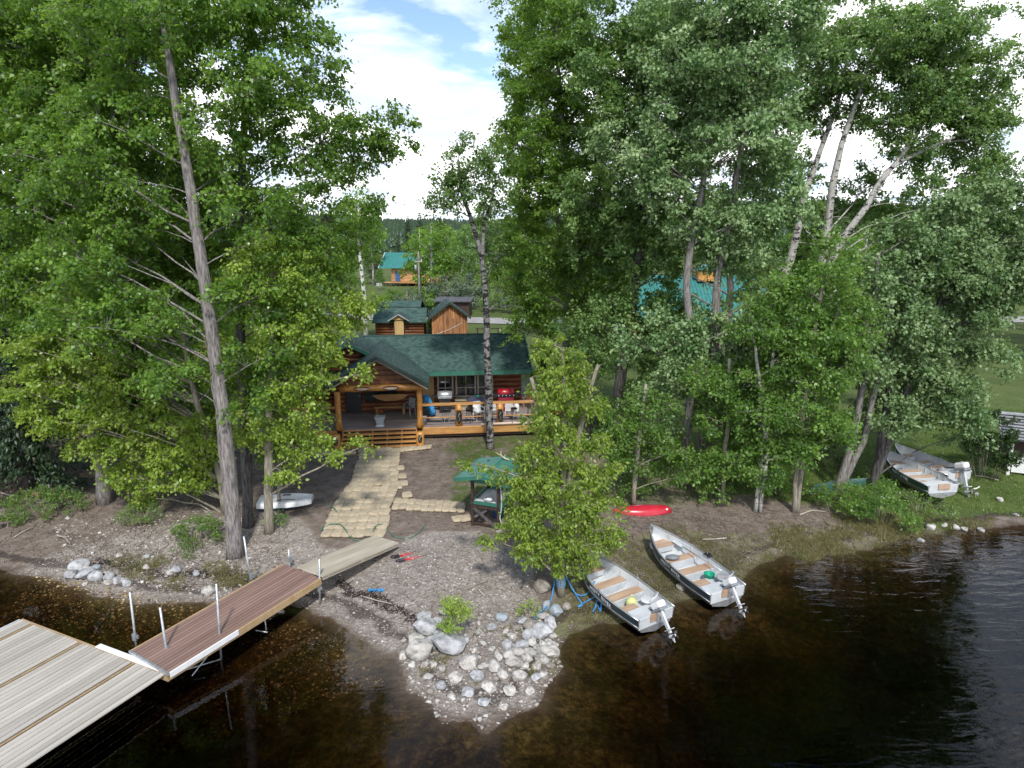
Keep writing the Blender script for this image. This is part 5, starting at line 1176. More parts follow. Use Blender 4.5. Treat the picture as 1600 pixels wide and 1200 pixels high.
# ---- utility pole, cable, rail post, car
q = atD(656, 478, 84); up_ = empty('utility_pole', (q.x, 84, terr(q.x, 84)), label='grey wooden utility pole behind the small sheds', cat='utility pole')
zt = atD(657, 393, 84).z - terr(q.x, 84); MB().tube([(0, 0, -.3), (0, 0, zt)], [.16, .11], 8).build('pole', bark_grey, up_, True); MB().box((.0, -.12, zt - 1.2), (.9, .1, .1)).build('crossarm', old_plank, up_); MB().lathe([(.05, 0), (.06, .12), (.03, .2)], (.35, -.12, zt - 1.15), 8).build('insulator', white_paint, up_)
MB().tube([(-.35, -.2, zt - 2.3), (-.35, -.2, zt - 1.6)], .12, 8).build('transformer', mid_grey, up_, True)
a_ = atD(597, 529, 40); b_ = atD(722, 504, 62); cb = [a_.lerp(b_, i / 12) - Vector((0, 0, .5 * (1 - (i / 6 - 1) ** 2))) for i in range(13)]
tag(MB().tube([p - a_ for p in cb], .018, 5).build('cable', dirtywhite, None, True, a_), 'pale cable sagging from the cabin ridge towards the board-clad shed', 'cable')
q = atD(746, 510, 66); rp = empty('hitching_rail', (q.x, 66, terr(q.x, 66)), label='dark wooden rail on short posts beside the gravel lane', cat='rail')
for s_ in (0, 2.0): MB().tube([(s_, 0, 0), (s_, 0, .8)], .06, 7).build('post', dark_wood, rp)
MB().tube([(-.2, 0, .72), (2.4, 0, .76)], .05, 7).build('crossbar', dark_wood, rp)
q = atD(718, 522, 52); car = empty('parked_car', (q.x, 52, terr(q.x, 52)), R(4), label='blue-grey car parked behind the cabin, only its roof showing over the ridge', cat='car')
def loft(secs, mat, name, parent, smooth=True):
    mb = MB(); n = len(secs[0])
    for s in secs: mb.v += [tuple(p) for p in s]
    for i in range(len(secs) - 1):
        for k in range(n): a, b = i * n + k, i * n + (k + 1) % n; mb.f.append((a, b, b + n, a + n))
    mb.f.append(tuple(range(n))[::-1]); mb.f.append(tuple((len(secs) - 1) * n + k for k in range(n)))
    return mb.build(name, mat, parent, smooth)
loft([[(x, -hw, .3), (x, -hw, zt_ * .8), (x, -hw * .9, zt_), (x, hw * .9, zt_), (x, hw, zt_ * .8), (x, hw, .3)] for x, hw, zt_ in ((-2.2, .75, .7), (-2.0, .86, .92), (-.9, .88, .98), (1.3, .88, 1.0), (2.2, .84, .95), (2.3, .78, .7))], car_paint, 'body', car)
loft([[(x, -hw, .95), (x, -hw * .82, zt_), (x, hw * .82, zt_), (x, hw, .95)] for x, hw, zt_ in ((-1.15, .82, 1.0), (-.5, .82, 1.42), (.2, .82, 1.52), (1.2, .82, 1.50), (1.95, .80, 1.05))], glass, 'window', car)
MB().box((.45, 0, 1.53), (1.7, 1.25, .05)).build('roof', car_paint, car, bevel=.02)
for sx in (-1.35, 1.4):
    for sy in (-.82, .82): MB().lathe([(.05, -.1), (.3, -.1), (.32, 0), (.3, .1), (.05, .1)], n=16).build('wheel', black_paint, car, True, (sx, sy, .32), (math.pi / 2, 0, 0))
for sy in (-.55, .55): MB().bar((-.3, sy, 1.58), (1.2, sy, 1.6), .03, .03).build('roof_bar', black_paint, car)
#@@SHORE
# ------------------------------------------------------------------ skiffs
BT = [0, .12, .25, .4, .52, .64, .75, .84, .92, .97, 1.0]
def bf(t): return float(np.interp(t, [0, .3, .5, .65, .78, .88, .95, 1], [.90, 1.0, .98, .87, .66, .42, .21, .03]))
def bz(t): return .56 + .05 * t + .30 * t ** 3
def bk(t): return .0 + .50 * max(0, (t - .62) / .38) ** 2.2
def skiff(label, ps, pp, pbow, side_mat, zs=.60, zb=1.12, pitch=True, group='aluminium skiffs pulled up on the bank'):
    a, b_, c = atZ(*ps, zs), atZ(*pp, zs), atZ(*pbow, zb); st = (a + b_) / 2; d = c - st; L = Vector((d.x, d.y)).length; W2 = .76
    yaw = math.atan2(d.y, d.x); g1 = (c.z - bz(1)); g0 = st.z - bz(0); pit = math.atan2(g1 - g0, L)
    root = empty('skiff', (st.x, st.y, g0), yaw, label=label, cat='boat', group=group); root.rotation_euler = (0, -pit, yaw)
    def sec(t, off=0.0, zo=0.0):
        f = max(.012, bf(t) * W2 - off); k = bk(t) + zo; g = bz(t); x = t * L
        ch = k + (g - k) * .24; cf = f * .80 if t < .9 else f * .7
        return [(x, f, g), (x, f * .955 + off * .2, ch + (g - ch) * .5), (x, cf, ch), (x, 0, k), (x, -cf, ch), (x, -f * .955 - off * .2, ch + (g - ch) * .5), (x, -f, g)]
    mb = MB()
    for t in BT: mb.v += sec(t)
    for i in range(len(BT) - 1):
        for k in range(6): a = i * 7 + k; mb.f.append((a, a + 1, a + 8, a + 7))
    o = len(mb.v); mb.v += sec(0); mb.f.append(tuple(o + k for k in range(7)))
    mb.build('hull', alu, root, True)
    mi = MB()
    for t in BT[:-1]:
        s_ = sec(min(t + .01, 1), .035, .0); fl = .16 + bk(t)
        s_[3] = (s_[3][0], 0, fl); s_[2] = (s_[2][0], s_[2][1] * .97, fl + .02); s_[4] = (s_[4][0], s_[4][1] * .97, fl + .02); s_[0] = (s_[0][0], s_[0][1], s_[0][2] - .012); s_[6] = (s_[6][0], s_[6][1], s_[6][2] - .012); mi.v += s_
    for i in range(len(BT) - 2):
        for k in range(6): a = i * 7 + k; mi.f.append((a, a + 7, a + 8, a + 1))
    mi.build('liner', alu_paint, root, True)
    for i in range(1, 9, 1):
        t = i / 9.5
        if t > .95: continue
        s_ = sec(t, .05); mi2 = MB().tube([(p[0], p[1], max(p[2], .17 + bk(t))) for p in s_], .014, 4, cap=False); mi2.build('rib', alu_paint, root)
    for sgn in (1, -1):                                # painted upper band and the rubbing strip
        mbn = MB(); ts = [t * .985 for t in BT]
        for t in ts:
            s_ = sec(t); p0 = Vector(s_[0]); p1 = Vector(s_[1]); e = .006
            p2 = Vector(s_[2]); pm = p1.lerp(p2, .45); mbn.v += [(p0.x, sgn * (p0.y + e), p0.z - .03), (p1.x, sgn * (p1.y + e), p1.z), (pm.x, sgn * (pm.y + e), pm.z)]
        for i in range(len(ts) - 1): a = 3 * i; mbn.f += [(a, a + 1, a + 4, a + 3), (a + 1, a + 2, a + 5, a + 4)]
        mbn.build('painted_band', side_mat, root, True)
        MB().tube([(t * L, sgn * bf(t) * W2, bz(t)) for t in BT], .022, 6).build('gunwale', alu, root, True)
        MB().tube([(t * L, sgn * (bf(t) * W2 * .955 + .008), bk(t) + (bz(t) - bk(t)) * .56) for t in BT[:-1]], .011, 5).build('side_strake', steel, root, True)
    MB().box((.015, 0, .40), (.05, 1.26, .34)).build('transom', alu_paint, root, bevel=.01); MB().box((-.03, 0, .50), (.04, .5, .22)).build('motor_board', seat_wood, root)
    MB().box((.28, 0, .50), (.5, 1.22, .03)).build('stern_deck', alu_paint, root, bevel=.008)
    for t, wd, wood in ((.215, .34, 'part'), (.40, .36, 'full'), (.60, .34, 'full'), (.83, .42, 'bow')):
        hw = bf(t) * W2 * .93; z = .40 + bk(t) * .75
        fl = .17 + bk(t); hb_ = bf(t) * W2 * .74; X0, X1 = t * L - wd / 2, t * L + wd / 2
        MB().prism([(X0, -hb_, fl), (X0, hb_, fl), (X0, hw * .95, z), (X0, -hw * .95, z)], (wd, 0, 0)).build('bench', alu_paint, root, bevel=.008)
        if t > .8:
            h2 = bf(t + .05) * W2 * .9; MB().prism([(t * L - .22, -hw, z + .004), (t * L + .22, -h2, z + .004), (t * L + .22, h2, z + .004), (t * L - .22, hw, z + .004)], (0, 0, .02)).build('seat_board', seat_wood, root)
        else:
            y0, y1 = (-hw * .95, hw * .95)
            if wood == 'part': y0, y1 = .05, hw * .95
            MB().box((t * L, (y0 + y1) / 2, z + .014), (wd * .86, y1 - y0, .022)).build('seat_board', seat_wood, root, bevel=.006)
    for sgn in (1, -1):
        MB().box((.47 * L, sgn * (bf(.47) * W2 - .01), bz(.47) + .02), (.12, .05, .03)).tube([(.47 * L, sgn * (bf(.47) * W2), bz(.47) + .02), (.47 * L, sgn * (bf(.47) * W2 + .01), bz(.47) + .12)], .012, 5).build('oarlock', steel, root)
    MB().tube([(.96 * L, 0, bz(.96) + .02), (1.0 * L, 0, bz(1) + .03)], .03, 6).build('bow_cap', alu, root)
    return root, L, W2
def lettering(root, L, W2, txt='MISTY RIVER', t0=.60, size=.17):
    cu = bpy.data.curves.new('lettering', 'FONT'); cu.body = txt; cu.size = size; cu.extrude = .002; cu.align_x = 'LEFT'; cu.space_character = 1.12; cu.materials.append(white_paint)
    o = bpy.data.objects.new('lettering', cu); COL.objects.link(o); o.parent = root
    ta, tb = t0, t0 - .30; za = bz(ta) - .185; zb_ = bz(tb) - .185
    pa = Vector((ta * L, bf(ta) * W2 * .995 + .022, za)); pb_ = Vector((tb * L, bf(tb) * W2 * .995 + .022, zb_)); x = (pb_ - pa).normalized(); z = Vector((0, .12, 1)); y = (z - x * z.dot(x)).normalized(); n = x.cross(y)
    me = bpy.data.meshes.new_from_object(o); bpy.data.objects.remove(o); o = link('lettering', me, root)
    o.matrix_local = Matrix.Translation(pa) @ Matrix((x, y, n)).transposed().to_4x4(); return o
def outboard(label, root, L, W2, y=0.0, lift=.75, lift_z=0.0):
    m = root.matrix_basis
    w0 = Matrix.Translation(root.location) @ root.rotation_euler.to_matrix().to_4x4() @ Matrix.Translation((-.06, y, .60))
    r = empty('outboard_motor', label=label, cat='outboard motor', group='outboard motors on the skiffs'); r.matrix_basis = w0
    MB().box((-.02, 0, -.05), (.10, .2, .26)).box((.06, 0, -.12), (.04, .16, .2)).build('bracket', steel, r, bevel=.01)
    c_, s_ = math.cos(lift), math.sin(lift)
    def q(a, b): return (-.06 - a * s_ + b * c_ * 0 - b * s_ * 0 + b * 0 - 0, 0, 0)
    tl = Matrix.Rotation(lift, 4, 'Y')
    def tb(mb, nm, mt, **k):
        o = mb.build(nm, mt, r, **k); o.matrix_local = Matrix.Translation((-.05, 0, .06)) @ tl; return o
    tb(MB().box((0, 0, .20), (.40, .27, .20)), 'cowl', white_paint, smooth=False, bevel=.06); tb(MB().box((.02, 0, .07), (.42, .29, .07)), 'engine_tray', grey_plastic, bevel=.015); tb(MB().ball((-.02, 0, .31), (.06, .06, .02), 10, 4), 'starter_cap', mid_grey, smooth=True)
    tb(MB().tube([(.15, 0, .12), (.50, .04, .16), (.62, .05, .17)], [.022, .018, .024], 7), 'tiller', black_paint, smooth=True)
    tb(MB().prism([(-.07, -.035, .04), (.07, -.035, .04), (.045, -.035, -.60), (-.05, -.035, -.60)], (0, .07, 0)), 'leg', alu_paint, bevel=.012)
    tb(MB().box((-.03, 0, -.50), (.26, .16, .018)), 'cavitation_plate', alu_paint); tb(MB().tube([(.16, 0, -.68), (.05, 0, -.68), (-.16, 0, -.68)], [.012, .055, .035], 8).prism([(.05, -.01, -.72), (-.07, -.01, -.72), (-.03, -.01, -.86)], (0, .02, 0)), 'gearcase', alu_paint)
    pr = MB()
    for k in range(3):
        a = k * 2.094; d = Vector((0, math.cos(a), math.sin(a))); e = Vector((0, -math.sin(a), math.cos(a))); c = Vector((-.18, 0, -.68))
        pr.prism([c + d * .02 - e * .02, c + d * .06 - e * .05 + Vector((.02, 0, 0)), c + d * .115 - e * .03 + Vector((.02, 0, 0)), c + d * .12 + e * .03 - Vector((.02, 0, 0)), c + d * .05 + e * .04 - Vector((.02, 0, 0))], (.008, 0, 0))
    tb(pr, 'propeller', black_paint); return r
def swivel(root, x, y, rz, mat, lab=None):
    s = MB().tube([(0, 0, -.14), (0, 0, 0)], .03, 7).lathe([(.02, 0), (.20, .01), (.215, .05), (.17, .07), (.02, .055)], n=14).build('swivel_seat', mat, root, True, (x, y, .56), (0, 0, rz))
    bk_ = MB(); 
    for i in range(7):
        a = -.95 + i * .3166; bk_.v += [(-.21 * math.cos(a), .23 * math.sin(a), .05), (-.27 * math.cos(a) - .02, .25 * math.sin(a), .34 - .10 * abs(a)), (-.225 * math.cos(a), .25 * math.sin(a), .05), (-.29 * math.cos(a) - .02, .27 * math.sin(a), .34 - .10 * abs(a))]
    for i in range(6): a = i * 4; bk_.f += [(a, a + 4, a + 5, a + 1), (a + 2, a + 3, a + 7, a + 6), (a + 1, a + 5, a + 7, a + 3)]
    bk_.f += [(0, 1, 3, 2), (24, 26, 27, 25)]; bk_.build('seat_back', mat, s, True); return s
def inboat(root, x, y, z):
    return Matrix.Translation(root.location) @ root.rotation_euler.to_matrix().to_4x4() @ Vector((x, y, z))
sA, LA, WA = skiff('pale aluminium skiff with dark blue lettered side and green bucket, bow highest on the bank', (1114, 929), (1159, 913), (1016, 819), navy)
lettering(sA, LA, WA); outboard('white outboard on the skiff with the green bucket, tilted with its propeller over the water', sA, LA, WA, -.05)
swivel(sA, .55, -.30, .5, mid_grey)
sB, LB_, WB = skiff('pale skiff nearer the young tree, bow under leaves, yellow bag by the stern', (1000, 969), (1049, 947), (906, 857), navy)
lettering(sB, LB_, WB); outboard('white outboard on the skiff nearer the young tree, tilted down to the water', sB, LB_, WB, -.05)
swivel(sB, .62, -.22, .5, alu_paint)
bk1 = empty('bucket', inboat(sA, .235 * LA + .1, -.18, .20), label='green bucket on the floor of the lettered skiff farther right', cat='bucket'); MB().lathe([(.13, 0), (.165, .30), (.175, .31), (.15, .31), (.12, .04)], n=16).build('bucket_body', green_pl, bk1, True); MB().tube([(.17 * math.cos(a), .17 * math.sin(a), .30 + .05 * math.sin(a) * 0) for a in [i * math.pi / 8 for i in range(9)]], .006, 4).build('handle', steel, bk1)
c1 = inboat(sA, .605 * LA, .22, .43); cu_ = MB().ball((0, 0, .06), (.20, .26, .08), 12, 6).build('boat_cushion', grey_plastic, None, True, c1, (.1, .15, sA.rotation_euler.z)); tag(cu_, 'rounded dark grey cushion on the forward bench of the skiff with the bucket', 'cushion')
c1 = inboat(sB, .22 * LB_ + .22, .02, .20); cu_ = MB().ball((0, 0, .16), (.17, .15, .17), 12, 8).tube([(-.1, 0, .28), (0, 0, .42), (.1, 0, .28)], .012, 5).build('yellow_bag', yellow_pl, None, True, c1); tag(cu_, 'pale yellow bag on the floor of the skiff nearer the young tree', 'bag')
gl_ = MB().ball((0, 0, .16), (.13, .18, .04), 10, 6).build('red_pad', M('faded_red_pad', (.45, .22, .20), (.6, .4, .38), 4, .7), None, True, inboat(sA, .16 * LA, -.32, .42)); tag(gl_, 'faded red pad by the stern seat of the skiff with the bucket', 'cushion')
oar = empty('oar', inboat(sA, .5 * LA, -.45, .58), label='aluminium oar with black blade laid along the far side of the bucket skiff', cat='oar'); oar.rotation_euler = (0, 0, sA.rotation_euler.z + .03)
MB().tube([(-1.1, 0, 0), (.75, 0, .03)], .020, 6).build('shaft', steel, oar, True); MB().prism([(.70, -.06, .02), (1.15, -.09, .04), (1.2, 0, .04), (1.15, .09, .04), (.70, .06, .02)], (0, 0, .015)).build('blade', alu_paint, oar)
nk = MB().box((0, 0, .03), (.10, .16, .05)).box((.12, 0, .06), (.14, .2, .03)).build('rod_holder', black_paint, None, False, inboat(sA, .44 * LA, -WA * .99, .60), (0, 0, sA.rotation_euler.z)); tag(nk, 'black rod holder clamped on the far gunwale of the bucket skiff', 'rod holder')
sC, LC, WC = skiff('front skiff of the pair parked on the grass at right, dark green side', (1457, 761), (1492, 755), (1385, 703), navy_dark, 1.15, 1.5)
sD, LD, WD = skiff('rear skiff of the pair parked on the grass at right, silver outboard mounted', (1494, 746), (1506, 733), (1400, 694), navy_dark, 1.15, 1.45)
om = outboard('large silver outboard at the stern of the rear parked skiff', sD, LD, WD, 0, .35); om.scale = (1.25, 1.25, 1.25)
lettering(sC, LC, WC)
for sk, mt, nm, lb, ct in ((sC, seat_wood, 'gear_pile', 'red and black gear heap inside the front parked skiff', 'fishing gear'), (sD, seat_wood, 'gear_pile', 'heap of red rope and dark gear inside the rear parked skiff', 'fishing gear')):
    r = empty(nm, inboat(sk, .26 * (LC if sk is sC else LD), .1, .2), label=lb, cat=ct); rg = random.Random(len(lb))
    rp_ = [(rg.uniform(-.22, .22), rg.uniform(-.3, .3), rg.uniform(.03, .18)) for _ in range(16)]; P_, R_ = resample(rp_, [.018] * 16, .1); MB().tube(P_, R_, 5).build('rope', maroon if sk is sC else red_paint, r, True)
    for k in range(4): MB().ball((rg.uniform(-.25, .25), rg.uniform(-.3, .3), .07), (.10, .07, .06), 8, 5).build('float', (black_paint, pink_log, red_paint, grey_plastic)[k], r, True)
# upturned dark green canoe behind the shrubs, red kayak
def canoe(name, label, ua, va, ub, vb, zr, mat, wid, hgt, cat, keel=None):
    a, b_ = G(ua, va), G(ub, vb); d = b_ - a; L = d.length; yaw = math.atan2(d.y, d.x); c = (a + b_) / 2
    r = empty(name, (c.x, c.y, min(a.z, b_.z)), yaw, label=label, cat=cat); mb = MB(); n = 14
    for i in range(n + 1):
        t = -1 + 2 * i / n; f = max(.02, (1 - t * t) ** .75) * wid; h = hgt * (.78 + .22 * (1 - t * t)) if abs(t) < .97 else hgt * .45
        mb.v += [(t * L / 2, f * math.cos(q), .02 + h * math.sin(q) ** .8) for q in [math.pi * k / 8 for k in range(9)]]
    for i in range(n):
        for k in range(8): e = i * 9 + k; mb.f.append((e, e + 9, e + 10, e + 1))
    mb.f.append(tuple(range(9))); mb.f.append(tuple(n * 9 + k for k in range(9))[::-1])
    mb.build('hull', mat, r, True); MB().tube([((-1 + 2 * i / n) * L / 2, max(.02, (1 - (-1 + 2 * i / n) ** 2) ** .75) * wid, .03) for i in range(n + 1)], .02, 5).tube([((-1 + 2 * i / n) * L / 2, -max(.02, (1 - (-1 + 2 * i / n) ** 2) ** .75) * wid, .03) for i in range(n + 1)], .02, 5).build('gunwale', keel or mat, r, True)
    return r, L
kr, KL = canoe('kayak', 'bright red kayak lying upside down at the foot of the grove', 956, 799, 1049, 801, 1, red_paint, .34, .30, 'kayak', maroon)
MB().tube([(-KL * .42, -.02, .30), (0, 0, .345), (KL * .40, .02, .29)], .03, 6).build('keel_strip', maroon, kr, True); MB().ball((KL * .40, -.14, .20), (.05, .03, .05), 8, 5).build('scupper', white_paint, kr, True)
canoe('canoe', 'dark green canoe lying upside down in the undergrowth near the parked skiffs', 1258, 772, 1362, 756, 1, M('dark_green_canoe', (.02, .07, .06), (.03, .10, .085), 3, .3), .40, .34, 'canoe', mid_grey)
# white dinghy behind the left trunks
da, db_ = G(402, 800), G(486, 794); dd = db_ - da; dg = empty('dinghy', ((da + db_) / 2 + Vector((0, .25, 0))), math.atan2(dd.y, dd.x) - .05, label='small white dinghy with blue bottom behind the left tree trunks', cat='dinghy'); Ld = dd.length
def dsec(t, s): f = .52 * s * (1 if t < .55 else 1 - .5 * ((t - .55) / .45) ** 2) * (.92 + .08 * math.sin(t * 3)); return f
mb = MB(); dt = [0, .15, .35, .55, .75, .9, 1.0]
for t in dt: f = dsec(t, 1); x = (t - .5) * Ld; z0 = .05 + .12 * t ** 3; mb.v += [(x, -f, .34), (x, -f * .96, .2), (x, -f * .7, z0), (x, f * .7, z0), (x, f * .96, .2), (x, f, .34)]
for i in range(6):
    for k in range(5): e = i * 6 + k; mb.f.append((e, e + 6, e + 7, e + 1))
mb.f += [tuple(range(6)), tuple(36 + k for k in range(6))[::-1]]; mb.build('hull', hull_blue, dg, True)
mb = MB()
for t in dt:
    f = dsec(t, 1) + .012; x = (t - .5) * Ld * 1.01; mb.v += [(x, -f, .20), (x, -f, .36), (x, -f * .86, .40), (x, -f * .55, .395), (x, -f * .50, .20 if .2 < t < .8 else .40), (x, f * .50, .20 if .2 < t < .8 else .40), (x, f * .55, .395), (x, f * .86, .40), (x, f, .36), (x, f, .20)]
for i in range(6):
    for k in range(9): e = i * 10 + k; mb.f.append((e, e + 10, e + 11, e + 1))
mb.f += [tuple(range(10))[::-1], tuple(60 + k for k in range(10))]; mb.build('deck', white_paint, dg, True)
MB().tube([((.5 - .5) * Ld - .3, -.3, .41), (.1, -.3, .46), (.4, -.3, .41)], .015, 5).box((.0, .3, .41), (.3, .1, .03)).build('fitting', black_paint, dg)

# ------------------------------------------------------------------ docks
def quad_frame(c0, ex, ey):     # local frame helper
    pass
DZ = .55
C0 = atZ(32, 968, DZ); C1 = atZ(250, 1051, DZ); C2 = atZ(-14, 992, DZ)
ex = (C1 - C0); ex.z = 0; ex.normalize(); ey = (C2 - C0); ey.z = 0; ey = (ey - ex * ey.dot(ex)).normalized()
wd_ = empty('floating_dock', C0 - Vector((0, 0, .35)), math.atan2(ex.y, ex.x), label='pale white-boarded dock platform cut off by the lower left corner', cat='dock')
sg = 1 if (Matrix.Rotation(wd_.rotation_euler.z, 3, 'Z') @ Vector((0, 1, 0))).dot(ey) > 0 else -1
DL, DW = (atZ(250, 1051, DZ) - C0).length + .25, 6.5
npk = int(DL / .145)
for i in range(npk):
    x = .08 + i * .145
    if i % 14 == 3: continue
    MB().box((x, sg * DW / 2 + .012 * math.sin(i * 7.3), .335 + .003 * math.sin(i * 3.1)), (.126, DW, .03)).build('deck_board', dock_white, wd_)
for i in range(npk):
    if i % 14 == 3: MB().box((.08 + i * .145, sg * DW / 2, .33), (.045, DW, .03)).build('joint_strip', rim_wood, wd_)
MB().box((DL / 2, sg * -.03, .26), (DL, .05, .18)).build('side_rail', rim_wood, wd_); MB().box((-.03, sg * DW / 2, .26), (.05, DW, .18)).build('side_rail', alu_paint, wd_)
xr = (atZ(150, 1010, DZ) - C0).length
MB().box(((xr + DL) / 2, sg * -.10, .345), (DL - xr, .16, .04)).build('edge_trim', white_paint, wd_, bevel=.01)
for x in (1.2, 3.2):
    for y in (1.6, 3.4, 5.0): MB().lathe([(.3, -.35), (.32, .0), (.3, .2)], (x, sg * y, 0), 12).build('float_drum', black_paint, wd_, True)
# brown gangway ramp
zA, zB = .62, .92
A0, A1, B1, B0 = atZ(206, 1018, zA), atZ(262, 1049, zA), atZ(503, 903, zB), atZ(441, 881, zB)
mA, mB_ = (A0 + A1) / 2, (B0 + B1) / 2; d = mB_ - mA; RL = d.length; yaw = math.atan2(d.y, d.x); pit = math.asin(d.z / RL)
wr = ((A0 - A1).length * abs(math.sin(math.atan2((A0 - A1).y, (A0 - A1).x) - yaw)) + (B0 - B1).length * abs(math.sin(math.atan2((B0 - B1).y, (B0 - B1).x) - yaw))) / 2
gw_ = empty('gangway_ramp', mA, yaw, label='reddish-brown boarded ramp sloping from the white dock up to the beach', cat='dock ramp'); gw_.rotation_euler = (0, -pit, yaw)
nb = max(6, int(wr / .12))
for i in range(nb): MB().box((RL / 2, -wr / 2 + (i + .5) * wr / nb, -.02), (RL, wr / nb - .022, .035)).build('deck_board', ramp_brown, gw_)
for s_ in (-1, 1): MB().box((RL / 2, s_ * (wr / 2 + .025), -.10), (RL, .05, .2)).build('side_rail', rim_wood, gw_, bevel=.006)
for x in (.03, RL / 2, RL - .03): MB().box((x, 0, -.1), (.05, wr, .12)).build('cross_beam', rim_wood, gw_)
MB().box((RL * .20, -wr / 2 - .065, -.05), (RL * .40, .03, .16)).build('edge_trim', white_paint, gw_, bevel=.01)
MB().box((-.03, 0, -.03), (.05, wr + .06, .10)).build('end_plate', steel, gw_)
for (u0, v0, u1, v1, lab) in ((203, 925, 214, 1024, 'tall grey steel pole at the left corner of the brown ramp'), (250, 949, 265, 1044, 'grey steel pole at the lower corner of the brown ramp'), (338, 912, 344, 1026, 'grey steel pole at the middle of the ramp standing in the water'),
                              (381, 838, 394, 912, 'thin grey steel pole at the upper left edge of the ramp'), (499, 873, 498, 930, 'short grey steel pole at the beach end of the ramp'), (451, 858, 452, 884, 'short stub pole at the upper end of the ramp')):
    foot = atZ(u1, v1, .05 if v1 > 930 else .35); top = atD(u0, v0, foot.y)
    pl = empty('mooring_pole', foot, label=lab, cat='pole', group='steel poles holding the ramp')
    MB().tube([(0, 0, -.6), (top.x - foot.x, 0, top.z - foot.z)], .030, 8).build('pipe', steel, pl, True)
    zc = .60 - foot.z; MB().lathe([(.06, zc - .09), (.06, zc + .09)], n=8).box((.05, .0, zc), (.12, .05, .08)).build('clamp', steel, pl)
st1 = empty('ramp_strut', atZ(344, 1026, .1), label='thin steel braces running under the ramp into the water', cat='brace')
p0 = st1.location
for q0, q1 in (((344, 1000, .5), (300, 1056, .05)), ((262, 1055, .1), (345, 1030, .05)), ((400, 985, .1), (418, 988, .1)), ((410, 935, .75), (416, 985, .1))): MB().tube([atZ(*q0) - p0, atZ(*q1) - p0], .018, 6).build('rod', steel, st1, True)
# weathered plank ramp
PA, PB_ = (G(483, 893) + Vector((0, 0, .42))), (G(604, 842) + Vector((0, 0, .10))); PA = atZ(484, 894, .98); PB_ = atZ(604, 843, .66)
d = PB_ - PA; PL = d.length; yaw = math.atan2(d.y, d.x)
pr_ = empty('plank_ramp', PA, yaw, label='narrow weathered plank walk from the ramp end up to the sandbags', cat='plank walk'); pr_.rotation_euler = (0, -math.asin(d.z / PL), yaw)
for i in range(4): MB().box((PL / 2, -.42 + i * .28, .0), (PL, .27, .045)).build('plank', old_plank, pr_, bevel=.004)
for x in (.25, PL / 2, PL - .3): MB().box((x, 0, -.06), (.09, 1.1, .07)).build('batten', old_plank, pr_)
for y in (-.5, .5): MB().box((PL / 2, y, -.07), (PL - .1, .05, .10)).build('side_beam', old_plank, pr_)

# ------------------------------------------------------------------ sandbag path
sbp = empty('sandbag_path', G(560, 770), kind='structure'); sb0 = sbp.location.copy()
def bagmesh(seed):
    r = random.Random(seed); mb = MB(); n, m = 10, 6
    for i in range(m + 1):
        ph = math.pi * i / m; z = -math.cos(ph)
        for k in range(n):
            a = 2 * math.pi * k / n; q = .32; cx_, sx_ = math.cos(a), math.sin(a); e = max(.02, math.sin(ph)) ** .35
            x = math.copysign(abs(cx_) ** q, cx_) * .5 * e; y = math.copysign(abs(sx_) ** q, sx_) * .5 * e
            mb.v.append((x * (1 + r.uniform(-.035, .035)), y * (1 + r.uniform(-.035, .035)), z * .5 * (1 + r.uniform(-.12, .12)) * (1 - .25 * (abs(x) * 1.6) ** 3)))
    for i in range(m):
        for k in range(n): a, b = i * n + k, i * n + (k + 1) % n; mb.f.append((a, b, b + n, a + n))
    mb.f.append(tuple(range(n))[::-1]); mb.f.append(tuple(m * n + k for k in range(n)))
    return mb.mesh('sandbag', burlap, True)
bags = [bagmesh(i) for i in range(6)]; rb_ = random.Random(9); nbag = 0
def bag(x, y, w, l, rz=0, h=.15):
    global nbag
    nbag += 1; z = terr(x, y); o = link('sandbag', bags[rb_.randrange(6)], sbp, Vector((x, y, z + h * .32 + rb_.uniform(-.012, .012))) - sb0, (rb_.uniform(-.05, .05), rb_.uniform(-.05, .05), rz + rb_.uniform(-.06, .06)))
    o.scale = (w * rb_.uniform(.96, 1.03), l * rb_.uniform(.96, 1.03), h)
le_ = [(500, 842), (512, 812), (524, 787), (548, 757), (552, 738), (562, 715), (558, 706)]; re_ = [(600, 840), (607, 822), (607, 800), (614, 785), (622, 765), (620, 740), (624, 706)]
LW_ = [G(*p) for p in le_]; RW_ = [G(*p) for p in re_]
def edge_x(P, y):
    ys = [p.y for p in P]; xs = [p.x for p in P]; return float(np.interp(y, ys, xs))
y = LW_[0].y; row = 0
while y < LW_[-1].y:
    xl, xr2 = edge_x(LW_, y), edge_x(RW_, y); n = max(4, round((xr2 - xl) / .37)); wv = (xr2 - xl) / n
    for k in range(n): bag(xl + (k + .5) * wv, y + .30 + .04 * math.sin(k * 1.9 + row), wv * 1.14, .63, 0, .16)
    y += .515; row += 1
a0, a1 = G(612, 796), G(725, 802)                       # branch towards the fish-cleaning stand
for k in range(10):
    for j in range(2): p = a0.lerp(a1, (k + .5) / 10); bag(p.x, p.y + .18 + j * .44 - .10 * (k > 7) * j, (a1 - a0).length / 10 * 1.14, .54, rb_.uniform(-.08, .08))
for p in [(640, 775), (634, 757), (632, 745), (625, 762), (628, 733)]: q = G(*p); bag(q.x - .1, q.y, .42, .5, .2)
for k in range(7): q = G(628 + k * 7, 705 - k * .6); bag(q.x, q.y + .1, .30, .55, 0)
for k in range(9): q = G(470 + k * 10, 709); bag(q.x, q.y, .40, .30, .1, .18)
for p in [(728, 812), (716, 812)]: q = G(*p); bag(q.x, q.y, .5, .5, .4)
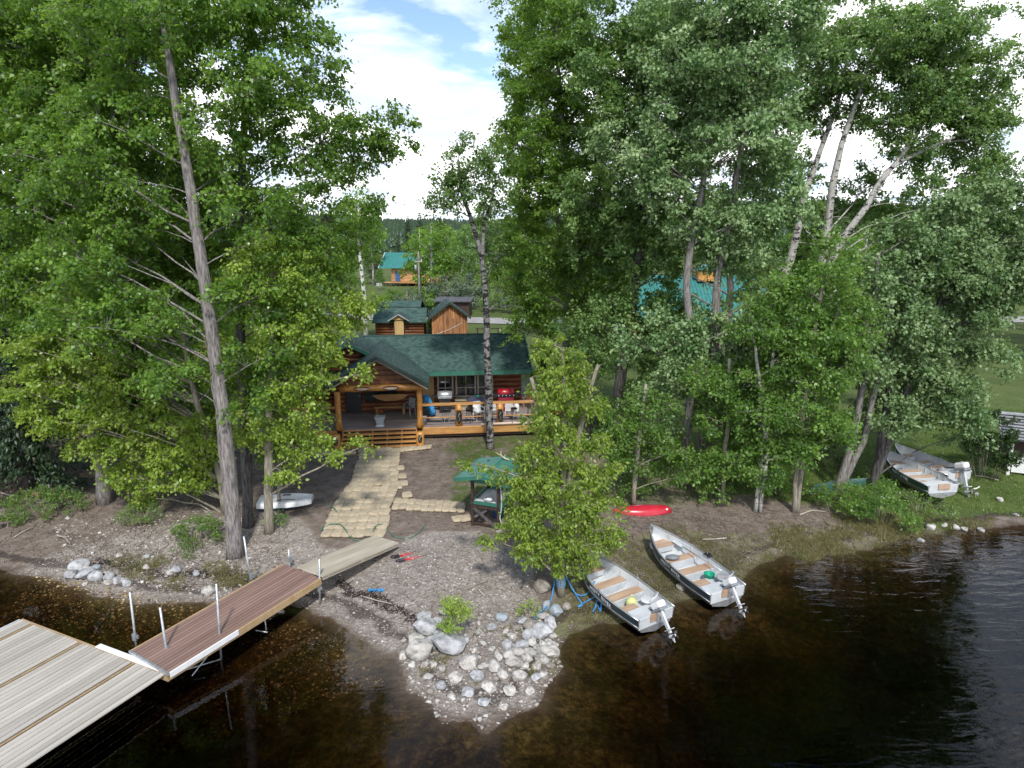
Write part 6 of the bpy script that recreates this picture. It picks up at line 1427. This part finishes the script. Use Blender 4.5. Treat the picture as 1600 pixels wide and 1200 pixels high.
# hose, rope, cord
def cord(name, label, pts, mat, r, cat, lift=.02, loops=None, sd=1, group=None):
    P = [(G(u, v) + Vector((0, 0, l[0] if l else lift))) for (u, v, *l) in pts]; b0 = P[0].copy(); rs = [r] * len(P); Q, RR = resample(P, rs, .15)
    return tag(MB().tube([q - b0 for q in Q], RR, 6).build(name, mat, None, True, b0), label, cat, group)
cord('garden_hose', 'thin green hose looping over the lower end of the sandbags', [(514, 795, .2), (524, 803, .2), (525, 808, .1), (505, 825, .03), (502, 830, .03), (515, 826, .17), (530, 826, .18), (540, 834, .18), (546, 842, .10), (560, 846, .03), (578, 844, .03), (586, 830, .17), (597, 826, .17), (605, 828, .03), (618, 840, .02), (640, 841, .02), (655, 832, .02), (666, 818, .02)], green_hose, .020, 'hose')
cord('blue_rope', 'tangled bright blue rope between the young tree foot and the nearer skiff', [(876, 918, .5), (868, 922, .4), (862, 938, .1), (858, 950, .12), (845, 962, .12), (834, 970, .05)], blue_rope, .022, 'rope')
cord('blue_rope', 'blue rope strung from the young tree trunk across to the skiff side', [(877, 912, .6), (888, 922, .3), (900, 932, .08), (914, 932, .05), (922, 926, .1), (929, 920, .25)], blue_rope, .022, 'rope')
cord('blue_rope', 'blue rope heaped on the moss beside the bow half of the nearer skiff', [(884, 916, .3), (896, 927, .1), (905, 940, .05), (910, 948, .04), (902, 950, .04), (914, 944, .06), (924, 938, .05), (934, 938, .15), (930, 950, .03), (926, 958, .03), (934, 948, .06), (938, 958, .03), (940, 944, .2)], blue_rope, .022, 'rope')
rw = MB()
for k in range(4): rw.tube([(.135 * math.cos(a), .135 * math.sin(a), .36 + k * .08 + .01 * math.sin(a * 2)) for a in [i * math.pi / 6 for i in range(13)]], .013, 5, cap=False)
tag(rw.build('blue_rope', blue_rope, None, True, G(876, 931)), 'blue rope wound in turns round the young tree trunk', 'rope')

# ------------------------------------------------------------------ fish-cleaning stand
fa, fb = G(739, 821), G(779, 828); e1 = (fb - fa); e1.z = 0; fw = e1.length; fyaw = math.atan2(e1.y, e1.x)
fs = empty('fish_cleaning_stand', (fa + fb) / 2, fyaw, label='open stand with green gable roof, sink tray and dark posts on the beach', cat='shelter')
FDp = 1.55; hwf = fw / 2
ze_ = atD(741, 744, fa.y).z - fs.location.z
for x in (-hwf, hwf):
    for y in (0, FDp): MB().box((x, y, (ze_ + .05) / 2), (.10, .10, ze_ + .15)).build('post', dark_wood, fs, bevel=.008)
zr2 = ze_ + .17; xo = hwf + .52; y0_, y1_ = -.35, FDp + .45
for s_ in (-1, 1):
    slab((s_ * xo, y0_, ze_ - .02), (s_ * xo, y1_, ze_ - .02), (0, y1_, zr2), (0, y0_, zr2), .05).build('roof_panel', station_green, fs)
    MB().bar((s_ * xo, y0_ - .02, ze_ - .06), (0, y0_ - .02, zr2 - .04), .04, .13).bar((s_ * (xo + .02), y0_, ze_ - .07), (s_ * (xo + .02), y1_, ze_ - .07), .04, .12).build('roof_edge', fascia_green, fs)
MB().tube([(0, y0_, zr2 + .01), (0, y1_, zr2 + .01)], .035, 6).build('ridge_cap', station_green, fs)
MB().box((0, -.0, ze_ - .12), (fw + .2, .05, .22)).box((hwf + .03, FDp / 2, ze_ - .12), (.04, FDp, .2)).build('header_board', fascia_green, fs)
tz = .92
for y in (-.02, FDp): MB().box((0, y, tz), (fw + .1, .05, .12)).build('tray_edge', fascia_green, fs)
for x in (-hwf - .05, hwf + .07): MB().box((x, FDp / 2, tz - .02), (.04, FDp + .05, .26 if x > 0 else .12)).build('tray_edge', fascia_green, fs)
MB().box((0, FDp / 2, tz - .05), (fw + .06, FDp - .05, .03)).build('tray', alu_paint, fs); MB().box((0, -.02, tz - .14), (fw, .06, .10)).build('table_beam', dark_wood, fs)
MB().bar((-hwf + .05, -.03, tz - .2), (hwf - .05, -.03, .05), .06, .10).bar((-hwf + .55, -.0, tz - .25), (-hwf + .05, .0, .35), .05, .08).build('cross_brace', bark_dark, fs)
MB().box((0, 0, .12), (fw, .05, .06)).box((-hwf, FDp / 2, .12), (.05, FDp, .06)).build('ground_rail', dark_wood, fs)
bw = MB().lathe([(.08, 0), (.16, .09), (.18, .10), (.14, .08), (.05, .03)], n=14).ball((.02, 0, .1), (.12, .1, .06), 8, 5).build('basin', white_paint, None, True, fs.matrix_basis @ Vector((.02, .28, tz - .03))); tag(bw, 'white basin in the sink tray of the fish-cleaning stand', 'basin')
hs = MB().tube([(0, 0, 1.9), (.04, -.02, 1.5), (.07, -.02, 1.1), (.05, -.04, .8), (.0, -.06, .5), (.08, -.1, .2), (.32, -.16, .08)], .017, 6).build('water_hose', M('pale_hose', (.45, .55, .52), (.55, .65, .62), 3, .5), None, True, fs.matrix_basis @ Vector((hwf + .07, -.05, 0))); tag(hs, 'pale hose hanging down the front right post of the stand', 'hose')
hj = empty('jug', fs.matrix_basis @ Vector((hwf + .32, .9, .48)), label='white jug hanging at the right side of the fish-cleaning stand', cat='jug'); MB().lathe([(.07, 0), (.075, .25), (.03, .32)], n=10).build('jug_body', white_paint, hj, True); MB().tube([(0, 0, .30), (-.1, 0, .42)], .008, 4).build('hook', steel, hj)
pk = tag(MB().box((0, 0, .05), (1.9, .14, .06)).build('grey_plank', old_plank, None, False, fs.matrix_basis @ Vector((hwf + .65, .35, .12)), (0, -.08, fyaw + .95)), 'weathered plank leaning on the ground right of the fish-cleaning stand', 'plank')
an = empty('antlers', fs.matrix_basis @ Vector((.35, FDp + .1, zr2)), label='pair of pale moose antlers fixed at the back of the green stand roof', cat='antlers')
for s_ in (-1, 1): 
    MB().tube([(s_ * .05, 0, 0), (s_ * .22, .02, .06), (s_ * .36, .03, .18), (s_ * .36, .03, .34)], [.03, .03, .026, .008], 7).tube([(s_ * .30, .02, .14), (s_ * .46, .03, .22), (s_ * .56, .03, .30)], [.022, .018, .006], 6).tube([(s_ * .22, .02, .06), (s_ * .20, .03, .22)], [.02, .005], 6).build('antler', antler, an, True)
lp = empty('barrel', fs.matrix_basis @ Vector((.08, 1.0, 0)), label='dark blue bin under the tray of the fish-cleaning stand', cat='bin'); MB().lathe([(.2, 0), (.22, .5), (.21, .52)], n=14).build('bin_body', hull_blue, lp, True)
# red-handled tools
for (a, b_, lab) in (((614, 873), (652, 861), 'red-handled lopper lying on the beach, the upper of two'), ((622, 879), (668, 866), 'red-handled lopper lying on the beach, the lower of two')):
    A_, B_ = G(*a), G(*b_); d = B_ - A_; r = empty('lopper', A_ + Vector((0, 0, .05)), math.atan2(d.y, d.x), label=lab, cat='tool', group='red-handled tools on the beach'); l = d.length
    MB().tube([(.22, .02, 0), (l * .55, .05, .0), (l - .12, .03, 0)], .022, 6).tube([(.22, -.03, 0), (l * .55, -.05, .0), (l - .14, -.03, .02)], .020, 6).build('handle', red_paint, r, True)
    MB().box((.12, 0, .01), (.2, .15, .06)).ball((.02, .0, .02), (.10, .06, .03), 8, 4).box((.0, .09, .0), (.14, .05, .03), .5).build('head', black_paint, r, bevel=.01); MB().tube([(l - .15, .02, .01), (l, .02, .02)], .028, 7).build('grip', black_paint, r)
q = G(586, 924); bp_ = MB(); rg = random.Random(3)
for k in range(9): bp_.add([(x + rg.uniform(-.03, .03), y_ + rg.uniform(-.03, .03), rg.uniform(.01, .07)) for x, y_ in ((k * .05 - .2, -.05), (k * .05 - .12, -.05), (k * .05 - .12, .05), (k * .05 - .2, .06))], [(0, 1, 2, 3)])
tag(bp_.build('blue_rag', blue_cloth, None, False, q), 'small crumpled blue plastic scrap on the beach gravel', 'scrap')

# ------------------------------------------------------------------ boulders
def rockmesh(seed, mat, ang):
    rng = np.random.default_rng(seed); import bmesh
    bm = bmesh.new(); bmesh.ops.create_icosphere(bm, subdivisions=3, radius=.5); pl = unit(rng.normal(size=(11, 3))); dd_ = rng.uniform(.30, .44, 11)
    ph = rng.uniform(0, 6, 6)
    for vtx in bm.verts:
        p = np.array(vtx.co)
        for n_, q in zip(pl, dd_):
            s = p @ n_ - q
            if s > 0: p = p - n_ * s * ang
        p *= 1 + .035 * math.sin(7 * p[0] + ph[0]) + .03 * math.sin(9 * p[1] + ph[1]) + .025 * math.sin(13 * p[2] + 8 * p[0] + ph[2]) + .012 * math.sin(31 * p[0] + 23 * p[1] + ph[3])
        vtx.co = p
    me = bpy.data.meshes.new('boulder'); bm.to_mesh(me); bm.free(); me.materials.append(mat)
    me.polygons.foreach_set('use_smooth', [True] * len(me.polygons)); me.set_sharp_from_angle(angle=R(19)); return me
RMS = {k: [rockmesh(i + 10 * j, mt, a) for i in range(4)] for j, (k, mt, a) in enumerate((('w', rock_w, .88), ('g', rock_g, .95), ('b', rock_b, .75), ('r', rock_br, .85)))}
RK = [(664, 970, 18, 'g'), (693, 962, 15, 'g'), (684, 973, 10, 'g'), (664, 991, 30, 'g'), (679, 984, 15, 'g'), (685, 996, 14, 'g'), (696, 977, 10, 'w'), (695, 987, 13, 'g'), (650, 1009, 22, 'w'), (672, 1011, 20, 'g'), (653, 1028, 36, 'w'), (700, 1021, 42, 'g'),
      (630, 1029, 13, 'w'), (631, 1004, 7, 'w'), (644, 1044, 11, 'w'), (664, 1042, 11, 'w'), (678, 1042, 8, 'w'), (726, 1007, 13, 'g'), (750, 994, 12, 'w'), (767, 984, 13, 'g'), (784, 970, 15, 'b'), (800, 1000, 13, 'w'), (791, 1013, 14, 'g'), (778, 1030, 14, 'w'),
      (814, 1015, 19, 'g'), (826, 1002, 20, 'g'), (849, 996, 25, 'g'), (839, 990, 10, 'g'), (832, 1012, 17, 'w'), (807, 1026, 18, 'w'), (796, 1033, 18, 'w'), (803, 1042, 20, 'w'), (826, 1026, 18, 'w'), (823, 1035, 18, 'w'), (819, 1045, 12, 'w'), (840, 1021, 15, 'w'),
      (847, 1037, 18, 'w'), (859, 1026, 22, 'w'), (864, 1014, 14, 'w'), (849, 1012, 12, 'w'), (857, 1007, 10, 'w'), (864, 997, 9, 'w'), (860, 979, 18, 'g'), (829, 984, 17, 'r'), (868, 961, 19, 'b'), (854, 952, 16, 'b'), (849, 968, 14, 'w'), (816, 975, 13, 'g'),
      (846, 924, 22, 'r'), (886, 952, 13, 'r'), (732, 1044, 24, 'w'), (756, 1046, 14, 'w'), (774, 1050, 20, 'w'), (690, 1049, 11, 'w'), (768, 1017, 9, 'w'), (764, 964, 6, 'w'), (740, 1020, 9, 'w'), (712, 985, 8, 'g'), (806, 985, 9, 'r'), (755, 1008, 8, 'w'),
      (745, 1030, 8, 'w'), (722, 1036, 8, 'g'), (790, 990, 8, 'w'), (846, 978, 9, 'g'), (839, 1045, 12, 'w'), (860, 1044, 12, 'r'), (785, 1060, 16, 'w'), (745, 1064, 18, 'g'), (712, 1066, 20, 'w'), (690, 1076, 15, 'g'), (812, 1064, 18, 'w'), (838, 1064, 14, 'g'), (764, 1080, 18, 'w'),
      (730, 1088, 15, 'g'), (796, 1086, 17, 'w'), (828, 1084, 12, 'w'), (668, 1062, 13, 'w'), (706, 1094, 12, 'w'), (756, 1104, 14, 'g'), (786, 1108, 12, 'w'), (850, 1058, 11, 'w'), (672, 1084, 10, 'r')]
LK_ = [(121, 891, 20, 'g'), (135, 893, 11, 'w'), (146, 894, 15, 'b'), (111, 904, 17, 'g'), (131, 904, 21, 'g'), (149, 906, 18, 'g'), (170, 906, 16, 'g'), (169, 914, 12, 'w'), (191, 909, 7, 'w'), (197, 915, 12, 'g'), (182, 912, 13, 'g'), (325, 929, 17, 'w'), (132, 915, 6, 'w'), (186, 872, 9, 'w'),
       (228, 890, 9, 'w'), (265, 897, 9, 'w'), (275, 893, 12, 'g'), (306, 900, 10, 'g'), (230, 872, 8, 'g'), (105, 812, 6, 'w'), (128, 890, 9, 'g'), (440, 960, 8, 'w')]
RR_ = [(1455, 828, 12, 'w'), (1477, 823, 7, 'w'), (1495, 827, 9, 'w'), (1508, 830, 8, 'w'), (1533, 831, 9, 'w'), (1563, 783, 8, 'w'), (1588, 807, 7, 'w'), (1526, 774, 6, 'g'), (1440, 848, 8, 'g'), (1065, 922, 12, 'r')]
CN = {'w': 'pale rounded', 'g': 'grey angular', 'b': 'bluish grey', 'r': 'brownish'}
SPEC = {(700, 1021): 'largest grey angular boulder at the foot of the willow sapling', (653, 1028): 'big pale flat-topped boulder at the left end of the spit', (664, 991): 'large grey boulder uphill left of the willow sapling', (849, 996): 'large upright grey boulder in the right pile', (868, 961): 'bluish boulder with blue rope beside the young tree', (854, 952): 'upper bluish boulder draped with blue rope',
        (784, 970): 'single bluish rock sitting alone between the two piles', (846, 924): 'broad brown-grey rock left of the young tree foot', (325, 929): 'lone white rock at the water edge beside the brown ramp', (650, 1009): 'pointed pale boulder above the flat-topped one', (859, 1026): 'pale double-humped rock at the right tip of the pile',
        (778, 1030): 'tall narrow pale stone standing upright near the water', (1455, 828): 'largest white stone on the right-hand shore', (1065, 922): 'brown rock on the moss between the two lettered skiffs', (146, 894): 'bluish rock at the top right of the left shore pile', (121, 891): 'upper grey rock of the left shore pile'}
rr3 = random.Random(12)
for lst, grp, where in ((RK, 'boulders on the spit', 'in the boulder pile on the spit'), (LK_, 'boulders on the left shore', 'by the water on the left shore'), (RR_, 'stones on the right shore', 'at the water edge on the right shore')):
    for (u, v, wpx, k) in lst:
        p = G(u, v); s = wpx / pxm(p.y, p.z) * 1.28; big = 'big' if wpx > 17 else 'small' if wpx < 11 else 'middling'
        o = link('boulder', rr3.choice(RMS[k])); o.location = (p.x, p.y + s * .2, max(p.z, -.1) + s * .20); tall = 1.5 if (u, v) == (778, 1030) else 1
        o.scale = (s * (1.15 if tall == 1 else .8), s * rr3.uniform(.9, 1.2) * tall, s * rr3.uniform(.68, .85)); o.rotation_euler = (rr3.uniform(-.3, .3), rr3.uniform(-.3, .3), rr3.uniform(0, 6.28) if wpx < 30 else .4)
        zn = where if grp != 'boulders on the spit' else 'in the %s %s of the spit pile' % ('upper' if v < 990 else 'middle' if v < 1040 else 'lowest', 'left part' if u < 715 else 'right part' if u > 790 else 'centre')
        tag(o, SPEC.get((u, v), '%s %s rock %s' % (big, CN[k], zn)), 'rock', grp)

# ------------------------------------------------------------------ gravel stones, twigs, tufts
def scatter_poly(n, P, seed, minsd=None, soft=0):
    rng = np.random.default_rng(seed); P = np.array(P); lo, hi = P.min(0), P.max(0); x = rng.uniform(lo[0], hi[0], n * 3); y = rng.uniform(lo[1], hi[1], n * 3); k = sdist(x, y, P) > rng.uniform(-.1, 1, len(x)) ** 1.5 * soft if soft else inpoly(x, y, P)
    if minsd is not None: k &= shore_sd(x, y) > minsd
    return x[k][:n], y[k][:n]
def pebbles(name, x, y, smin, smax, mat, seed, label, pw=3.0):
    rng = np.random.default_rng(seed); n = len(x); z = terr_np(x, y); s = smin + (smax - smin) * rng.uniform(0, 1, n) ** pw
    base = np.array([(1, 0, 0), (-.5, .87, 0), (-.5, -.87, 0), (.45, .5, .62), (-.62, .05, .6), (.35, -.55, .66), (0, 0, -.5)]); fc_ = np.array([(3, 4, 5), (0, 3, 5), (0, 1, 3), (1, 4, 3), (1, 2, 4), (2, 5, 4), (2, 0, 5), (0, 6, 1), (1, 6, 2), (2, 6, 0)])
    a = rng.uniform(0, 6.28, n); c, q = np.cos(a)[:, None], np.sin(a)[:, None]; B = base[None] * rng.uniform(.7, 1.3, (n, 7, 3)) * np.stack([s, s * rng.uniform(.6, 1, n), s * rng.uniform(.45, .8, n)], 1)[:, None, :]
    V = np.stack([B[..., 0] * c - B[..., 1] * q + x[:, None], B[..., 0] * q + B[..., 1] * c + y[:, None], B[..., 2] + z[:, None]], -1).reshape(-1, 3)
    F = (np.arange(n) * 7)[:, None, None] + fc_[None]; me = npmesh(name, V, F.reshape(-1, 3), mat, np.repeat(rng.uniform(0, 1, n), 10))
    return tag(link(name, me), label, kind='stuff')
def VCOL(name, stops, rough=.85):
    m, t, o = newmat(name); b = nd(t, 'ShaderNodeBsdfPrincipled', inp={'Roughness': rough, 'Specular IOR Level': .3}); t.links.new(b.outputs[0], o.inputs[0])
    a = nd(t, 'ShaderNodeAttribute', attribute_name='v'); t.links.new(ramp(t, a.outputs['Fac'], stops), b.inputs['Base Color']); return m
pebm = VCOL('pebble_stones', [(0, (.13, .11, .095)), (.55, (.26, .228, .20)), (.85, (.36, .325, .295)), (.95, (.48, .445, .41)), (1, (.66, .64, .59))])
x, y = scatter_poly(20000, beach, 1, .05); pebbles('beach_pebbles', x, y, .010, .055, pebm, 1, 'grey and white pebbles strewn over the beach')
x, y = scatter_poly(900, GP([(640, 1000), (700, 960), (860, 950), (880, 1040), (840, 1110), (690, 1130), (630, 1050)], .3), 2, .0); pebbles('spit_pebbles', x, y, .025, .10, VCOL('white_stones', [(0, (.14, .12, .105)), (.5, (.28, .25, .225)), (1, (.50, .47, .43))]), 2, 'pale stones between the boulders of the spit')
x, y = scatter_poly(2500, GP([(80, 800), (330, 790), (420, 860), (400, 900), (100, 880)], .7), 3, .3); pebbles('bank_stones', x, y, .02, .10, pebm, 3, 'loose stones on the left bank')
x, y = scatter_poly(2200, bankp, 4, .1); pebbles('shore_stones', x, y, .012, .05, pebm, 4, 'small stones in the mossy bank')
x, y = scatter_poly(9000, GP([(-60, 1000), (60, 900), (300, 945), (500, 980), (600, 1060), (300, 1120), (-60, 1100)], 0), 5); pebbles('lakebed_stones', x, y, .015, .07, VCOL('bed_stones', [(0, (.06, .04, .02)), (.6, (.22, .15, .06)), (1, (.48, .38, .2))]), 5, 'stones lying on the shallow lake bed')
def twigs(name, x, y, lmin, lmax, mat, seed, label, r=.012):
    rng = np.random.default_rng(seed); n = len(x); a = rng.uniform(0, 6.28, n); l = rng.uniform(lmin, lmax, n) * rng.uniform(.3, 1, n); x2, y2 = x + np.cos(a) * l, y + np.sin(a) * l
    S = np.stack([x, y, terr_np(x, y) + .012], 1); E = np.stack([x2, y2, terr_np(x2, y2) + rng.uniform(.01, .07, n)], 1); V, F = prisms(S, E, r * rng.uniform(.5, 1.3, n), r * .5)
    return tag(link(name, npmesh(name, V, F, mat)), label, kind='stuff')
x, y = scatter_poly(2600, GP([(-50, 900), (-50, 700), (540, 690), (480, 800), (420, 900), (200, 920)], .7), 6, .4); twigs('fallen_twigs', x, y, .1, .8, debris, 6, 'dry twigs littering the dirt under the left trees')
x, y = scatter_poly(7000, GP([(-50, 900), (-50, 700), (540, 690), (860, 680), (960, 700), (1000, 790), (1400, 800), (1180, 830), (900, 850), (480, 800), (420, 900), (200, 920)], .7), 26, .6, .5); twigs('leaf_litter', x, y, .02, .14, VCOL('litter', [(0, (.10, .07, .045)), (1, (.12, .09, .06))]), 26, 'brown leaf litter and bark bits on the dirt', .011)
x, y = scatter_poly(1900, GP([(940, 870), (960, 800), (1180, 790), (1420, 810), (1560, 790), (1560, 830), (1250, 870), (1100, 930)], .5), 7, .2); twigs('bank_twigs', x, y, .1, .8, debris, 7, 'dry sticks littering the right bank')
x, y = scatter_poly(700, GP([(620, 880), (840, 830), (880, 960), (660, 980), (500, 960)], .3), 8, .2); twigs('beach_twigs', x, y, .05, .5, debris, 8, 'small sticks on the beach gravel', .008)
dl = shore_sd; 
rng = np.random.default_rng(21); xx = rng.uniform(-14, 2, 60000); yy = rng.uniform(13, 22, 60000); sdd = shore_sd(xx, yy); kk = (np.abs(sdd - 1.35 + .5 * wob(xx, yy, .9, 3)) < .16) & ((xx < -6) | ((xx > -5.5) & (xx < -2))); twigs('wrack_line', xx[kk][:3200], yy[kk][:3200], .05, .3, VCOL('wrack', [(0, (.03, .022, .018)), (1, (.05, .04, .03))]), 9, 'dark line of washed-up bark and weed along the beach', .010)
def tufts(name, x, y, h, nb, mat, seed, label, spread=.08, wdt=.010):
    rng = np.random.default_rng(seed); n = len(x) * nb; X_ = np.repeat(x, nb) + rng.normal(size=n) * spread; Y_ = np.repeat(y, nb) + rng.normal(size=n) * spread; Z_ = terr_np(X_, Y_); hh = h * rng.uniform(.4, 1.2, n) * np.repeat(rng.uniform(.5, 1.2, len(x)), nb)
    a = rng.uniform(0, 6.28, n); B = np.stack([X_, Y_, Z_], 1); s = np.stack([np.cos(a), np.sin(a), 0 * a], 1) * wdt; ln = np.stack([rng.normal(size=n) * .45, rng.normal(size=n) * .45, np.ones(n)], 1) * hh[:, None]
    V = np.stack([B - s, B + s, B + ln], 1).reshape(-1, 3); v = np.repeat(rng.uniform(0, 1, len(x)), nb) * .6 + rng.uniform(0, .4, n)
    return tag(link(name, npmesh(name, V, np.arange(3 * n).reshape(n, 3), mat, v)), label, kind='stuff')
olive = LEAF('olive_grass', (.07, .095, .02), (.36, .30, .15), (.25, .26, .06), .03); grassg = LEAF('lawn_blades', (.05, .11, .015), (.17, .25, .05), (.2, .32, .04), .04)
x, y = scatter_poly(6000, GP([(1180, 880), (1200, 815), (1330, 795), (1450, 800), (1560, 800), (1560, 828), (1430, 842), (1300, 880)], .3), 11, .0, 1.6); d_ = wob(x, y, 1.5, 3) + .5 * wob(x, y, 4.3, 1) > -.05; tufts('shore_grass', x[d_], y[d_], .13, 10, olive, 11, 'olive tussocks of shore grass on the right bank', .06)
x, y = scatter_poly(6500, GP([(850, 960), (900, 850), (1010, 820), (1180, 820), (1200, 880), (1100, 960), (900, 1000)], .3), 12, .02, 1.2); d_ = wob(x, y, 1.9, 1) > .05; tufts('mossy_grass', x[d_], y[d_], .07, 9, olive, 12, 'patchy moss and grass round the skiffs', .06, .008)
x, y = scatter_poly(12000, GP([(960, 790), (940, 690), (1150, 640), (1640, 640), (1640, 790), (1500, 770), (1430, 795), (1290, 775), (1150, 765)], .8), 13); tufts('lawn_grass', x, y, .10, 7, grassg, 13, 'rough lawn grass under the right-hand grove', .12, .012)
x, y = scatter_poly(1500, GP([(140, 860), (350, 870), (430, 900), (430, 930), (330, 925), (200, 900)], .3), 14, .5, .8); d_ = wob(x, y, 1.9, 1) > .0; tufts('bank_grass', x[d_], y[d_], .14, 9, olive, 14, 'drooping grass on the little peat bank', .07)
x, y = scatter_poly(900, GP([(690, 690), (860, 680), (880, 720), (800, 760), (700, 740)], .8), 15); d_ = wob(x, y, 1.4, 4) > .2; tufts('yard_grass', x[d_], y[d_], .06, 8, grassg, 15, 'sparse grass patches on the dirt before the deck', .09, .01)
x, y = scatter_poly(420, GP([(620, 1050), (700, 1000), (800, 970), (870, 960), (870, 1040), (740, 1060)], .3), 16, .1); d_ = wob(x, y, 2.2, 4) > .2; tufts('spit_grass', x[d_], y[d_], .13, 12, olive, 16, 'weedy tufts between the boulders', .05)

# ------------------------------------------------------------------ logs and sticks worth naming
def stick(label, pts, r0, r1, mat=drift, name='driftwood_log', cat='log', lift=.05):
    P = [G(u, v) + Vector((0, 0, lift)) for u, v in pts]; b0 = P[0].copy(); Q, RR = resample(P, list(np.linspace(r0, r1, len(P))), .2); rg = random.Random(len(label)); Q = [q + Vector((rg.uniform(-1, 1), rg.uniform(-1, 1), rg.uniform(-.4, .8))) * r0 * .5 for q in Q]
    return tag(MB().tube([q - b0 for q in Q], RR, 8).build(name, mat, None, True, b0), label, cat)
stick('broken orange-brown log end above the green patch on the left bank', [(48, 776), (62, 780), (80, 777)], .12, .09, M('rotten_wood', (.25, .11, .05), (.40, .24, .14), 5, .9, .01), 'broken_log', lift=.15)
stick('long grey dead branch lying across the far left bank', [(-10, 768), (20, 776), (60, 786), (108, 788)], .035, .02, cat='branch', name='dead_branch')
stick('grey stick leaning on the stony bank near the left edge', [(22, 842), (38, 832), (56, 822)], .025, .012, cat='branch', name='dead_branch')
stick('arched pale stick on the left beach above the rock pile', [(88, 842), (100, 844), (110, 854)], .02, .012, cat='branch', name='dead_branch', lift=.12)
stick('thin pale stick flat on the gravel below the blue scrap', [(568, 935), (590, 941), (612, 946)], .022, .014, cat='stick', name='stick')
stick('dark curved stick up the beach right of the blue scrap', [(716, 936), (728, 924), (748, 915), (762, 910)], .02, .01, debris, 'stick', 'stick')
stick('short pale stick on the beach below the dark curved stick', [(746, 922), (755, 932)], .02, .015, cat='stick', name='stick')
stick('pale straight stick on the mossy bank right of the bucket skiff', [(1098, 845), (1118, 844), (1136, 843)], .025, .018, cat='stick', name='stick')
stick('white forked branch near the stern of the front parked skiff', [(1521, 766), (1530, 763), (1528, 762)], .03, .02, dirtywhite, 'dead_branch', 'branch')
stick('grey branch lying behind the rear parked skiff motor', [(1522, 745), (1540, 747), (1560, 752)], .03, .02, cat='branch', name='dead_branch')
stick('fallen grey trunk in the shade left of the dinghy', [(230, 738), (262, 742), (298, 737)], .07, .04, cat='log')
stick('thin branches heaped at the foot of the shore grove', [(1250, 806), (1268, 800), (1290, 802)], .03, .015, cat='branch', name='dead_branch')
stick('short log beside the sandbag row left of the porch steps', [(448, 713), (480, 712), (508, 711)], .08, .07, pink_log, 'edging_log', 'log')

# ------------------------------------------------------------------ tell look-alikes apart by where they stand
ORD = ['leftmost', 'second from the left', 'third from the left', 'fourth from the left', 'fifth from the left', 'sixth from the left', 'seventh from the left', 'eighth from the left', 'ninth from the left', 'tenth from the left']
byl = {}
for o in bpy.data.objects:
    if o.get('group') in (FG,):
        d = o.location.y * cp_ + (CAM_H - o.location.z) * sp_; u = 800 + o.location.x / d * FPX
        kind_ = o['label'].split(' in the woodland')[0]; dist = 'close behind the shore trees' if o.location.y < 60 else 'beyond the cabin' if o.location.y < 115 else 'across the clearing' if o.location.y < 168 else 'in the farthest rows'
        zone = 'at the far left' if u < 150 else 'behind the left poplars' if u < 540 else 'in the central gap' if u < 820 else 'behind the grove' if u < 1220 else 'at the right'
        o['label'] = '%s %s, %s' % (kind_, dist, zone)
    if o.get('group') in (FG, 'boulders on the spit', 'boulders on the left shore', 'stones on the right shore'):
        byl.setdefault(o['label'], []).append(o)
for lab, os_ in byl.items():
    if 1 < len(os_) <= 10:
        os_.sort(key=lambda q: q.location.x / q.location.y)
        for i, q in enumerate(os_):
            t_ = '%s, %s' % (lab, ORD[i]); q['label'] = t_ if len(t_.replace(',', ' ').split()) <= 16 else t_.replace('in the ', 'in ').replace('round-crowned', 'round').replace(' of the ', ' of ')
